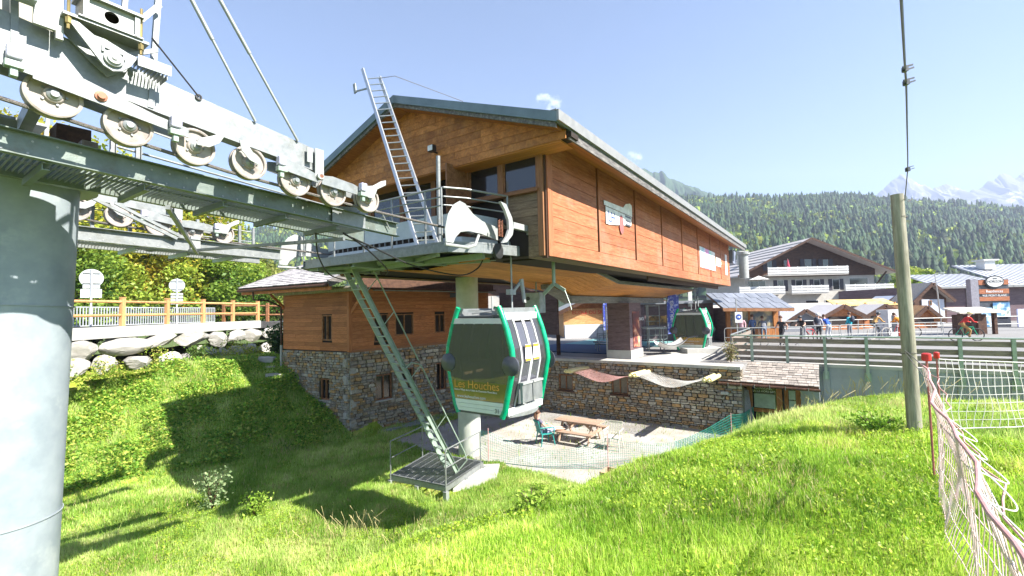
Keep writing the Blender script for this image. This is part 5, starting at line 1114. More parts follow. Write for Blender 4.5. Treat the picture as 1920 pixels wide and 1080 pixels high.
c1 = [(1.09, 1.81, 3.73, 4.92), (2.15, 3.14, 3.95, 4.9), (4.38, 5.0, 3.95, 4.84), (6.0, 6.9, 3.6, 4.9)]; c2 = [(1.05, 1.70, 3.86, 4.93)]
hutplanks(D1, N1, L1, c1, 50); hutplanks(D2, N2, L2, c2, 51)
piece('corner_post', unit('plank_board', w_hut), ht, C0+ZX*4.72+(N1+N2)*.0, ZX, D1, ZX.cross(D1), (2.6, .16, .16)); piece('sill_beam', unit('plank_board', w_frame), ht, HP(D1, N1, L1/2, 3.43, .03), D1, ZX, D1.cross(ZX), (L1, .09, .1)); 
def hwin(D, Nn, u0, u1, z0, z1, deep=.14, stone=False):
    mb = MB('W'); f = .05
    def bar(a0, a1, b0, b1): mb._a([HP(D, Nn, u, z, o) for u in (a0, a1) for z in (b0, b1) for o in (-deep, .03 if not stone else -.02)], [(0,1,3,2),(4,6,7,5),(0,4,5,1),(2,3,7,6),(0,2,6,4),(1,5,7,3)])
    bar(u0, u0+f, z0, z1); bar(u1-f, u1, z0, z1); bar(u0+f, u1-f, z0, z0+f); bar(u0+f, u1-f, z1-f, z1); bar((u0+u1)/2-.02, (u0+u1)/2+.02, z0+f, z1-f)
    w_ = obj('window', mb, w_frame, ht)
    g_ = MB('W'); g_.prism([HP(D, Nn, u0+f, z0+f, -deep*.7), HP(D, Nn, u1-f, z0+f, -deep*.7), HP(D, Nn, u1-f, z1-f, -deep*.7), HP(D, Nn, u0+f, z1-f, -deep*.7)], Nn*.01); obj('pane', g_, glassd, w_)
    if stone:
        s_ = MB('W'); s_.prism([HP(D, Nn, u0-.1, z0-.07, -.15), HP(D, Nn, u1+.1, z0-.07, -.15), HP(D, Nn, u1+.1, z0-.07, .07), HP(D, Nn, u0-.1, z0-.07, .07)], (0, 0, .06)); obj('sill', s_, conc_l, w_)
for w_ in w1: hwin(D1, N1, *w_, stone=True)
for w_ in w2: hwin(D2, N2, *w_, stone=True)
for w_ in c1: hwin(D1, N1, *w_)
for w_ in c2: hwin(D2, N2, *w_)
# quoin blocks at the corner
r = random.Random(9); z = 0
for i in range(9):
    h = r.uniform(.3, .42); w_ = .30 if i % 2 else .42; piece('quoin', unit('stone_%d' % (i % 7), boulderm), ht, C0+ZX*(z+h/2)+(D1 if i % 2 else D2)*(w_/2-.1)-(N1+N2)*.06, D1, ZX, D1.cross(ZX), (w_, h-.02, .3)); z += h
    if z > 3.2: break
# timber eave beam and roof over the left face
eL = V3((-12.05, 20.0, 0)); eR = V3((-6.9, 17.0, 0)); ed = (eR-eL).normalized(); bkd = V3((.504, .864, 0)).normalized()
mb = MB('W'); mb.beam(eL+ZX*6.02+bkd*.12, eR+ZX*6.02+bkd*.12, .06, .26); obj('eave_board', mb, w_frame if 0 else w_hut, ht)
mb = MB('W'); p_, q_ = C0-N2*-.25+D2*4.6+ZX*5.93, C0-N2*-.25-D2*1.2+ZX*5.98; mb.tube([p_, p_.lerp(q_, .3), p_.lerp(q_, .7), q_], [.10, .11, .12, .11], 10); obj('log_plate', mb, w_pole, ht, smooth=True)
slr = .40; rl = 3.3; elen = (eR-eL).length
up_ = (bkd+ZX*slr).normalized(); rn = ed.cross(up_); rn = rn if rn.z > 0 else -rn
mb = MB('W'); P0 = eL+ZX*6.10; P1 = eR+ZX*6.10; mb.prism([P0, P1, P1+bkd*rl+ZX*slr*rl, P0+bkd*rl+ZX*slr*rl], (0, 0, .06)); obj('roof_deck', mb, w_dark, ht)
me = unit('plank_board', shing_l); nr = 13; tw = .36; rr_ = random.Random(3)
for i in range(nr):
    d0 = i*(rl/nr); x = -(.18 if i % 2 else 0)
    while x < elen-.02:
        x0, x1 = max(x, 0), min(x+tw, elen); x += tw
        if x1-x0 < .05: continue
        c = P0+ed*((x0+x1)/2)+(bkd+ZX*slr)*(d0+.16)+rn*(.085+rr_.uniform(-.006, .010)); u_ = ed; tl = up_*math.cos(.09)-rn*math.sin(.09)*-1*-1
        piece('roof_tile', me, ht, c, u_, tl, u_.cross(tl), (x1-x0-.018, .36, .028))
mb = MB('W'); mb.beam(P1+ed*.02+ZX*.03, P1+bkd*rl+ZX*(slr*rl+.03)+ed*.02, .06, .26); mb.beam(P0-ed*.02+ZX*.03, P0+bkd*rl+ZX*(slr*rl+.03)-ed*.02, .06, .2); obj('verge_board', mb, boulderm if 0 else w_grey, ht)
mb = MB('W'); gz = 5.98; mb.tube([eL+ZX*6.06-bkd*.06, eR+ZX*6.06-bkd*.06], .065, 8); obj('gutter', mb, w_dark, ht, smooth=True)
mb = MB('W'); g0 = eL+ed*1.05+ZX*6.0; dn = C0+D2*(L2+.07)+N2*.08; mb.tube([g0, g0-ZX*.35+ed*.05, g0.lerp(dn+ZX*5.45, .5)+ZX*-.1, dn+ZX*5.35, dn+ZX*5.2, dn+ZX*3.6], .04, 8); obj('drain_pipe', mb, w_dark, ht, smooth=True)
mb = MB('W'); mb.tube([dn+ZX*3.62, dn+ZX*2.6], .055, 10); obj('drain_pipe', mb, steel_w, ht, smooth=True, label='pale lower end of the drain pipe')
mb = MB('W'); mb.beam(HP(D2, N2, L2-.05, 5.3, .0), HP(D2, N2, L2-.1, 5.9, .7), .07, .1); mb.beam(HP(D1, N1, .05, 5.0, .02), HP(D1, N1, .35, 5.95, .75), .10, .12); obj('eave_brace', mb, w_hut, ht)
mb = MB('W'); mb.prism([C0+N1*.9+ZX*5.98+D2*.3, E1+N1*.6+ZX*5.98, E1+D2*4+ZX*5.98, C0+D2*4+ZX*5.98], (0, 0, .05)); obj('upper_soffit', mb, w_dark, ht)
mb = MB('W'); mb.prism([C0+D1*.5+D2*-.05+ZX*6.04, E1+ZX*6.04+N1*.4, E1+D2*4+ZX*6.04, C0+D1*3+D2*3.5+ZX*6.04], (0, 0, .75)); obj('attic_wall', mb, w_dark, ht)
mb = MB('W'); mb.bc(tuple(HP(D1, N1, 5.3, 5.75, .5)), .5, .3, .22); obj('ceiling_heater', mb, black, ht)
mb = MB('W'); mb.tube([HP(D1, N1, .8, 5.92, .45), HP(D1, N1, 8, 5.92, .45)], .03, 6); obj('conduit', mb, steel_d, ht)
# concrete plinth strip beside the hut
mb = MB('W'); mb.prism([HP(D1, N1, .2, .0, .1), HP(D1, N1, 7.5, .0, .1), HP(D1, N1, 7.5, .0, 1.1), HP(D1, N1, .2, .0, .35)], (0, 0, .07)); obj('concrete_strip', mb, conc, kind='structure')
# blocks stepping down beside the hut
for i, (u, z, s_, o) in enumerate([(4.75, 2.55, .55, .35), (4.2, 2.25, .6, .5), (5.2, 2.95, .5, .3), (3.75, 1.95, .55, .35), (3.3, 1.65, .45, .3), (2.7, 1.25, .4, .3)]):
    c = HP(D2, N2, u, z, o); b_ = bpy.data.objects.new('rock', unit('stone_%d' % i, boulderm)); COL.objects.link(b_); b_.location = c; b_.scale = (s_*1.5, s_, s_*.6); b_.rotation_euler = (0, .05*i, .6-i*.2)
    props(b_, ['flat rock at the foot of the white drain pipe', 'wide flat rock below the drain pipe', 'rock behind the drain pipe against the hut', 'pale rock lying on the shaded bank by the hut wall', 'small rock in the shade by the hut wall', 'lowest small rock by the hut corner window'][i], 'rock', 'rocks stepping down beside the hut')

# ------------------------------------------------------------------ terrace wall
tw_ = root('stone_wall', S(19.5, -7.5, 0), 'rubble stone terrace wall behind the picnic table', 'wall')
mb = MB(); mb.box(19.56, 19.9, -15.0, -2.75, -.2, 2.45); obj('wall_core', mb, mortar, tw_)
w3 = [(-10.76, -10.0, 1.07, 1.8), (-8.05, -7.3, 1.1, 1.9)]
stones(tw_, 0, -14.8, -2.75, -.05, 2.44, 'l', 300, lambda q: (q[0] < -11.3, -(q[1]-q[0])*(q[3]-q[2])), w3, rowh=(.05, .16), lenr=(.11, .42), seed=15, axes=(S(19.5, 0, 0), BX, -AX))
for (l0, l1, z0, z1) in w3:
    mb = MB(); mb.box(19.5, 19.62, l0, l0+.05, z0, z1).box(19.5, 19.62, l1-.05, l1, z0, z1).box(19.5, 19.62, l0+.05, l1-.05, z0, z0+.05).box(19.5, 19.62, l0+.05, l1-.05, z1-.05, z1).box(19.5, 19.6, (l0+l1)/2-.02, (l0+l1)/2+.02, z0+.05, z1-.05); f = obj('window', mb, w_frame, tw_); g_ = MB(); g_.box(19.57, 19.58, l0+.05, l1-.05, z0+.05, z1-.05); obj('pane', g_, glassd, f); g_ = MB(); g_.box(19.36, 19.6, l0-.08, l1+.08, z0-.07, z0-.005); obj('sill', g_, w_dark, f)
x = -12.5
for i, wd_ in enumerate([2.4, 2.2, 2.6, 2.1, .45]):
    mb = MB(); mb.box(19.33, 20.15, x+.006, x+wd_-.006, 2.46, 2.585); obj('coping_slab', mb, conc_l, tw_, bev=.008); x += wd_
mb = MB(); mb.cyl((19.3, -4.2, 2.27), (19.6, -4.2, 2.27), .06, n=12); obj('drain_hole', mb, black, tw_)
wl = root('floodlight', S(19.35, -3.55, 1.55), 'small bright floodlight on the stone wall beside the doorway', 'floodlight'); mb = MB(); mb.bc((19.3, -3.35, 1.55), .1, .28, .12); obj('lamp_head', mb, steel_w, wl, bev=.02); mb = MB(); mb.tube([(19.45, -3.5, 1.4), (19.3, -3.45, 1.35), (19.28, -3.36, 1.5)], .015, 6); obj('lamp_arm', mb, black, wl)

# nets with yellow padded bars under the line
def netmesh(fn, nu, nv, r=.006, n=3):
    mb = MB('W')
    for i in range(nu+1): mb.tube([fn(i/nu, j/nv) for j in range(nv+1)], r, n, cap=False)
    for j in range(nv+1): mb.tube([fn(i/nu, j/nv) for i in range(nu+1)], r, n, cap=False)
    return mb
pads = [(-9.25, 'yellow foam covered bar at the left end of the red net'), (-6.38, 'yellow foam covered bar between the red and the white net'), (-3.62, 'yellow foam covered bar beside the shingle canopy')]
for l, lb in pads:
    pr = root('padded_bar', S(18.6, l, 2.25), lb, 'padded bar', 'yellow padded bars')
    for k in (-.085, .085): mb = MB(); mb.tube([(17.55, l+k, 2.27), (19.4, l+k, 2.20)], .085, 12); mb.tube([(17.4, l+k, 2.27), (17.6, l+k, 2.27)], .03, 8); obj('foam_tube', mb, cream, pr, smooth=50)
for (l0, l1, mt_, lb) in [(-9.1, -6.5, pinknet, 'reddish safety net sagging between the first two yellow bars'), (-6.25, -3.75, whitenet, 'white safety net sagging between the last two yellow bars')]:
    fn = lambda u, v: S(17.7+1.7*v, l0+(l1-l0)*u, 2.24-.32*math.sin(math.pi*u)+.03*math.sin(9*u+5*v)); obj('safety_net', netmesh(fn, 34, 18, .0065), mt_, label=lb, cat='net')

# ------------------------------------------------------------------ doorway with shingle canopy
dw = root('doorway', S(20.6, -1.8, 0), 'glazed timber doorway under a shingle canopy, with a white lettered notice', 'doorway')
mb = MB(); mb.prism([(19.35, -3.5, 1.93), (21.45, -3.5, 2.50), (21.45, -.32, 2.50), (19.35, -.32, 1.93)], (0, 0, .05)); obj('roof_deck', mb, w_dark, dw)
me = unit('plank_board', shing); rr_ = random.Random(5); uu = (AX*2.1+ZX*.57).normalized(); nn = uu.cross(BX); nn = nn if nn.z > 0 else -nn
for i in range(9):
    x = -3.54-(rr_.uniform(0, .15))
    while x < -.28:
        wv = rr_.uniform(.13, .30); x0, x1 = max(x, -3.54), min(x+wv, -.28); x += wv
        if x1-x0 < .05: continue
        c = S(19.33+.21*i*1.03+.16, (x0+x1)/2, 1.975+.057*i*1.03+.05)+nn*(.03+rr_.uniform(-.004, .012)); tl = uu*math.cos(.08)-nn*math.sin(.08)
        piece('shingle', me, dw, c, BX, tl, BX.cross(tl), (x1-x0-.01, .34, .022))
mb = MB(); mb.box(19.28, 19.36, -3.5, -.3, 1.86, 2.0); mb.tube([(19.24, -3.55, 1.93), (19.24, -.25, 1.90)], .05, 8); obj('gutter', mb, w_dark, dw)
for l in (-3.2, -2.75, -2.3, -1.8, -1.3, -.6): mb = MB(); mb.beam((19.2, l, 1.84), (19.2, l, 1.97), .02, .02, (1, 0, 0)); obj('gutter_hook', mb, steel_w, dw)
for l, a, w_ in [(-2.62, 20.3, .17), (-1.62, 20.6, .20), (-1.38, 20.6, .14), (-.98, 20.6, .17)]:
    mb = MB(); mb.box(a, a+w_, l-w_/2, l+w_/2, -.1, 2.2); obj('post', mb, w_post, dw, bev=.01)
mb = MB(); mb.box(20.62, 20.72, -2.55, -1.72, .68, .82).box(20.62, 20.72, -1.32, -1.06, .68, .82).box(20.6, 20.75, -2.6, -.9, 2.0, 2.15); obj('transom', mb, w_post, dw)
mb = MB(); mb.box(20.66, 20.67, -2.55, -1.72, .0, 2.0).box(20.66, 20.67, -1.31, -1.06, 0, 2.0); obj('pane', mb, glassd, dw)
mb = MB(); mb.box(20.62, 20.64, -2.5, -1.76, .85, 1.40); nb2 = obj('notice', mb, plain('pale_notice', (.42,.50,.44), .6), dw); mb = MB(); mb.box(20.62, 20.64, -1.30, -1.08, .86, 1.22).box(20.62, 20.64, -1.30, -1.08, 1.26, 1.6); obj('notice', mb, MATS['pale_notice'], dw)
for i, s_ in enumerate(['TOILETTES', 'CONSIGNES', 'SALLE HORS-SAC']): text('lettering', s_, whitet, nb2, S(20.6, -2.14, 1.70-.115*i), BX, ZX, .105, align='CENTER')
mb = MB(); mb.prism([(20.6, -2.42, 1.43), (20.6, -1.85, 1.43), (20.6, -1.85, 1.40), (20.6, -1.78, 1.445), (20.6, -1.85, 1.49), (20.6, -1.85, 1.46), (20.6, -2.42, 1.46)], (.01, 0, 0)); obj('arrow', mb, dgrey, nb2)
mb = MB(); mb.box(20.45, 20.62, -2.95, -2.7, .95, 1.95); obj('shutter', mb, plain('red_brown_door', (.24,.07,.04), .6), dw)
mb = MB(); mb.box(20.5, 20.9, -.9, -.3, -.1, 2.2).box(20.9, 21.6, -3.0, -.3, -.1, 2.2); obj('side_wall', mb, conc, dw)

# ------------------------------------------------------------------ concrete retaining wall and guard rail of the ramp
cwl = root('concrete_wall', S(21.6, 4, 0), 'blue grey concrete retaining wall under the plank guard rail', 'wall')
x = -.3
for i in range(6):
    mb = MB(); mb.box(21.62, 21.95, x+.004, x+2.4-.004, -.1, 2.45); obj('wall_panel', mb, conc, cwl); x += 2.4
mb = MB(); mb.box(21.6, 22.0, -3.0, 14.1, 2.45, 2.56); obj('coping', mb, conc_l, cwl)
gr = root('guard_rail', S(21.6, 1, 2.2), 'plank guard rail with grey green steel posts along the plaza edge', 'guard rail')
pl_ = [-2.61, -1.33, -.07, 1.22, 2.5, 3.76, 5.03, 6.3, 7.6, 8.9]
for l in pl_:
    mb = MB(); mb.ibeam((21.55, l, 2.0 if l > -.5 else 2.56), (21.55, l, 3.62), .12, .10, .012, up=(1, 0, 0)); 
    if l > -.5: mb.bc((21.58, l, 2.15), .06, .2, .3)
    obj('post', mb, greenst, gr)
    if l > -.5: mb = MB(); mb.bc((21.6, l, 1.0), .05, .22, 2.0); obj('wall_pilaster', mb, conc, gr)
mb = MB(); mb.tube([(21.55, -3.4, 3.65), (21.55, 9, 3.65)], .032, 8); obj('top_rail', mb, greenst, gr, smooth=True)
mb = MB(); mb.tube([(21.55, -3.4, 3.65), (21.55, -3.4, 2.56)], .025, 8); obj('end_post', mb, steel, gr, smooth=True)
for i, (z0, z1) in enumerate([(3.36, 3.54), (3.06, 3.24), (2.82, 2.99), (2.60, 2.74)]):
    ed_ = [-3.35, -1.33, 1.22, 3.76, 6.3, 8.9]
    for p, q in zip(ed_[:-1], ed_[1:]): pS('rail_plank', unit('plank_board', w_rail), gr, (21.63, (p+q)/2, (z0+z1)/2), (q-p-.012, z1-z0, .05), 'lza')
g2 = root('guard_rail', S(24.5, -3.45, 2.55), 'second plank guard rail returning behind the first towards the cabin', 'guard rail')
for a in (23, 24.6, 26.2, 27.8): mb = MB(); mb.ibeam((a, -3.45, 2.56), (a, -3.45, 3.62), .12, .10, .012, up=(1, 0, 0)); obj('post', mb, greenst, g2)
for i, (z0, z1) in enumerate([(3.36, 3.54), (3.02, 3.2), (2.68, 2.86)]): pS('rail_plank', unit('plank_board', w_rail), g2, (24.8, -3.4, (z0+z1)/2), (6.2, z1-z0, .05), 'azl')
mb = MB(); mb.tube([(21.8, -3.45, 3.65), (28, -3.45, 3.65)], .03, 8); obj('top_rail', mb, steel, g2, smooth=True)

# ------------------------------------------------------------------ stair and landing
sr = root('steel_stair', S(9.6, -9.0, .45), 'steep green grey steel stair rising from the landing to the platform', 'stair')
f0, f1 = V3((9.85, -9.02, .45)), V3((7.15, -10.05, 6.25)); sx_ = V3((.16, -.02, 0)).normalized()
sdir = V3((.0, 1, 0)); sdir = V3((-.30, .95, 0)).normalized()
for s_ in (-1, 1):
    mb = MB(); mb.chan(f0+sdir*(.29*s_), f1+sdir*(.29*s_), .13, .045, .008, up=(.8, .2, .45), side=s_); obj('stringer', mb, greenst, sr)
n = 23
for i in range(n):
    c = f0.lerp(f1, (i+.7)/(n+.3)); mb = MB(); mb.beam(c-sdir*.27, c+sdir*.27, .13, .018, (0, 0, 1)); obj('tread', mb, greenst, sr)
hv = V3((.62, .38, .42)).normalized()*.42
o_ = f0+sdir*.32
H0, H1 = f0.lerp(f1, .06)+sdir*.34+hv, f0.lerp(f1, .50)+sdir*.34+hv; H2, H3 = f0.lerp(f1, .52)+sdir*.34+hv, f0.lerp(f1, .97)+sdir*.34+hv
mb = MB(); mb.tube([f0.lerp(f1, .0)+sdir*.3, f0.lerp(f1, .02)+sdir*.34+hv*.9, H0, H1, f0.lerp(f1, .53)+sdir*.34+hv*.55, f0.lerp(f1, .52)+sdir*.3], .018, 8); mb.tube([f0.lerp(f1, .535)+sdir*.3, H2, H3], .018, 8)
for k in (.25, .5, .75, .9): mb.tube([f0.lerp(f1, k-.03)+sdir*.3, f0.lerp(f1, k)+sdir*.34+hv], .012, 6)
obj('handrail', mb, greenst, sr, smooth=True)
ln = root('stair_landing', S(9.9, -9.7, 0), 'low metal grating landing with tube railing at the foot of the stair', 'landing')
# corners (a,l)
LC = [(8.85, -10.45), (9.05, -8.5), (11.1, -8.85), (10.9, -10.95)]
def lp(u, v): 
    a = (LC[0][0]*(1-u)+LC[1][0]*u)*(1-v)+(LC[3][0]*(1-u)+LC[2][0]*u)*v; l = (LC[0][1]*(1-u)+LC[1][1]*u)*(1-v)+(LC[3][1]*(1-u)+LC[2][1]*u)*v; return a, l
mb = MB()
for i in range(34): v = i/33; p, q = lp(0, v), lp(1, v); mb.beam((*p, .34), (*q, .34), .008, .035)
for i in range(9): u = i/8; p, q = lp(u, 0), lp(u, 1); mb.beam((*p, .335), (*q, .335), .008, .03)
obj('grating', mb, steel, ln)
for i in range(4): p, q = LC[i], LC[(i+1) % 4]; mb = MB(); mb.chan((*p, .27), (*q, .27), .16, .05, .008); obj('frame_beam', mb, steel, ln)
for p in LC+[lp(1, .5), lp(.5, 0)]: mb = MB(); mb.bc((p[0], p[1], .02), .12, .12, .36); obj('foot', mb, steel_d, ln)
def railing(pts, h=.95):
    mb = MB(); mb.tube([(a, l, .34+h) for a, l in pts], .02, 8); mb.tube([(a, l, .34+h*.5) for a, l in pts], .015, 8); obj('rail', mb, steel, ln, smooth=True)
    for a, l in (pts[0], pts[-1]): mb = MB(); mb.cyl((a, l, .2), (a, l, .34+h), .02, n=8); obj('rail_post', mb, steel, ln, smooth=True)
railing([LC[0], lp(0, .8)]); railing([lp(1, 0), lp(1, .92)])
mb = MB(); mb.prism([(9.6, -8.75, -.2), (10.7, -8.05, -.2), (11.6, -8.6, -.2), (11.0, -9.4, -.2)], (0, 0, .38)); obj('concrete_block', mb, conc_l, label='sunlit concrete footing beside the landing and the column', cat='concrete footing')

# ------------------------------------------------------------------ patio furniture
pt = root('picnic_table', S(15.7, -7.85, 0), 'weathered timber picnic table with benches on the gravel', 'picnic table')
for i in range(5): pS('table_board', unit('plank_board', w_table), pt, (15.7-.3+.15*i, -7.85, .73), (1.75, .14, .04), 'laz')
for a in (15.0, 16.4):
    for k in (-.075, .075): pS('bench_board', unit('plank_board', w_table), pt, (a+k, -7.85, .43), (1.75, .14, .04), 'laz')
for l in (-8.45, -7.25):
    for s_ in (-1, 1): mb = MB(); mb.beam((15.7+s_*.18, l, .70), (15.7+s_*.55, l, 0.01), .045, .1, (1, 0, 0)); obj('leg', mb, w_table, pt)
    mb = MB(); mb.beam((14.95, l+.05, .38), (16.45, l+.05, .38), .045, .1).beam((15.4, l+.05, .68), (16.0, l+.05, .68), .045, .08); obj('cross_beam', mb, w_table, pt)
mb = MB(); mb.beam((15.7, -8.4, .4), (15.7, -8.0, .68), .05, .08).beam((15.7, -7.3, .4), (15.7, -7.7, .68), .05, .08); obj('brace', mb, w_table, pt)
bg_ = root('bag', S(15.45, -8.25, .75), 'pale crumpled bag lying at the left end of the picnic table', 'bag'); mb = MB(); mb.ball((15.5, -8.3, .49), .17, .13, .10, 10, 7); o_ = obj('bag_body', mb, cloth('pink_white_cloth', (.70,.55,.52)), bg_, smooth=True); mb = MB(); mb.tube([(15.4, -8.3, .55), (15.5, -8.3, .66), (15.6, -8.3, .55)], .01, 5); obj('bag_strap', mb, whitet, bg_)
def armchair(x, y, rz, mat, label):
    r_ = root('plastic_armchair', (0, 0, 0), label, 'chair', 'plastic garden chairs'); mb = MB('W')
    mb.box(-.24, .24, -.22, .24, .40, .425); obj('seat', mb, mat, r_, bev=.01)
    mb = MB('W')
    for i in range(5): mb.beam((-.2+.1*i, -.22, .42), (-.2+.1*i, -.34, .86), .055, .015, (0, 1, 0))
    mb.beam((-.25, -.34, .86), (.25, -.34, .86), .03, .07).beam((-.25, -.24, .46), (.25, -.24, .46), .02, .05); obj('backrest', mb, mat, r_)
    for s_ in (-1, 1): mb = MB('W'); mb.tube([(s_*.27, .24, .40), (s_*.28, .24, .64), (s_*.28, .18, .66), (s_*.27, -.22, .66), (s_*.26, -.30, .66)], .022, 6); obj('armrest', mb, mat, r_, smooth=50)
    for sx_ in (-1, 1):
        for sy_ in (-1, 1): mb = MB('W'); mb.tube([(sx_*.22, sy_*.20, .41), (sx_*.28, sy_*.27, .0)], [.028, .018], 6); obj('leg', mb, mat, r_)
    r_.location = (x, y, .0); r_.rotation_euler = (0, 0, rz); return r_
pc = S(14.62, -8.72, 0); armchair(pc.x, pc.y, R_(-70), teal, 'teal plastic armchair with a person leaning back in it')
pc2 = S(15.35, -6.35, 0); armchair(pc2.x, pc2.y, R_(150), plain('cream_plastic', (.70,.68,.56), .5), 'empty cream plastic armchair standing on the gravel')
bz = .12
bx = root('planter_box', S(12.25, -5.05, 0), 'small open wooden box lying on the gravel edge', 'box')
for (p, q) in [((12.0, -5.4), (12.0, -4.75)), ((12.5, -5.4), (12.5, -4.75)), ((12.0, -5.4), (12.5, -5.4)), ((12.0, -4.75), (12.5, -4.75))]: mb = MB(); mb.beam((*p, .12+bz), (*q, .12+bz), .035, .28); obj('side_board', mb, w_table, bx)
mb = MB(); mb.box(12.02, 12.48, -5.38, -4.77, .02+bz, .05+bz); obj('bottom', mb, w_dark, bx)
# teal garden netting on thin stakes round the gravel
nr_ = root('garden_net', S(13.4, -5.7, 0), 'fine teal plastic netting on thin stakes round the gravel yard', 'net')
P_ = [(13.5, -11.9), (11.95, -9.3), (12.4, -7.4), (13.3, -5.7), (15.6, -4.3), (18.15, -2.98), (20.3, -2.5)]
zt = [.75, .98, .55, .95, .45, 1.02, .9]
for i in range(len(P_)-1):
    p, q = P_[i], P_[i+1]; dense = 26 if i < 3 else 34
    def fn(u, v, p=p, q=q, i=i): 
        a = p[0]+(q[0]-p[0])*u; l = p[1]+(q[1]-p[1])*u; s = S(a, l, 0); g_ = Hs(s.x, s.y)+.02; top = zt[i]*(1-u)+zt[i+1]*u-.12*math.sin(math.pi*u); return V3((s.x, s.y, g_+top*v))
    obj('net_panel', netmesh(fn, dense, 10, .004 if i < 4 else .009), tealnet, nr_)
for (a, l) in [P_[1], P_[3], P_[5]]: s = S(a, l, 0); g_ = Hs(s.x, s.y); mb = MB('W'); mb.cyl((s.x, s.y, g_-.1), (s.x, s.y, g_+1.1), .014, n=6); obj('stake', mb, pinknet, nr_)

# ------------------------------------------------------------------ wooden pole and overhead cable
up0 = root('utility_pole', (5.72, 6.6, 2.9), 'weathered sawn off wooden pole on the bank before the ramp wall', 'pole')
mb = MB('W'); mb.tube([(5.74, 6.6, 2.6), (5.72, 6.6, 4.2), (5.70, 6.6, 5.6), (5.69, 6.6, 6.55)], [.088, .085, .081, .077], 28); obj('trunk', mb, w_pole, up0, smooth=50)
mb = MB('W')
for z in (6.2, 4.22, 3.0): mb.lathe((5.71, 6.6, z), (0, .1, 1), [(0, .084+.004*(6.5-z)), (.012, .087+.004*(6.5-z))], 20)
mb.tube([(5.8, 6.55, 6.43), (5.87, 6.55, 6.47)], .006, 5); obj('wire_band', mb, ropem, up0)
oc = root('overhead_cable', (5.88, 6.55, 6.45), 'thin dark cable with clamps coming down from above to the pole head', 'cable')
c0 = V3((5.88, 6.6, 6.48)); c1 = V3((1.62, 1.92, 6.42+.0)); 
c1 = V3((1.625, 1.90, 6.32)); ctrl = []
ctr = [(5.80, 6.6, 6.46), (4.893, 5.5, 6.598), (4.456, 5.0, 6.562), (2.869, 3.2, 6.388), (2.427, 2.7, 6.32), (2.246, 2.5, 6.299), (1.709, 1.9, 6.199), (1.53, 1.7, 6.158), (1.173, 1.3, 6.082)]
mb = MB('W'); mb.tube(ctr, .006, 6); obj('wire', mb, dgrey, oc)
for (c, s_) in [((2.427, 2.7, 6.32), 1), ((2.246, 2.5, 6.299), .9), ((4.893, 5.5, 6.598), 1.5)]:
    mb = MB('W'); c = V3(c); mb.beam(c+V3((-.02, 0, -.01))*s_, c+V3((.055, 0, .012))*s_, .008, .008).beam(c+V3((-.015, 0, .015))*s_, c+V3((.05, 0, .03))*s_, .008, .008); mb.bc(tuple(c), .02*s_, .03*s_, .03*s_); obj('clamp', mb, dgrey, oc)

# ------------------------------------------------------------------ ski nets on the right
palenet = plain('pale_pink_net', (.58,.38,.36), .7, 0, (.62,.54,.52), 9, .8)
sn = root('ski_net', (3.0, 3.2, 2.9), 'faded pink and white net sagging along the bank at the right edge', 'net')
a0_, a1_ = V3((4.72, 5.25, 0)), V3((1.12, .86, 0)); nd = (a1_-a0_).normalized(); side = V3((nd.y, -nd.x, 0)); side = side if side.x > 0 else -side
def nf(u, v):
    p = a0_.lerp(a1_, u); g_ = Hs(p.x, p.y); top = 4.30-.10*math.sin(math.pi*u)-.02*u; z = g_-.05+(top-g_)*v
    return p+side*((.10*math.sin(math.pi*v)+.03*math.sin(14*u+6*v)+.02*math.sin(31*u))*(1-.3*u)-.02)+ZX*z
mb = MB('W')
for i in range(84): mb.tube([nf(i/83+.004*math.sin(j*2.3+i), j/9) for j in range(10)], .0032, 4, cap=False)
for j in range(9): mb.tube([nf(i/40, j/9) for i in range(41)], .0032, 4, cap=False)
obj('mesh', mb, palenet, sn)
mb = MB('W'); mb.tube([nf(i/20, 1)+ZX*.0 for i in range(21)], .011, 8); obj('top_rope', mb, pinknet, sn, smooth=True)
mb = MB('W'); mb.tube([nf(i/20, .93) + side*(.03+.05*math.sin(i*1.3)**2) for i in range(21)], .005, 6); obj('second_rope', mb, pinknet, sn, smooth=True)
mb = MB('W')                                                        # slack loops hanging over the top rope
for k in range(7):
    u0, u1 = .42+.08*k, .42+.08*k+.10; pts = []
    for i in range(17): f_ = i/16; p = nf(u0+(u1-u0)*f_, 1); pts.append(p+side*(.12*math.sin(math.pi*f_))-ZX*(.10*math.sin(math.pi*f_)))
    mb.tube(pts, .0035, 4)
    pts = []
    for i in range(17): f_ = i/16; p = nf(u0+.03+(u1-u0)*f_, 1); pts.append(p+side*(.07*math.sin(math.pi*f_))-ZX*(.22*math.sin(math.pi*f_)))
    mb.tube(pts, .0035, 4)
obj('slack_loops', mb, whitenet, sn)
def redpost(x, y, z0, z1, parent, cap=.035):
    mb = MB('W'); mb.cyl((x, y, z0), (x, y, z1), .011, n=8); obj('post', mb, plain('post_red', (.40,.13,.12), .5) if 'post_red' not in MATS else MATS['post_red'], parent, smooth=True)
    mb = MB('W'); mb.tube([(x, y, z1-.08), (x, y, z1-.07), (x, y, z1+.0), (x, y, z1+.01)], [cap*.8, cap, cap, cap*.7], 10); obj('post_cap', mb, redp, parent, smooth=40)
redpost(4.70, 5.2, 2.9, 4.38, sn, .045); 
mb = MB('W'); mb.tube([nf(0, 1), V3((5.62, 6.55, 4.28))], .005, 5); mb.tube([nf(0, .9), V3((5.62, 6.55, 4.24))], .004, 5); obj('tie', mb, ropem, sn)
s2 = root('ski_net', (7.2, 6.5, 3.0), 'white square mesh net stretched right from the second red capped post', 'net')
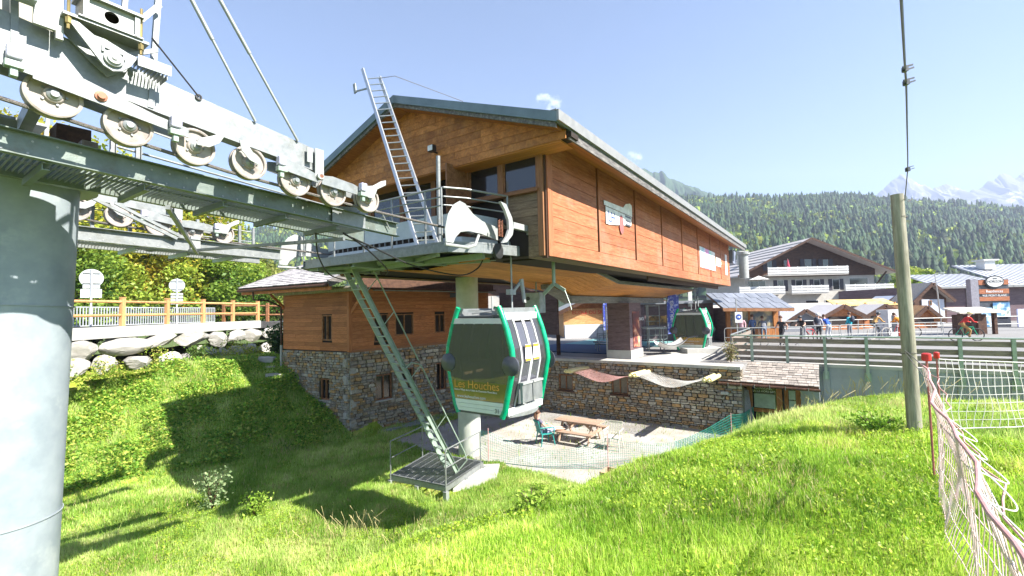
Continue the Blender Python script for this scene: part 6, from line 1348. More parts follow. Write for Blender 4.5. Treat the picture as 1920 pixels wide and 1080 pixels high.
redpost(6.02, 6.5, 2.85, 4.24, s2, .035); redpost(9.4, 6.1, 2.6, 4.1, s2, .035)
def nf2(u, v):
    x = 6.02+3.4*u; y = 6.5-.4*u; zt_ = 4.15-.05*math.sin(math.pi*u)-.06*u; zb = 3.15+.22*u; return V3((x+.02*math.sin(v*9+u*30), y+.03*math.sin(u*17+v*4), zb+(zt_-zb)*v))
mb = netmesh(nf2, 38, 8, .0042, 4); obj('mesh', mb, whitenet, s2); mb = MB('W'); mb.tube([nf2(i/12, 1) for i in range(13)], .008, 6); mb.tube([nf2(i/12, 0) for i in range(13)], .009, 6); obj('border_rope', mb, whitenet, s2)
# ------------------------------------------------------------------ left: boulder wall, road fence, signs, barrier, cars
def ub(name, c, s, rz, label, group, i, mat=None):
    b_ = bpy.data.objects.new(name, bould[i % 6]); COL.objects.link(b_); b_.location = c; b_.scale = s; b_.rotation_euler = (0, 0, rz); return props(b_, label, 'boulder', group)
bould = []
for k in range(6):
    bm = bmesh.new(); bmesh.ops.create_icosphere(bm, subdivisions=4, radius=.5); r = random.Random(60+k); pl3 = [(V3((r.uniform(-1, 1), r.uniform(-1, 1), r.uniform(-1, 1))).normalized(), r.uniform(.24, .40)) for _ in range(17)]
    for v in bm.verts:
        for n_, d_ in pl3:
            e_ = v.co.dot(n_)-d_
            if e_ > 0: v.co -= n_*e_*.97
        v.co += v.co.normalized()*.012*math.sin(v.co.x*31+k)*math.sin(v.co.y*27)*math.sin(v.co.z*29)+v.co.normalized()*.010*math.sin(v.co.x*67+2)*math.sin(v.co.y*71+k)
    me = bpy.data.meshes.new('boulder'); bm.to_mesh(me); bm.free(); me.materials.append(boulderm); me.shade_smooth(); me.set_sharp_from_angle(angle=R_(20)); bould.append(me)
wa, wb = V3((-15.75, 11, 0)), V3((-14.75, 26.2, 0)); wdn = (wb-wa).normalized()
tags1 = ['first', 'second', 'third', 'fourth', 'fifth', 'sixth', 'seventh', 'eighth', 'ninth', 'tenth', 'eleventh', 'twelfth', 'thirteenth', 'fourteenth', 'fifteenth', 'sixteenth']
_t = ['first', 'second', 'third', 'fourth', 'fifth', 'sixth', 'seventh', 'eighth', 'ninth', 'tenth', 'eleventh']
r = random.Random(4); u = 0; i = 0; 
while u < 15.0:
    s_ = r.uniform(1.0, 2.1); c = wa+wdn*(u+s_/2)+V3((.12+r.uniform(-.08, .12), 0, 3.98+r.uniform(-.12, .05)))
    ub('boulder', c, (r.uniform(.8, 1.1), s_*1.12, r.uniform(.65, 1.1)), r.uniform(-.3, .3), 'big pale boulder, %s from the pylon in the upper row under the concrete kerb' % tags1[i], 'boulders of the retaining wall', i); u += s_*.93; i += 1
u = .3; i = 0
while u < 15.0:
    s_ = r.uniform(.8, 1.6); c = wa+wdn*(u+s_/2)+V3((.55+r.uniform(-.1, .2), 0, 3.22+r.uniform(-.2, .12)))
    ub('boulder', c, (.9, s_*1.05, r.uniform(.6, 1.0)), r.uniform(-.5, .5), 'pale boulder half buried in weeds, %s from the pylon in the lower row' % tags1[i], 'boulders of the retaining wall', i+2); u += s_*1.12; i += 1
for i, (x, y, z, s_) in enumerate([(-14.2, 26.6, 3.9, 1.1), (-13.3, 25.6, 3.95, 1.2), (-13.6, 25.0, 3.2, 1.0), (-12.5, 24.2, 3.15, 1.0), (-12.0, 23.3, 2.75, .9)]):
    ub('boulder', V3((x, y, z)), (s_, s_, s_*.8), i*.7, ['grey boulder in shade at the end of the kerb', 'grey round boulder right of the wall end', 'shaded boulder under the round one', 'shaded boulder left of the dark shrub', 'small shaded boulder above the rock steps'][i], 'shaded boulders by the hut', i)
for i in range(6):
    p, q = wa+wdn*(2.55*i), wa+wdn*(2.55*i+2.54)
    if i == 0: kb = root('kerb_wall', wa+ZX*4.4, 'pale concrete kerb wall on top of the boulders under the wooden fence', 'kerb')
    mb = MB('W'); mb.beam(p+ZX*4.47+V3((-.05, 0, 0)), q+ZX*4.47+V3((-.05, 0, 0)), .5, .42); obj('kerb_section', mb, conc_l, kb, bev=.01)
fe = root('timber_fence', wa+ZX*4.65, 'orange brown timber post and rail fence above the boulders', 'fence')
fp = [V3((-16.35, 11.4, 4.75)), V3((-16.45, 13.4, 4.72)), V3((-16.5, 15.5, 4.70)), V3((-16.5, 17.6, 4.68)), V3((-16.4, 19.9, 4.64)), V3((-15.6, 21.4, 4.60)), V3((-15.5, 23.6, 4.58)), V3((-15.2, 26.0, 4.55))]
fp = [wa+wdn*(.6+2.15*k)+V3((-.22, 0, 4.6)) for k in range(8)]
for k, p in enumerate(fp):
    piece('post', unit('plank_board', w_fence), fe, p+ZX*.60, ZX, wdn, ZX.cross(wdn), (1.22, .15, .13)); mb = MB('W'); mb.prism([p+V3((-.08, -.085, 1.21)), p+V3((.08, -.085, 1.21)), p+V3((.08, .085, 1.21)), p+V3((-.08, .085, 1.21))], (0, 0, .03)); obj('post_cap', mb, w_fence, fe)
for a_, b_ in zip(fp[:-1], fp[1:]):
    for z in (.52, 1.05): mb = MB('W'); mb.tube([a_+ZX*z, b_+ZX*z], .052, 8); obj('rail', mb, w_fence, fe, smooth=True)
f2 = root('timber_fence', (-14.6, 27.2, 4.5), 'darker short fence turning away behind the end of the timber fence', 'fence')
for k, p in enumerate([V3((-14.9, 27.6, 4.5)), V3((-14.0, 28.3, 4.5)), V3((-17.5, 27.5, 4.5))]): mb = MB('W'); mb.bc((p.x, p.y, p.z+.6), .14, .14, 1.25); obj('post', mb, w_frame, f2)
mb = MB('W'); mb.tube([(-17.5, 27.5, 5.6), (-14.9, 27.6, 5.55), (-14.0, 28.3, 5.5)], .05, 7); mb.tube([(-17.5, 27.5, 5.05), (-14.9, 27.6, 5.0), (-14.0, 28.3, 5.0)], .05, 7); obj('rail', mb, w_frame, f2, smooth=True)
# grey bar barrier behind the timber fence
br = root('bar_barrier', (-18.5, 18, 4.6), 'low grey metal bar railing behind the timber fence', 'railing')
q0, q1 = V3((-18.4, 17.2, 4.6)), V3((-17.4, 26.5, 4.55))
for z in (.12, .92): mb = MB('W'); mb.beam(q0+ZX*z, q1+ZX*z, .04, .04); obj('rail', mb, signback, br)
for k in range(75):
    p = q0.lerp(q1, k/74); piece('bar', unit('plank_board', signback), br, p+ZX*.52, ZX, wdn, ZX.cross(wdn), (.8, .03, .03))
for (x, y, rr, tall, lb) in [(-14.9, 17.45, .36, 2.35, 'back of a round road sign with two plates, nearer the pylon'), (-15.35, 22.6, .33, 2.35, 'back of a round road sign with three narrow plates, right of the other')]:
    x -= 1.6; y += .3
    r_ = root('road_sign', (x, y, 4.6), lb, 'road sign', 'road signs seen from behind'); mb = MB('W'); mb.cyl((x, y, 4.5), (x, y, 4.6+tall), .035, n=10); obj('pole', mb, signback, r_, smooth=True)
    dd = V3((-x, -y, 0)).normalized(); 
    mb = MB('W'); mb.lathe(V3((x, y, 4.6+tall-.35))-dd*.05, dd, [(0, 0), (0, rr), (.02, rr), (.02, 0)], 32); obj('disc', mb, signback, r_, smooth=30)
    tt = V3((-dd.y, dd.x, 0)); mb = MB('W'); mb.beam(V3((x, y, 4.6+tall-.15))-tt*.25, V3((x, y, 4.6+tall-.15))+tt*.25, .02, .03); mb.beam(V3((x, y, 4.6+tall-.55))-tt*.25, V3((x, y, 4.6+tall-.55))+tt*.25, .02, .03); obj('clamp_bar', mb, steel_d, r_)
    if y < 20: pls = [(.36, .95), (.17, .68)]; ws = [.62, .5]
    else: pls = [(.13, .80), (.13, .95), (.13, 1.1), (.13, 1.25)]; ws = [.5]*4
    for (h_, dz), w_ in zip(pls, ws): c = V3((x, y, 4.6+tall-dz))-dd*.045; mb = MB('W'); mb.beam(c-tt*w_/2, c+tt*w_/2, .015, h_-.02); obj('plate', mb, signback, r_)
def car(x, y, z, rz, col, label, L_=4.2, Wd=1.75, Hh=1.45):
    r_ = root('parked_car', (0, 0, 0), label, 'car', 'cars parked on the upper road'); pm = plain('car_paint_%d' % len(MATS), col, .25, .2, c2=tuple(c*.9 for c in col))
    side = [(-L_/2, .35), (-L_/2, .75), (-L_/2+.35, .95), (-L_/2+.75, Hh-.05), (-L_/2+1.1, Hh), (.45, Hh), (1.05, .98), (L_/2-.25, .82), (L_/2, .62), (L_/2, .35)]
    mb = MB('W'); mb.prism([(px_, -Wd/2, pz) for px_, pz in side], (0, Wd, 0)); obj('body', mb, pm, r_, bev=.06, smooth=50)
    for s_ in (-1, 1):
        mb = MB('W'); mb.prism([(-L_/2+.75, s_*(Wd/2+.004), .95), (-L_/2+1.0, s_*(Wd/2+.004), Hh-.08), (.4, s_*(Wd/2+.004), Hh-.08), (.95, s_*(Wd/2+.004), .97)], (0, .006*s_, 0)); obj('side_window', mb, glassd, r_)
        for xx in (-L_/2+.8, L_/2-.8):
            mb = MB('W'); mb.lathe((xx, s_*(Wd/2-.12), .32), (0, s_, 0), [(0, 0), (0, .32), (.16, .32), (.17, .2), (.15, 0)], 20); wh = obj('wheel', mb, rubber, r_, smooth=40); mb = MB('W'); mb.lathe((xx, s_*(Wd/2+.045), .32), (0, s_, 0), [(0, 0), (0, .2), (.012, .18), (.012, 0)], 16); obj('rim', mb, alu, wh)
        mb = MB('W'); mb.bc((L_/2-.02, s_*.6, .66), .06, .32, .14); obj('headlight', mb, whitet, r_)
    mb = MB('W'); mb.prism([(.50, -Wd/2+.12, Hh-.04), (1.03, -Wd/2+.12, 1.0), (1.03, Wd/2-.12, 1.0), (.50, Wd/2-.12, Hh-.04)], (.01, 0, .01)); obj('windscreen', mb, glassd, r_)
    r_.location = (x, y, z); r_.rotation_euler = (0, 0, rz)
car(-19.3, 37.5, 4.6, R_(10), (.55, .02, .03), 'small red car on the road left of the hut'); car(-22.6, 40, 4.6, R_(15), (.25, .30, .38), 'blue grey car left of the red one'); car(-26, 43.0, 4.6, R_(20), (.6, .6, .62), 'pale car farthest left behind the fence end')

# ------------------------------------------------------------------ people
def person(x, y, z, rz, label, top, legs, pose='stand', h=1.72, hair=None, helmet=None, sleeves=True, prop=None, group='people on the plaza'):
    k = h/1.72; J = {}
    S_ = dict(
     stand=dict(hip=(0,0,.93), chest=(0,-.02,1.28), neck=(0,-.02,1.46), head=(0,.01,1.60), knL=(-.10,.03,.50), anL=(-.11,0,.09), knR=(.10,.0,.50), anR=(.11,-.05,.09), elL=(-.24,-.03,1.15), haL=(-.24,.10,.92), elR=(.24,-.03,1.15), haR=(.25,.08,.92)),
     walk=dict(hip=(0,0,.92), chest=(0,.03,1.27), neck=(0,.04,1.45), head=(0,.08,1.59), knL=(-.09,.20,.52), anL=(-.10,.28,.10), knR=(.10,-.02,.50), anR=(.10,-.32,.14), elL=(-.24,-.15,1.16), haL=(-.22,-.10,.93), elR=(.24,.10,1.14), haR=(.22,.30,.98)),
     lean=dict(hip=(0,-.1,.92), chest=(0,.10,1.22), neck=(0,.22,1.37), head=(0,.30,1.50), knL=(-.10,.03,.50), anL=(-.11,0,.09), knR=(.10,.0,.50), anR=(.11,-.15,.09), elL=(-.24,.25,1.08), haL=(-.20,.45,1.02), elR=(.24,.25,1.08), haR=(.20,.45,1.02)),
     ride=dict(hip=(0,-.25,.98), chest=(0,.02,1.26), neck=(0,.14,1.42), head=(0,.22,1.55), knL=(-.11,.15,.72), anL=(-.11,.02,.35), knR=(.11,.12,.62), anR=(.11,.02,.22), elL=(-.26,.18,1.12), haL=(-.24,.42,1.06), elR=(.26,.18,1.12), haR=(.24,.42,1.06)),
     sit=dict(hip=(0,-.12,.50), chest=(0,-.24,.82), neck=(0,-.29,1.00), head=(0,-.27,1.14), knL=(-.10,.35,.56), anL=(-.08,.80,.50), knR=(.10,.36,.54), anR=(.06,.82,.47), elL=(-.26,-.10,.70), haL=(-.16,.12,.66), elR=(.26,-.10,.70), haR=(.16,.14,.66)))[pose]
    P = {n_: V3(p)*k for n_, p in S_.items()}
    up_ = (P['chest']-P['hip']).normalized()
    P['shL'] = P['chest']+up_*.11*k+V3((-.17*k, 0, 0)); P['shR'] = P['chest']+up_*.11*k+V3((.17*k, 0, 0)); P['hiL'] = P['hip']+V3((-.095*k, 0, -.03*k)); P['hiR'] = P['hip']+V3((.095*k, 0, -.03*k))
    toe = V3((0, .17*k, -.045*k)) if pose != 'sit' else V3((0, .06*k, .15*k)); P['toL'] = P['anL']+toe; P['toR'] = P['anR']+toe
    P['crown'] = P['head']+V3((0, -.01, .09))*k; P['waist'] = P['hip'].lerp(P['chest'], .45)
    names = ['hip', 'waist', 'chest', 'neck', 'head', 'crown', 'shL', 'elL', 'haL', 'shR', 'elR', 'haR', 'hiL', 'knL', 'anL', 'toL', 'hiR', 'knR', 'anR', 'toR']
    rad = dict(hip=.135, waist=.118, chest=.14, neck=.055, head=.088, crown=.07, shL=.068, elL=.045, haL=.034, shR=.068, elR=.045, haR=.034, hiL=.095, knL=.062, anL=.045, toL=.035, hiR=.095, knR=.062, anR=.045, toR=.035)
    E_ = [('hip', 'waist'), ('waist', 'chest'), ('chest', 'neck'), ('neck', 'head'), ('head', 'crown'), ('chest', 'shL'), ('shL', 'elL'), ('elL', 'haL'), ('chest', 'shR'), ('shR', 'elR'), ('elR', 'haR'), ('hip', 'hiL'), ('hiL', 'knL'), ('knL', 'anL'), ('anL', 'toL'), ('hip', 'hiR'), ('hiR', 'knR'), ('knR', 'anR'), ('anR', 'toR')]
    me = bpy.data.meshes.new('tmp'); me.from_pydata([P[n_] for n_ in names], [(names.index(a), names.index(b_)) for a, b_ in E_], [])
    o = bpy.data.objects.new('tmp', me); COL.objects.link(o); o.modifiers.new('s', 'SKIN'); sv = me.skin_vertices[0].data
    for i, n_ in enumerate(names): rr = rad[n_]*k; sv[i].radius = (rr, rr*(.78 if n_ in ('hip', 'waist', 'chest') else 1)); 
    sv[0].use_root = True; sb = o.modifiers.new('d', 'SUBSURF'); sb.levels = 2; sb.render_levels = 2
    dg = bpy.context.evaluated_depsgraph_get(); m2 = bpy.data.meshes.new_from_object(o.evaluated_get(dg)); bpy.data.objects.remove(o)
    m2.name = 'body'; m2.materials.clear(); bare = pose == 'sit'
    for mt_ in (skinm, top, legs, black): m2.materials.append(mt_)
    seg = [(P[a], P[b_], a, b_) for a, b_ in E_]
    for pg in m2.polygons:
        c = pg.center; best = None
        for a, b_, na, nb in seg:
            t_ = max(0, min(1, (c-a).dot(b_-a)/((b_-a).length_squared+1e-9))); d_ = (c-(a+(b_-a)*t_)).length
            if best is None or d_ < best[0]: best = (d_, na, nb, t_)
        _, na, nb, t_ = best
        if nb in ('head', 'crown') or (nb == 'neck' and t_ > .75): mi = 0
        elif nb in ('neck', 'chest', 'waist', 'shL', 'shR'): mi = 1
        elif nb in ('elL', 'elR'): mi = 1 if (sleeves or t_ < .45) else 0
        elif nb in ('haL', 'haR'): mi = 1 if (sleeves and t_ < .75) else 0
        elif nb in ('toL', 'toR'): mi = 3
        elif nb in ('anL', 'anR'): mi = (0 if t_ < .85 else 3) if bare else (2 if t_ < .9 else 3)
        else: mi = 2
        pg.material_index = mi; pg.use_smooth = True
    r_ = root('person', (x, y, z), label, 'person', group); b_ = bpy.data.objects.new('body', m2); COL.objects.link(b_); b_.parent = r_
    WLr = WL[r_.name]; WL[r_.name] = V3()
    hd = P['head']+V3((0, .0, .035*k))
    if helmet: mb = MB('W'); mb.ball(tuple(hd+V3((0, -.01, .03))*k), .118*k, .14*k, .10*k, 12, 8); mb.tube([hd+V3((-.07, .08, .05))*k, hd+V3((0, .15, .045))*k, hd+V3((.07, .08, .05))*k], .012*k, 5); obj('helmet', mb, helmet, r_, smooth=True)
    elif hair:
        mb = MB('W'); mb.ball(tuple(hd+V3((0, -.025, .025))*k), .098*k, .105*k, .10*k, 12, 8)
        if pose == 'sit': mb.tube([hd+V3((0, -.09, .02)), hd+V3((0, -.13, -.12)), hd+V3((0, -.11, -.24))], [.06, .05, .02], 8)
        obj('hair', mb, hair, r_, smooth=True)
    if pose == 'sit':
        mb = MB('W')
        for sx_ in (-1, 1):
            h0 = P['haL' if sx_ < 0 else 'haR']
            for q in range(4): mb.tube([h0+V3((-.02+.014*q, .02, 0)), h0+V3((-.022+.015*q, .06, .0)), h0+V3((-.02+.014*q, .09-.004*abs(q-1.5), -.02))], [.009, .0085, .006], 6)
            mb.tube([h0+V3((sx_*-.03, 0, 0)), h0+V3((sx_*-.055, .035, .0)), h0+V3((sx_*-.05, .06, -.01))], [.011, .010, .007], 6)
        obj('fingers', mb, skinm, r_, smooth=True); mb = MB('W'); mb.ball(tuple(P['head']+V3((0, .095, .0))), .014, .022, .02, 6, 5); obj('nose', mb, skinm, r_, smooth=True)
    if prop == 'backpack': mb = MB('W'); mb.ball(tuple(P['chest']+V3((0, -.19, .02))), .15, .10, .22, 10, 8); obj('backpack', mb, prop_m, r_, smooth=True)
    WL[r_.name] = WLr; r_.rotation_euler = (0, 0, rz); return r_
prop_m = cloth('rucksack_cloth', (.05,.06,.09))
jeans = cloth('blue_denim', (.08,.13,.26)); dark_c = cloth('dark_cloth', (.03,.03,.035)); pale_c = cloth('pale_trousers', (.50,.52,.58)); greyc = cloth('grey_cloth', (.22,.23,.26))
s = S(14.62, -8.72, 0); ps_ = person(s.x, s.y, 0.0, R_(-70), 'person with long brown hair leaning back in the teal chair, feet up', cloth('purple_grey_top', (.14,.13,.19)), cloth('lilac_shorts', (.45,.46,.66)), 'sit', hair=hairm, sleeves=False, group='people below the terrace')
zp = 2.552
ppl = [((1462-960)/850*25.5, 25.5, 1.9, 'man in black T-shirt and shorts walking left of the first rail post', dark_c, dark_c, 'walk', hairm, None, False, None),
 (14.35, 28.6, 2.6, 'person in pink top behind the blue arrow sign', cloth('pink_top', (.70,.42,.48)), greyc, 'stand', hairm, None, True, None),
 (15.2, 28.9, .2, 'person in dark blue at the kiosk counter', jeans, dark_c, 'stand', hairm, None, True, None),
 (15.8, 28.7, -.3, 'person in pale grey top leaning at the kiosk counter', greyc, jeans, 'lean', hairm, None, True, None),
 (17.75, 27.9, 2.2, 'cyclist in black helmet holding a bike right of the man in black', dark_c, greyc, 'lean', None, black, False, None),
 (19.2, 28.6, -1.0, 'cyclist in grey and white jersey with a round pack', cloth('grey_white_jersey', (.5,.48,.52)), dark_c, 'stand', None, white, True, 'backpack'),
 (20.2, 29.2, .15, 'person in bright blue jacket and pale jeans at the barrier', cloth('bright_blue_jacket', (.02,.10,.52)), pale_c, 'lean', skinm if 0 else hairm, None, True, None),
 (21.9, 29.6, .3, 'person in turquoise top with a small pack', cloth('turquoise_top', (.02,.40,.50)), greyc, 'stand', hairm, None, True, 'backpack'),
 (23.4, 29.3, -1.4, 'cyclist in ochre jacket and black shorts behind the pale bicycle', cloth('ochre_jacket', (.55,.30,.09)), dark_c, 'ride', None, black, True, None),
 (24.9, 29.3, .5, 'person in orange high visibility jacket and red trousers', cloth('orange_jacket', (.80,.28,.02)), cloth('red_trousers', (.55,.05,.02)), 'lean', hairm, None, True, None),
 (26.3, 26.4, -1.75, 'mountain biker in red jersey and pale helmet behind the rail', cloth('red_jersey', (.60,.03,.02)), cloth('patterned_shorts', (.45,.25,.08)), 'ride', None, cream, True, None)]
for (x, y, rz, lb, tp, lg_, po_, hr, hm_, sl_, pr_) in ppl: person(x, y, zp, rz, lb, tp, lg_, po_, hair=hr, helmet=hm_, sleeves=sl_, prop=pr_)

def bicycle(x, y, z, rz, col, label, wheel=None):
    r_ = root('bicycle', (0, 0, 0), label, 'bicycle', 'mountain bikes on the plaza'); wm = wheel or rubber; R0 = .35
    for xx in (-.53, .55):
        mb = MB('W'); mb.tube([(0, xx+R0*math.cos(i*.2618), R0+R0*math.sin(i*.2618)) for i in range(24)], .028, 6, closed=True); wh = obj('wheel', mb, wm, r_, smooth=True)
        mb = MB('W'); 
        for i in range(12): mb.tube([(0, xx, R0), (0, xx+R0*math.cos(i*.5236), R0+R0*math.sin(i*.5236))], .003, 3)
        obj('spokes', mb, steel, wh)
    mb = MB('W'); bb, se, hd_, ra, fa = (0, -.08, .32), (0, -.22, .78), (0, .36, .82), (0, -.53, .35), (0, .55, .35)
    for p, q in ((bb, se), (se, (0, .36, .80)), (bb, (0, .38, .72)), (bb, ra), (se, ra), (hd_, fa)): mb.tube([p, q], .02, 6)
    obj('frame', mb, col, r_, smooth=True); mb = MB('W'); mb.tube([(-.33, .30, 1.0), (0, .36, .97), (.33, .30, 1.0)], .014, 6); mb.tube([hd_, (0, .35, .98)], .015, 6); obj('handlebar', mb, black, r_)
    mb = MB('W'); mb.ball((0, -.25, .88), .07, .13, .03, 8, 5); mb.tube([se, (0, -.25, .86)], .013, 6); obj('saddle', mb, black, r_, smooth=True)
    r_.location = (x, y, z); r_.rotation_euler = (0, 0, rz)
bicycle(23.3, 29.0, zp, -1.4, greyc, 'pale wheeled bicycle of the ochre jacketed cyclist', plain('tan_tyre', (.45,.40,.35), .7)); bicycle(26.25, 26.4, zp, -1.75, green, 'green bicycle under the red jerseyed rider'); bicycle(18.3, 28.0, zp, 1.9, redp, 'dark bicycle standing by the cyclist in black helmet'); bicycle(25.7, 29.9, zp, 1.2, redp, 'red bicycle behind the orange jacket')

# crowd barriers
def barrier(x, y, rz, label, L_=2.2):
    r_ = root('crowd_barrier', (0, 0, 0), label, 'barrier', 'crowd barriers on the plaza'); mb = MB('W'); z0, z1 = .22, 1.05; c_ = .14
    pts = [(-L_/2+c_, 0, z0), (L_/2-c_, 0, z0), (L_/2-.04, 0, z0+.04), (L_/2, 0, z0+c_), (L_/2, 0, z1-c_), (L_/2-.04, 0, z1-.04), (L_/2-c_, 0, z1), (-L_/2+c_, 0, z1), (-L_/2+.04, 0, z1-.04), (-L_/2, 0, z1-c_), (-L_/2, 0, z0+c_), (-L_/2+.04, 0, z0+.04)]
    mb.tube(pts, .022, 6, closed=True); obj('loop_frame', mb, steel_w, r_, smooth=True); mb = MB('W'); mb.tube([(-L_/2, 0, .5), (L_/2, 0, .5)], .012, 5)
    for k in range(1, 6): mb.tube([(-L_/2+L_*k/6, 0, z0), (-L_/2+L_*k/6, 0, z1)], .009, 4)
    obj('bars', mb, steel_w, r_)
    for s_ in (-1, 1): mb = MB('W'); mb.tube([(s_*L_*.36, -.25, 0), (s_*L_*.36, 0, .12), (s_*L_*.36, .25, 0)], .016, 5); mb.tube([(s_*L_*.36, 0, .12), (s_*L_*.36, 0, z0)], .016, 5); obj('foot', mb, steel_w, r_)
    r_.location = (x, y, zp); r_.rotation_euler = (0, 0, rz)
for x, y, rz, lb in [(13.4, 26.3, -.25, 'crowd barrier just right of the far cabin'), (15.5, 26.2, -.1, 'crowd barrier left of the man in black'), (18.2, 26.8, 0, 'crowd barrier before the cyclist in black helmet'), (20.5, 27.1, .02, 'crowd barrier before the bright blue jacket'), (22.8, 27.4, .02, 'crowd barrier before the pale bicycle'), (25.0, 27.6, .02, 'crowd barrier before the orange jacket'), (6.9, 31.5, .2, 'crowd barrier below the nearer blue flag, seen under the station'), (9.1, 30.3, -.2, 'crowd barrier left of the larger blue flag')]: barrier(x, y, rz, lb)

# ------------------------------------------------------------------ kiosk, flags, sled, stand
ks = root('ticket_kiosk', (15.4, 30, zp), 'timber kiosk with a pale metal tray roof behind the pink person', 'kiosk')
mb = MB('W'); mb.box(13.9, 17.4, 29.6, 33.2, zp, 4.75); obj('wall', mb, w_pan, ks)
mb = MB('W'); mb.box(13.85, 14.1, 29.45, 29.6, zp, 4.7).box(16.9, 17.2, 29.45, 29.6, zp, 4.7).box(14.1, 16.9, 29.45, 29.6, zp, 3.35).box(15.3, 15.42, 29.5, 29.6, 3.35, 4.7); obj('front_frame', mb, w_post, ks)
mb = MB('W'); mb.box(14.1, 15.3, 29.55, 29.58, 3.35, 4.7).box(15.42, 16.9, 29.55, 29.58, 3.35, 4.7); obj('window', mb, plain('lit_counter', (.50,.40,.22), .4, c2=(.10,.12,.14), ns=2, amt=.3), ks)
P0 = V3((13.1, 28.3, 4.72)); P1 = V3((17.55, 28.3, 4.62)); bk_ = V3((.1, 2.6, 1.0)); ee = (P1-P0); me = unit('plank_board', slate); nn_ = ee.cross(bk_).normalized()
for i in range(3):
    for k in range(12):
        c = P0+ee*((k+.5)/12)+bk_*((i+.5)/3)+nn_*(.04+(.03 if i == 0 else .02*i)*0+(.015 if (i+k) % 2 else 0)); u_ = ee.normalized(); v_ = bk_.normalized(); piece('roof_tray', me, ks, c, u_, v_, u_.cross(v_), (ee.length/12-.03, bk_.length/3+.03, .04))
mb = MB('W'); mb.prism([P0, P1, P1+bk_, P0+bk_], (0, 0, -.08)); mb.beam(P0-ZX*.06, P1-ZX*.06, .06, .2); obj('roof_frame', mb, w_frame, ks)
k2 = root('low_building', (11.6, 31, zp), 'low dark fronted building with a blue sign band left of the kiosk', 'building'); mb = MB('W'); mb.box(9.0, 13.7, 31, 36, zp, 5.1); obj('wall', mb, w_pan, k2); mb = MB('W'); mb.box(9.2, 13.5, 30.9, 31, 3.7, 4.3); obj('painted_opening', mb, plain('orange_interior', (.55,.28,.06), .6, c2=(.06,.03,.02), ns=1.2, amt=.3), k2); mb = MB('W'); mb.box(8.7, 13.9, 30.6, 36.3, 5.1, 5.3); obj('roof', mb, slate, k2); mb = MB('W'); mb.box(12.0, 12.25, 30.9, 31.0, 4.9, 6.0); obj('white_post', mb, white, k2)
asn = root('arrow_sign', (14.0, 27.9, zp), 'white sign with a blue disc and white arrow on a thin post', 'sign'); mb = MB('W'); mb.cyl((13.75, 27.9, zp), (13.75, 27.9, 5.3), .03, n=8); obj('post', mb, steel_w, asn); mb = MB('W'); mb.box(13.6, 14.05, 27.8, 27.82, 3.85, 4.5); p__ = obj('panel', mb, white, asn); mb = MB('W'); mb.lathe((13.82, 27.8, 4.2), (0, -1, 0), [(0, 0), (0, .17), (.01, .17), (.01, 0)], 24); obj('disc', mb, blue_s, p__); mb = MB('W'); mb.prism([(13.73, 27.785, 4.18), (13.83, 27.785, 4.18), (13.83, 27.785, 4.13), (13.93, 27.785, 4.20), (13.83, 27.785, 4.27), (13.83, 27.785, 4.22), (13.73, 27.785, 4.22)], (0, -.004, 0)); obj('arrow', mb, whitet, p__)
mt, t, b, N, L = nodes('flag_print'); tc = N('TexCoord'); nz = N('TexNoise'); nz.inputs['Scale'].default_value = 5; nz.inputs['Detail'].default_value = 4; L(tc.outputs['Object'], nz.inputs[0]); r = ramp(N, [(.52, (.06,.09,.50)), (.6, (.30,.38,.75)), (.68, (.7,.74,.85))]); L(nz.outputs[0], r.inputs[0]); L(r.outputs[0], b.inputs['Base Color']); flag_m = mt
for (x, y, s_, lb, tx) in [(9.15, 27.0, 1.0, 'tall blue feather flag standing left of the far cabin', 'LES HOUCHES'), (6.55, 33.0, 1.0, 'blue feather flag seen left of the dark pier', 'CHAMONIX')]:
    r_ = root('feather_flag', (x, y, zp), lb, 'flag', 'blue feather flags'); mb = MB('W'); mb.tube([(x, y, zp), (x, y, zp+2.6*s_), (x+.15, y, zp+3.15*s_)], .02, 6); obj('pole', mb, dgrey, r_)
    mb = MB('W'); mb.prism([(x+.03, y, zp+.75), (x+.50, y, zp+.8), (x+.72, y, zp+1.8), (x+.75, y, zp+3.0), (x+.5, y, zp+3.15), (x+.15, y, zp+3.12), (x+.04, y, zp+2.6)], (0, .012, 0)); f_ = obj('flag_cloth', mb, flag_m, r_); text('lettering', tx, whitet, f_, (x+.42, y-.004, zp+.95), (0, 0, 1), (-1, 0, 0), .28)
sl_ = root('rescue_sled', (7.9, 22.7, zp), 'white rescue sled with dark rim tilted on the terrace edge', 'sled')
def slp(u, v): return V3((7.2+1.5*u, 22.9+.5*v+.25*u, zp+.20+.28*abs(2*u-1)**2+.22*abs(v)**1.6+.12*u))
mb = MB('W'); g_ = [[slp(i/10, j/3-1) for j in range(7)] for i in range(11)]
for i in range(10):
    for j in range(6): mb.quad(g_[i][j], g_[i+1][j], g_[i+1][j+1], g_[i][j+1])
obj('shell', mb, white, sl_, smooth=True)
for v in (-1, 1): mb = MB('W'); mb.tube([slp(i/10, v) for i in range(11)], .022, 6); obj('rim', mb, dgrey, sl_, smooth=True)
mb = MB('W'); mb.tube([slp(1, -1), slp(1, -1)+V3((.45, -.1, .08))], .02, 6); mb.tube([slp(1, 1), slp(1, 1)+V3((.45, -.1, .08))], .02, 6); obj('handles', mb, dgrey, sl_)
sn_ = root('lookout_stand', (7.6, 24.6, zp), 'dark metal lookout chair stand right of the pier', 'stand')
mb = MB('W')
for (x, y) in ((7.3, 24.5), (8.1, 24.5), (7.4, 25.1), (8.1, 25.1)): mb.tube([(x, y, zp), (x*.96+7.7*.04, y, zp+1.25)], .03, 6); mb.tube([(x, y, zp+1.25), (x, y, zp+2.5)], .025, 6) if y > 24.9 or x < 7.5 else None
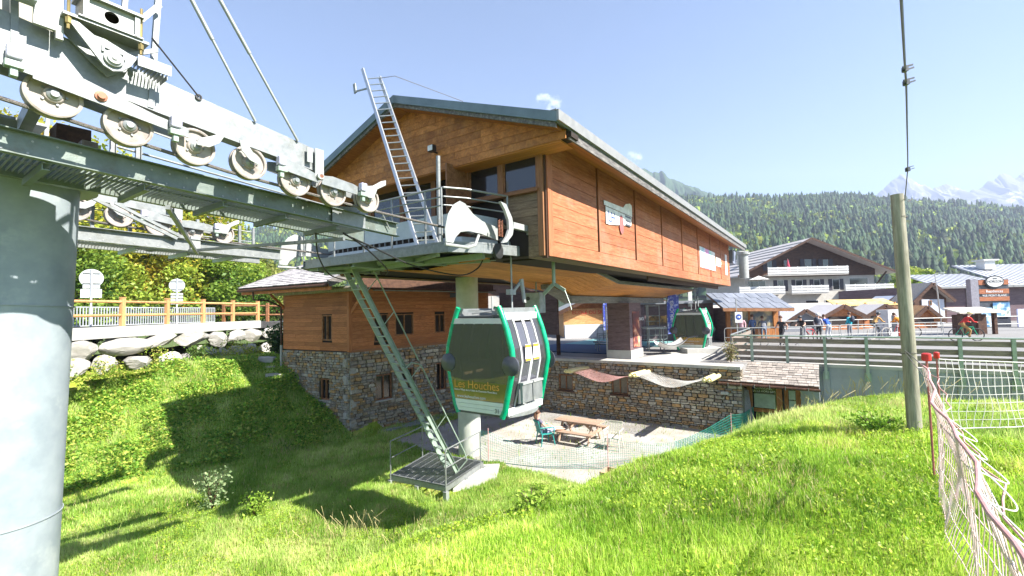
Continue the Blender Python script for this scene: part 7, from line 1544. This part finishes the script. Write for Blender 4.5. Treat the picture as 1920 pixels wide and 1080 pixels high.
for z in (2.45, 1.9, 1.6): mb.tube([(7.35, 25.1, zp+z), (8.1, 25.1, zp+z)], .025, 6)
obj('frame', mb, w_beam if 0 else steel_d, sn_); mb = MB('W'); mb.box(7.15, 8.25, 24.3, 25.2, zp+1.2, zp+1.3); obj('seat_board', mb, steel_d, sn_)
# white slab and steps, dark and teal carpets, table and benches on the terrace
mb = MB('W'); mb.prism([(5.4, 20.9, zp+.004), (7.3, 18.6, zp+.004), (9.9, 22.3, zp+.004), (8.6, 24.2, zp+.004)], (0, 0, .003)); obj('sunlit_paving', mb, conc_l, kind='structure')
mb = MB('W'); mb.box(8.7, 10.6, 22.8, 24.3, zp, zp+.25); obj('loading_step', mb, conc_l, label='white concrete step below the far cabin', cat='step')
bluecar = plain('shade_blue_carpet', (.03,.07,.16), .9, 0, (.02,.05,.12), 2, .5); tealcar = plain('teal_carpet', (.20,.42,.42), .9)  # the dark blue copy carries the terrace shade in its colour
mb = MB(); mb.box(22.2, 27.0, -15, -9.0, zp, zp+.05); obj('carpet', mb, bluecar, label='terrace carpet mat, its teal darkened to blue for shade', cat='carpet'); mb = MB(); mb.box(27.2, 32.5, -14.5, -7.4, zp, zp+.05); obj('carpet', mb, tealcar, label='pale teal mat in the sun beyond the blue carpet', cat='carpet')
for i, (a, l) in enumerate([(24.5, -10.3), (23.2, -9.6)]):
    r_ = root('bench', S(a, l, zp), ['folded bench on the blue carpet left of the pier', 'round backed chair frame on the blue carpet'][i], 'bench'); mb = MB(); mb.box(a-.2, a+.2, l-.8, l+.8, zp+.42, zp+.47); obj('seat', mb, dgrey, r_); mb = MB(); 
    for d in (-.7, .7): mb.tube([(a-.15, l+d, zp), (a-.15, l+d, zp+.45)], .02, 6); mb.tube([(a+.15, l+d, zp), (a+.15, l+d, zp+.9)], .02, 6)
    mb.tube([(a+.15, l-.7, zp+.9), (a+.15, l+.7, zp+.9)], .02, 6); obj('frame', mb, steel_d, r_)
pnl = root('partition', S(21, -12.6, zp), 'purple brown partition wall behind the near cabin', 'partition'); mb = MB(); mb.box(20.95, 21.1, -15.3, -11.55, 3.6, 5.95); obj('panel', mb, w_pan, pnl); mb = MB(); mb.box(20.96, 21.08, -15.3, -12.4, zp, 3.6).box(20.94, 21.1, -11.65, -11.5, zp, 3.6); obj('lower_panel', mb, w_dark, pnl)
ctl = root('control_cabinet', S(12.6, -7.9, 5.0), 'grey control cabinet with a round dial hanging behind the cabin', 'cabinet'); mb = MB(); mb.box(13.2, 13.6, -8.55, -7.95, 4.85, 5.55); obj('box', mb, plain('cabinet_grey', (.36,.42,.50), .5), ctl, bev=.02); mb = MB(); mb.lathe((13.19, -8.4, 5.35), (-1, 0, 0), [(0, 0), (0, .07), (.02, .07), (.02, 0)], 14); obj('dial', mb, black, ctl); mb = MB(); mb.cyl((13.4, -8.2, 5.5), (13.4, -8.2, 5.95), .03); obj('hanger_rod', mb, steel_d, ctl)

# ------------------------------------------------------------------ village buildings
def winbox(parent, x0, x1, y, z0, z1, fm=None, gm=None, shutters=None):
    mb = MB('W'); f = .06; mb.box(x0, x1, y-.05, y, z0, z0+f).box(x0, x1, y-.05, y, z1-f, z1).box(x0, x0+f, y-.05, y, z0+f, z1-f).box(x1-f, x1, y-.05, y, z0+f, z1-f); w_ = obj('window', mb, fm or w_frame, parent)
    g_ = MB('W'); g_.box(x0+f, x1-f, y-.03, y-.01, z0+f, z1-f); obj('pane', g_, gm or glassd, w_)
    if shutters:
        for (p, q) in ((x0-shutters, x0-.03), (x1+.03, x1+shutters)): mb = MB('W'); mb.box(p, q, y-.06, y-.01, z0, z1); obj('shutter', mb, shut_m, w_)
shut_m = plain('dark_shutter', (.05,.045,.06), .7)
def gable_house(name, x0, x1, y0, y1, zb, ze, zr, label, wallm, gablem, roofm_, over=.9, grp=None, cat='chalet', xr=None, front=True):
    r_ = root(name, ((x0+x1)/2, y0, zb), label, cat, grp); xm = xr if xr is not None else (x0+x1)/2
    mb = MB('W'); mb.box(x0, x1, y0, y1, zb, ze); obj('wall', mb, wallm, r_)
    mb = MB('W'); mb.prism([(x0+.02, y0+.02, ze), (x1-.02, y0+.02, ze), (xm, y0+.02, zr-.15)], (0, y1-y0-.04, 0)); obj('gable', mb, gablem, r_)
    for s_, xe in ((-1, x0), (1, x1)):
        sl_ = (zr-ze)/abs(xm-xe); xo = xe+s_*over; zo = ze-sl_*over
        mb = MB('W'); mb.prism([(xm, y0-over, zr), (xo, y0-over, zo), (xo, y0-over, zo-.22), (xm, y0-over, zr-.22)], (0, y1-y0+2*over, 0)); rp_ = obj('roof', mb, roofm_, r_)
        mb = MB('W'); mb.beam((xm, y0-over-.03, zr-.12), (xo, y0-over-.03, zo-.12), .06, .3); obj('verge', mb, w_dark, rp_)
    return r_
ch = gable_house('chalet', 36.0, 56.0, 70, 84, 2.5, 10.2, 14.75, 'big three storey chalet with dark timber gable and white balconies', plaster, w_dark, shing_l, 2.0, xr=45.4)
mb = MB('W')
for s_, xe, ze_ in ((-1, 36, 10.2), (1, 56, 10.2)):
    sl_ = (14.75-ze_)/abs(45.4-xe)
    for k in range(1, 8):
        f_ = k/8; x = 45.4+(xe+s_*2-45.4)*f_; z = 14.75-sl_*abs(x-45.4); mb.beam((x, 68.2, z+.03), (x, 85.8, z+.03), .12, .08)
obj('tile_course', mb, roof_l, ch)
mb = MB('W'); mb.box(35.9, 56.1, 69.85, 70, 9.0, 10.6); obj('timber_band', mb, w_dark, ch)
for (x0, x1, z, d) in [(38.8, 51.0, 9.3, 1.5), (34.3, 41.2, 6.45, 1.6), (42.2, 47.8, 6.45, 1.6), (50.3, 57.6, 6.45, 1.6)]:
    mb = MB('W'); mb.box(x0, x1, 70-d, 70.0, z-.2, z); bl = obj('balcony', mb, plaster, ch)
    for k in range(3): mb = MB('W'); mb.box(x0, x1, 70-d-.06, 70-d, z+.02+.38*k, z+.32+.38*k); obj('balcony_board', mb, white, bl)
    mb = MB('W'); 
    for k in range(int((x1-x0)/1.5)+1): mb.box(x0+1.5*k, x0+1.5*k+.1, 70-d, 70-d+.08, z, z+1.15)
    obj('balcony_post', mb, white, bl)
for k, (x0, x1, z0, z1, sh) in enumerate([(39.4, 40.3, 10.0, 11.6, .6), (42.0, 43.0, 9.8, 11.6, 0), (45.2, 46.4, 9.8, 11.7, .6), (48.0, 49.0, 9.8, 11.6, .6), (35.0+1.4, 39.2, 6.9, 8.5, 0), (41.0, 42.0, 6.8, 8.5, .6), (43.8, 44.9, 6.8, 8.5, .6), (46.6, 47.6, 6.8, 8.5, .6), (49.5, 50.6, 6.8, 8.5, .6), (52.1, 55.0, 6.9, 8.6, 0), (45.2, 47.2, 3.2, 5.3, 0), (48.2, 49.2, 3.2, 5.3, 0), (49.6, 50.8, 3.2, 5.3, 0), (52.2, 55.4, 3.2, 5.3, 0), (38.0, 41.0, 3.2, 5.3, 0)]): winbox(ch, x0, x1, 69.84 if z0 > 9 else 70, z0, z1, white if z0 < 9 else w_dark, None, sh or None)
mb = MB('W'); mb.box(38.0, 39.2, 75, 76.2, 11.5, 13.6); obj('chimney', mb, plaster, ch); mb = MB('W'); mb.box(37.8, 39.4, 74.8, 76.4, 13.6, 13.75); obj('chimney_cap', mb, conc_l, ch)
mb = MB('W'); mb.beam((56, 70, 7.2), (57.6, 69, 10.0), .2, .2); obj('roof_brace', mb, w_dark, ch)
um = root('closed_parasol', (42.3, 68.8, 9.35), 'closed pink parasol standing on the top chalet balcony', 'parasol'); mb = MB('W'); mb.tube([(42.3, 69.2, 9.35), (42.35, 69.2, 10.2), (42.3, 69.2, 11.6)], [.28, .3, .05], 8); obj('cloth', mb, cloth('pink_parasol', (.60,.08,.14)), um, smooth=True); mb = MB('W'); mb.cyl((42.3, 69.2, 9.3), (42.3, 69.2, 11.8), .03, n=6); obj('pole', mb, steel_w, um)
u3 = root('open_parasol', (37.6, 66.9, 6.5), 'open pale parasol on the lower left chalet balcony', 'parasol'); mb = MB('W'); mb.lathe((37.6, 69.0, 8.6), (0, 0, 1), [(0, 1.5), (.55, .1), (.6, 0)], 8); obj('canopy', mb, whitet, u3); mb = MB('W'); mb.cyl((37.6, 69.0, 6.5), (37.6, 69.0, 9.1), .04, n=6); obj('pole', mb, steel_w, u3)
# small market huts and awnings before the chalet
for i, (x, y, w_, zr, col, rf, lb) in enumerate([(24.3, 38, 3.2, 4.45, greyc, whitet, 'small stall with a white edged gable roof behind the bikes'), (28.6, 39.5, 3.6, 4.75, w_hut, shing_l, 'orange timber stall with tiled gable behind the turquoise person'), (33.0, 40.5, 3.4, 4.7, w_hut, shing_l, 'orange timber stall left of the wooden pole'), (22.0, 42, 5.0, 4.9, w_pan, shing_l, 'wide low stall with a grey tiled roof behind the kiosk'), (35.3, 39.0, 2.2, 4.5, w_hut, w_fence, 'small stall with bare plank roof at the wooden pole')]):
    g_ = gable_house('market_stall', x-w_/2, x+w_/2, y, y+3, 2.5, zr-.95, zr, lb, col, col, rf, .35, 'market stalls on the plaza', 'stall')
    mb = MB('W'); mb.box(x-w_*.35, x+w_*.35, y-.04, y-.01, 3.0, zr-1.05); obj('painted_opening', mb, groove, g_)  # flat dark sheet, the shade of an opening put into its colour
aw = root('yellow_awning', (31, 44, 2.5), 'yellow stall roof with red specks before the chalet', 'awning'); mb = MB('W'); mb.prism([(30.6, 43, 4.55), (36.6, 43, 4.55), (36.4, 44.5, 5.1), (30.8, 44.5, 5.1)], (0, 0, .08)); obj('roof_sheet', mb, plain('yellow_fabric', (.50,.34,.07), .7, 0, (.55,.42,.22), 2, .6), aw); mb = MB('W'); [mb.box(x, x+.12, 43.1, 43.22, 2.5, 4.85) for x in (30.8, 33.5, 36.3)]; obj('post', mb, w_fence, aw)
tr = root('terrace_building', (26, 52, 2.5), 'low grey roofed building in front of the chalet ground floor', 'building'); mb = MB('W'); mb.box(24, 40, 52, 58, 2.5, 4.0); obj('wall', mb, w_hut, tr); mb = MB('W'); mb.prism([(23.3, 51.2, 3.95), (40.7, 51.2, 3.95), (40.7, 57, 4.75), (23.3, 57, 4.75)], (0, 0, .15)); obj('roof', mb, shing, tr)
# long brown building with silver roofs on the right
bb = root('long_building', (58, 48, 2.5), 'long brown clad building with bright metal roofs at the right edge', 'building')
mb = MB('W'); mb.box(44.6, 66, 48, 62, 2.5, 6.4); obj('wall', mb, w_pan, bb)
rs = plain('silver_roof', (.58,.60,.66), .4, .25, (.50,.52,.57), 1.5, .4)
for (x0, x1, zt_, y1, lbx) in [(44.2, 52.0, 7.75, 52.4, 0), (52.05, 66, 8.9, 54.5, 1)]:
    mb = MB('W'); mb.prism([(x0, 47.1, 6.25), (x1, 47.1, 6.25), (x1, y1, zt_), (x0+1.2*(1 if not lbx else .8), y1, zt_)], (0, 0, .12)); rp_ = obj('roof', mb, rs, bb)
    mb = MB('W'); k = x0+.8
    while k < x1: mb.beam((k, 47.1, 6.4), (k+.25, y1, zt_+.15), .07, .05); k += .62
    obj('roof_seam', mb, roof_l, rp_); mb = MB('W'); mb.box(x0, x1, 47.0, 47.12, 6.08, 6.3); obj('fascia', mb, roof_l, rp_)
mb = MB('W'); mb.box(54.4, 55.6, 52, 53, 8.3, 9.3).box(54.1, 55.9, 51.8, 53.2, 9.3, 9.45); obj('chimney', mb, white, bb)
for x in (44.9, 48.0, 51.4, 56.5): mb = MB('W'); mb.box(x, x+.1, 47.9, 48, 2.5, 6.1); obj('downpipe', mb, roof_l, bb)
mb = MB('W'); mb.box(57.4, 66, 46.9, 48, 4.3, 4.45); bl = obj('balcony', mb, white, bb); mb = MB('W'); [mb.box(57.4+.22*k, 57.48+.22*k, 46.9, 46.96, 4.45, 5.3) for k in range(39)]; obj('balcony_bars', mb, w_dark, bl); mb = MB('W'); mb.box(57.3, 66, 47.9, 47.96, 4.45, 6.1); obj('recess', mb, w_dark, bb)
gh = gable_house('chalet', 41.6, 44.9, 47, 49, 2.5, 5.3, 6.75, 'dark timber chalet gable with white lower wall right of the wooden pole', w_dark, w_dark, shing, .5, xr=43.2)
mb = MB('W'); mb.box(42.3, 44.6, 46.9, 47, 2.5, 5.0); obj('white_wall', mb, plain('blue_white_render', (.60,.64,.72), .8), gh); winbox(gh, 43.0, 43.3, 46.9, 4.4, 4.9); winbox(gh, 44.3, 44.6, 46.98, 5.6, 6.1); winbox(gh, 43.0, 43.3, 46.9, 3.4, 3.8)
lh = gable_house('chalet', 40.7, 43.2, 50, 52, 2.5, 4.7, 5.5, 'low brown house with pale roof left of the wooden pole', w_dark, w_dark, rs, .4)
# big advertising board with the oval sign
ab = root('advertising_board', (40, 38, 2.5), 'tall dark advertising board with an oval white sign on top', 'sign board')
mb = MB('W'); mb.box(39.0, 41.6, 38.0, 38.15, 2.5, 6.55); obj('board', mb, dgrey, ab)
mb = MB('W'); mb.box(38.35, 39.0, 37.9, 38.3, 2.5, 6.6); obj('side_column', mb, plain('purple_grey_column', (.25,.24,.28), .6), ab)
obro = wood('sign_board_brown', [(.28,.09,.04), (.36,.13,.06), (.42,.18,.09)], rnd=0)
for (z0, z1) in ((6.1, 6.5), (5.35, 5.75), (4.75, 5.1)): mb = MB('W'); mb.box(39.05, 41.55, 37.92, 37.99, z0, z1); obj('brown_strip', mb, obro, ab)
mb = MB('W'); vs = [(40.3+.80*math.cos(k*.2618), 37.88, 6.35+.52*math.sin(k*.2618)) for k in range(24)]; mb.prism(vs, (0, -.05, 0)); ov = obj('oval_rim', mb, black, ab); mb = MB('W'); vs = [(40.3+.70*math.cos(k*.2618), 37.82, 6.35+.43*math.sin(k*.2618)) for k in range(24)]; mb.prism(vs, (0, -.02, 0)); obj('oval_face', mb, white, ov)
text('lettering', 'HORIZON', black, ov, (40.3, 37.79, 6.28), (1, 0, 0), (0, 0, 1), .28, align='CENTER'); text('lettering', 'BAR', black, ov, (40.3, 37.79, 6.55), (1, 0, 0), (0, 0, 1), .2, align='CENTER'); text('lettering', 'Residences', whitet, ab, (40.3, 37.90, 5.45), (1, 0, 0), (0, 0, 1), .32, align='CENTER'); text('lettering', 'VUE MONT-BLANC', whitet, ab, (40.3, 37.90, 5.13), (1, 0, 0), (0, 0, 1), .24, align='CENTER'); 
mt, t, b, N, L = nodes('mountain_print'); tc = N('TexCoord'); nz = N('TexNoise'); nz.inputs['Scale'].default_value = 1.6; nz.inputs['Detail'].default_value = 6; L(tc.outputs['Object'], nz.inputs[0]); r = ramp(N, [(.4, (.05,.16,.32)), (.5, (.25,.42,.55)), (.58, (.75,.78,.82)), (.68, (.30,.36,.30))]); L(nz.outputs[0], r.inputs[0]); L(r.outputs[0], b.inputs['Base Color']); pic_m = mt
mb = MB('W'); mb.box(40.1, 41.5, 37.9, 37.94, 3.4, 4.6).box(39.1, 40.0, 37.9, 37.94, 2.6, 4.2); obj('picture', mb, pic_m, ab)
mb = MB('W'); mb.box(41.0, 48, 36.9, 37.0, 2.6, 4.05); obj('wall_panorama', mb, plain('panorama_print', (.40,.38,.60), .5, 0, (.62,.64,.78), 2.5, .9), label='long panorama board in blue and purple tones at the right edge', cat='panorama board')
lp_ = root('street_lamp', (38.3, 43.5, 2.5), 'slim white street lamp before the long brown building', 'street lamp'); mb = MB('W'); mb.tube([(38.6, 41, 2.5), (38.45, 41, 5.5), (38.3, 41, 7.3)], [.06, .05, .03], 8); mb.tube([(38.3, 41, 7.3), (38.75, 40.9, 7.36)], .03, 6); obj('pole', mb, steel_w, lp_, smooth=True); mb = MB('W'); mb.bc((38.85, 40.9, 7.36), .4, .15, .07); obj('lamp_head', mb, steel_w, lp_)
pav = root('wood_stall', (30, 30, zp), 'small dark stall with a pale flat roof right of the red rider', 'stall'); mb = MB('W'); mb.prism([(29.9, 30.4, 4.0), (33.0, 30.4, 4.0), (32.8, 31.8, 4.3), (30.1, 31.8, 4.3)], (0, 0, .09)); obj('roof', mb, plain('pale_board', (.66,.60,.50), .8), pav); mb = MB('W'); [mb.box(x, x+.2, 30.7, 30.9, zp, 4.0) for x in (30.2, 31.4, 32.5)]; mb.box(30.3, 32.6, 31.3, 31.4, zp, 3.9); obj('wall', mb, w_dark, pav)
wcab = root('white_cabinet', (25.3, 29.5, zp), 'white cabinet with dark slot right of the wooden pole', 'cabinet'); mb = MB('W'); mb.box(25.6, 27.3, 31, 32, zp, 4.35); obj('box', mb, white, wcab); mb = MB('W'); mb.box(25.85, 26.15, 30.97, 31, 2.9, 4.0); obj('slot', mb, dgrey, wcab)
mb = MB('W')
for z in (.5, 1.05): mb.tube([(20, 34.5, zp+z), (44, 33.5, zp+z)], .03, 5)
for k in range(13): mb.cyl((20+2*k, 34.5-k*.083, zp), (20+2*k, 34.5-k*.083, zp+1.05), .03, n=5)
obj('tube_railing', mb, steel_w, label='long white tube railing behind the bikes and red rider', cat='railing')
# chalets seen under the station
sk = gable_house('chalet', 4.2, 10.2, 37.5, 44, 2.5, 4.9, 6.2, 'small chalet with blue grey roof and ski school lettering seen under the station', w_fence, w_hut, roof_l, .7); text('lettering', 'ECOLE DU SKI FRANCAIS', redp, sk, (4.9, 37.44, 4.45), (1, 0, 0), (0, 0, 1), .42)
mb = MB('W'); mb.box(4.2, 7.5, 36.6, 37.4, 2.5, 3.6); obj('counter', mb, whitet, sk)
s3 = gable_house('chalet', 9.8, 14.6, 39, 46, 2.5, 4.6, 5.8, 'orange fronted shop behind the larger flag', w_fence, w_fence, shing_l, .5); mb = MB('W'); mb.box(10.1, 12.6, 38.9, 38.98, 3.8, 4.4); obj('sign_band', mb, plain('orange_sign', (.75,.35,.06), .6), s3)
hb = gable_house('chalet', -6, 3.8, 60, 72, 2.5, 6.8, 9.5, 'pale house far behind the terrace seen left of the flag', plaster, w_dark, shing_l, 1)

# weeds in front of and between the boulders
g_ = np.random.default_rng(8); n = 9000; uu_ = g_.uniform(0, 15, n); P = np.array([wa.x, wa.y, 0])+np.outer(uu_, np.array([wdn.x, wdn.y, 0])); k = fbm(uu_*1.0, uu_*0+3, .9); P[:, 0] += g_.uniform(.45, 1.35, n); P[:, 2] = 2.95+g_.uniform(0, 1, n)**2*np.clip((k-.42)*4.0, .05, .9)
v, f, c = leafquads(P, .085, [(.12,.22,.02), (.24,.36,.04), (.42,.48,.07), (.62,.52,.16)], g_, .3); npobj('wall_weeds', v, f, leaf_a, c, label='yellowing weeds growing over the lower boulders', cat='weeds', kind='stuff')
# ------------------------------------------------------------------ mountain haze
mt = bpy.data.materials.new('haze_air'); mt.use_nodes = True; t = mt.node_tree; t.nodes.clear()
pv = t.nodes.new('ShaderNodeVolumePrincipled'); pv.inputs['Color'].default_value = (.64, .75, 1, 1); pv.inputs['Density'].default_value = .00034; pv.inputs['Anisotropy'].default_value = .1
o_ = t.nodes.new('ShaderNodeOutputMaterial'); t.links.new(pv.outputs[0], o_.inputs['Volume'])
mb = MB('W'); mb.box(-1900, 2900, -900, 2300, -1.5, 660); obj('haze', mb, mt, kind='stuff')
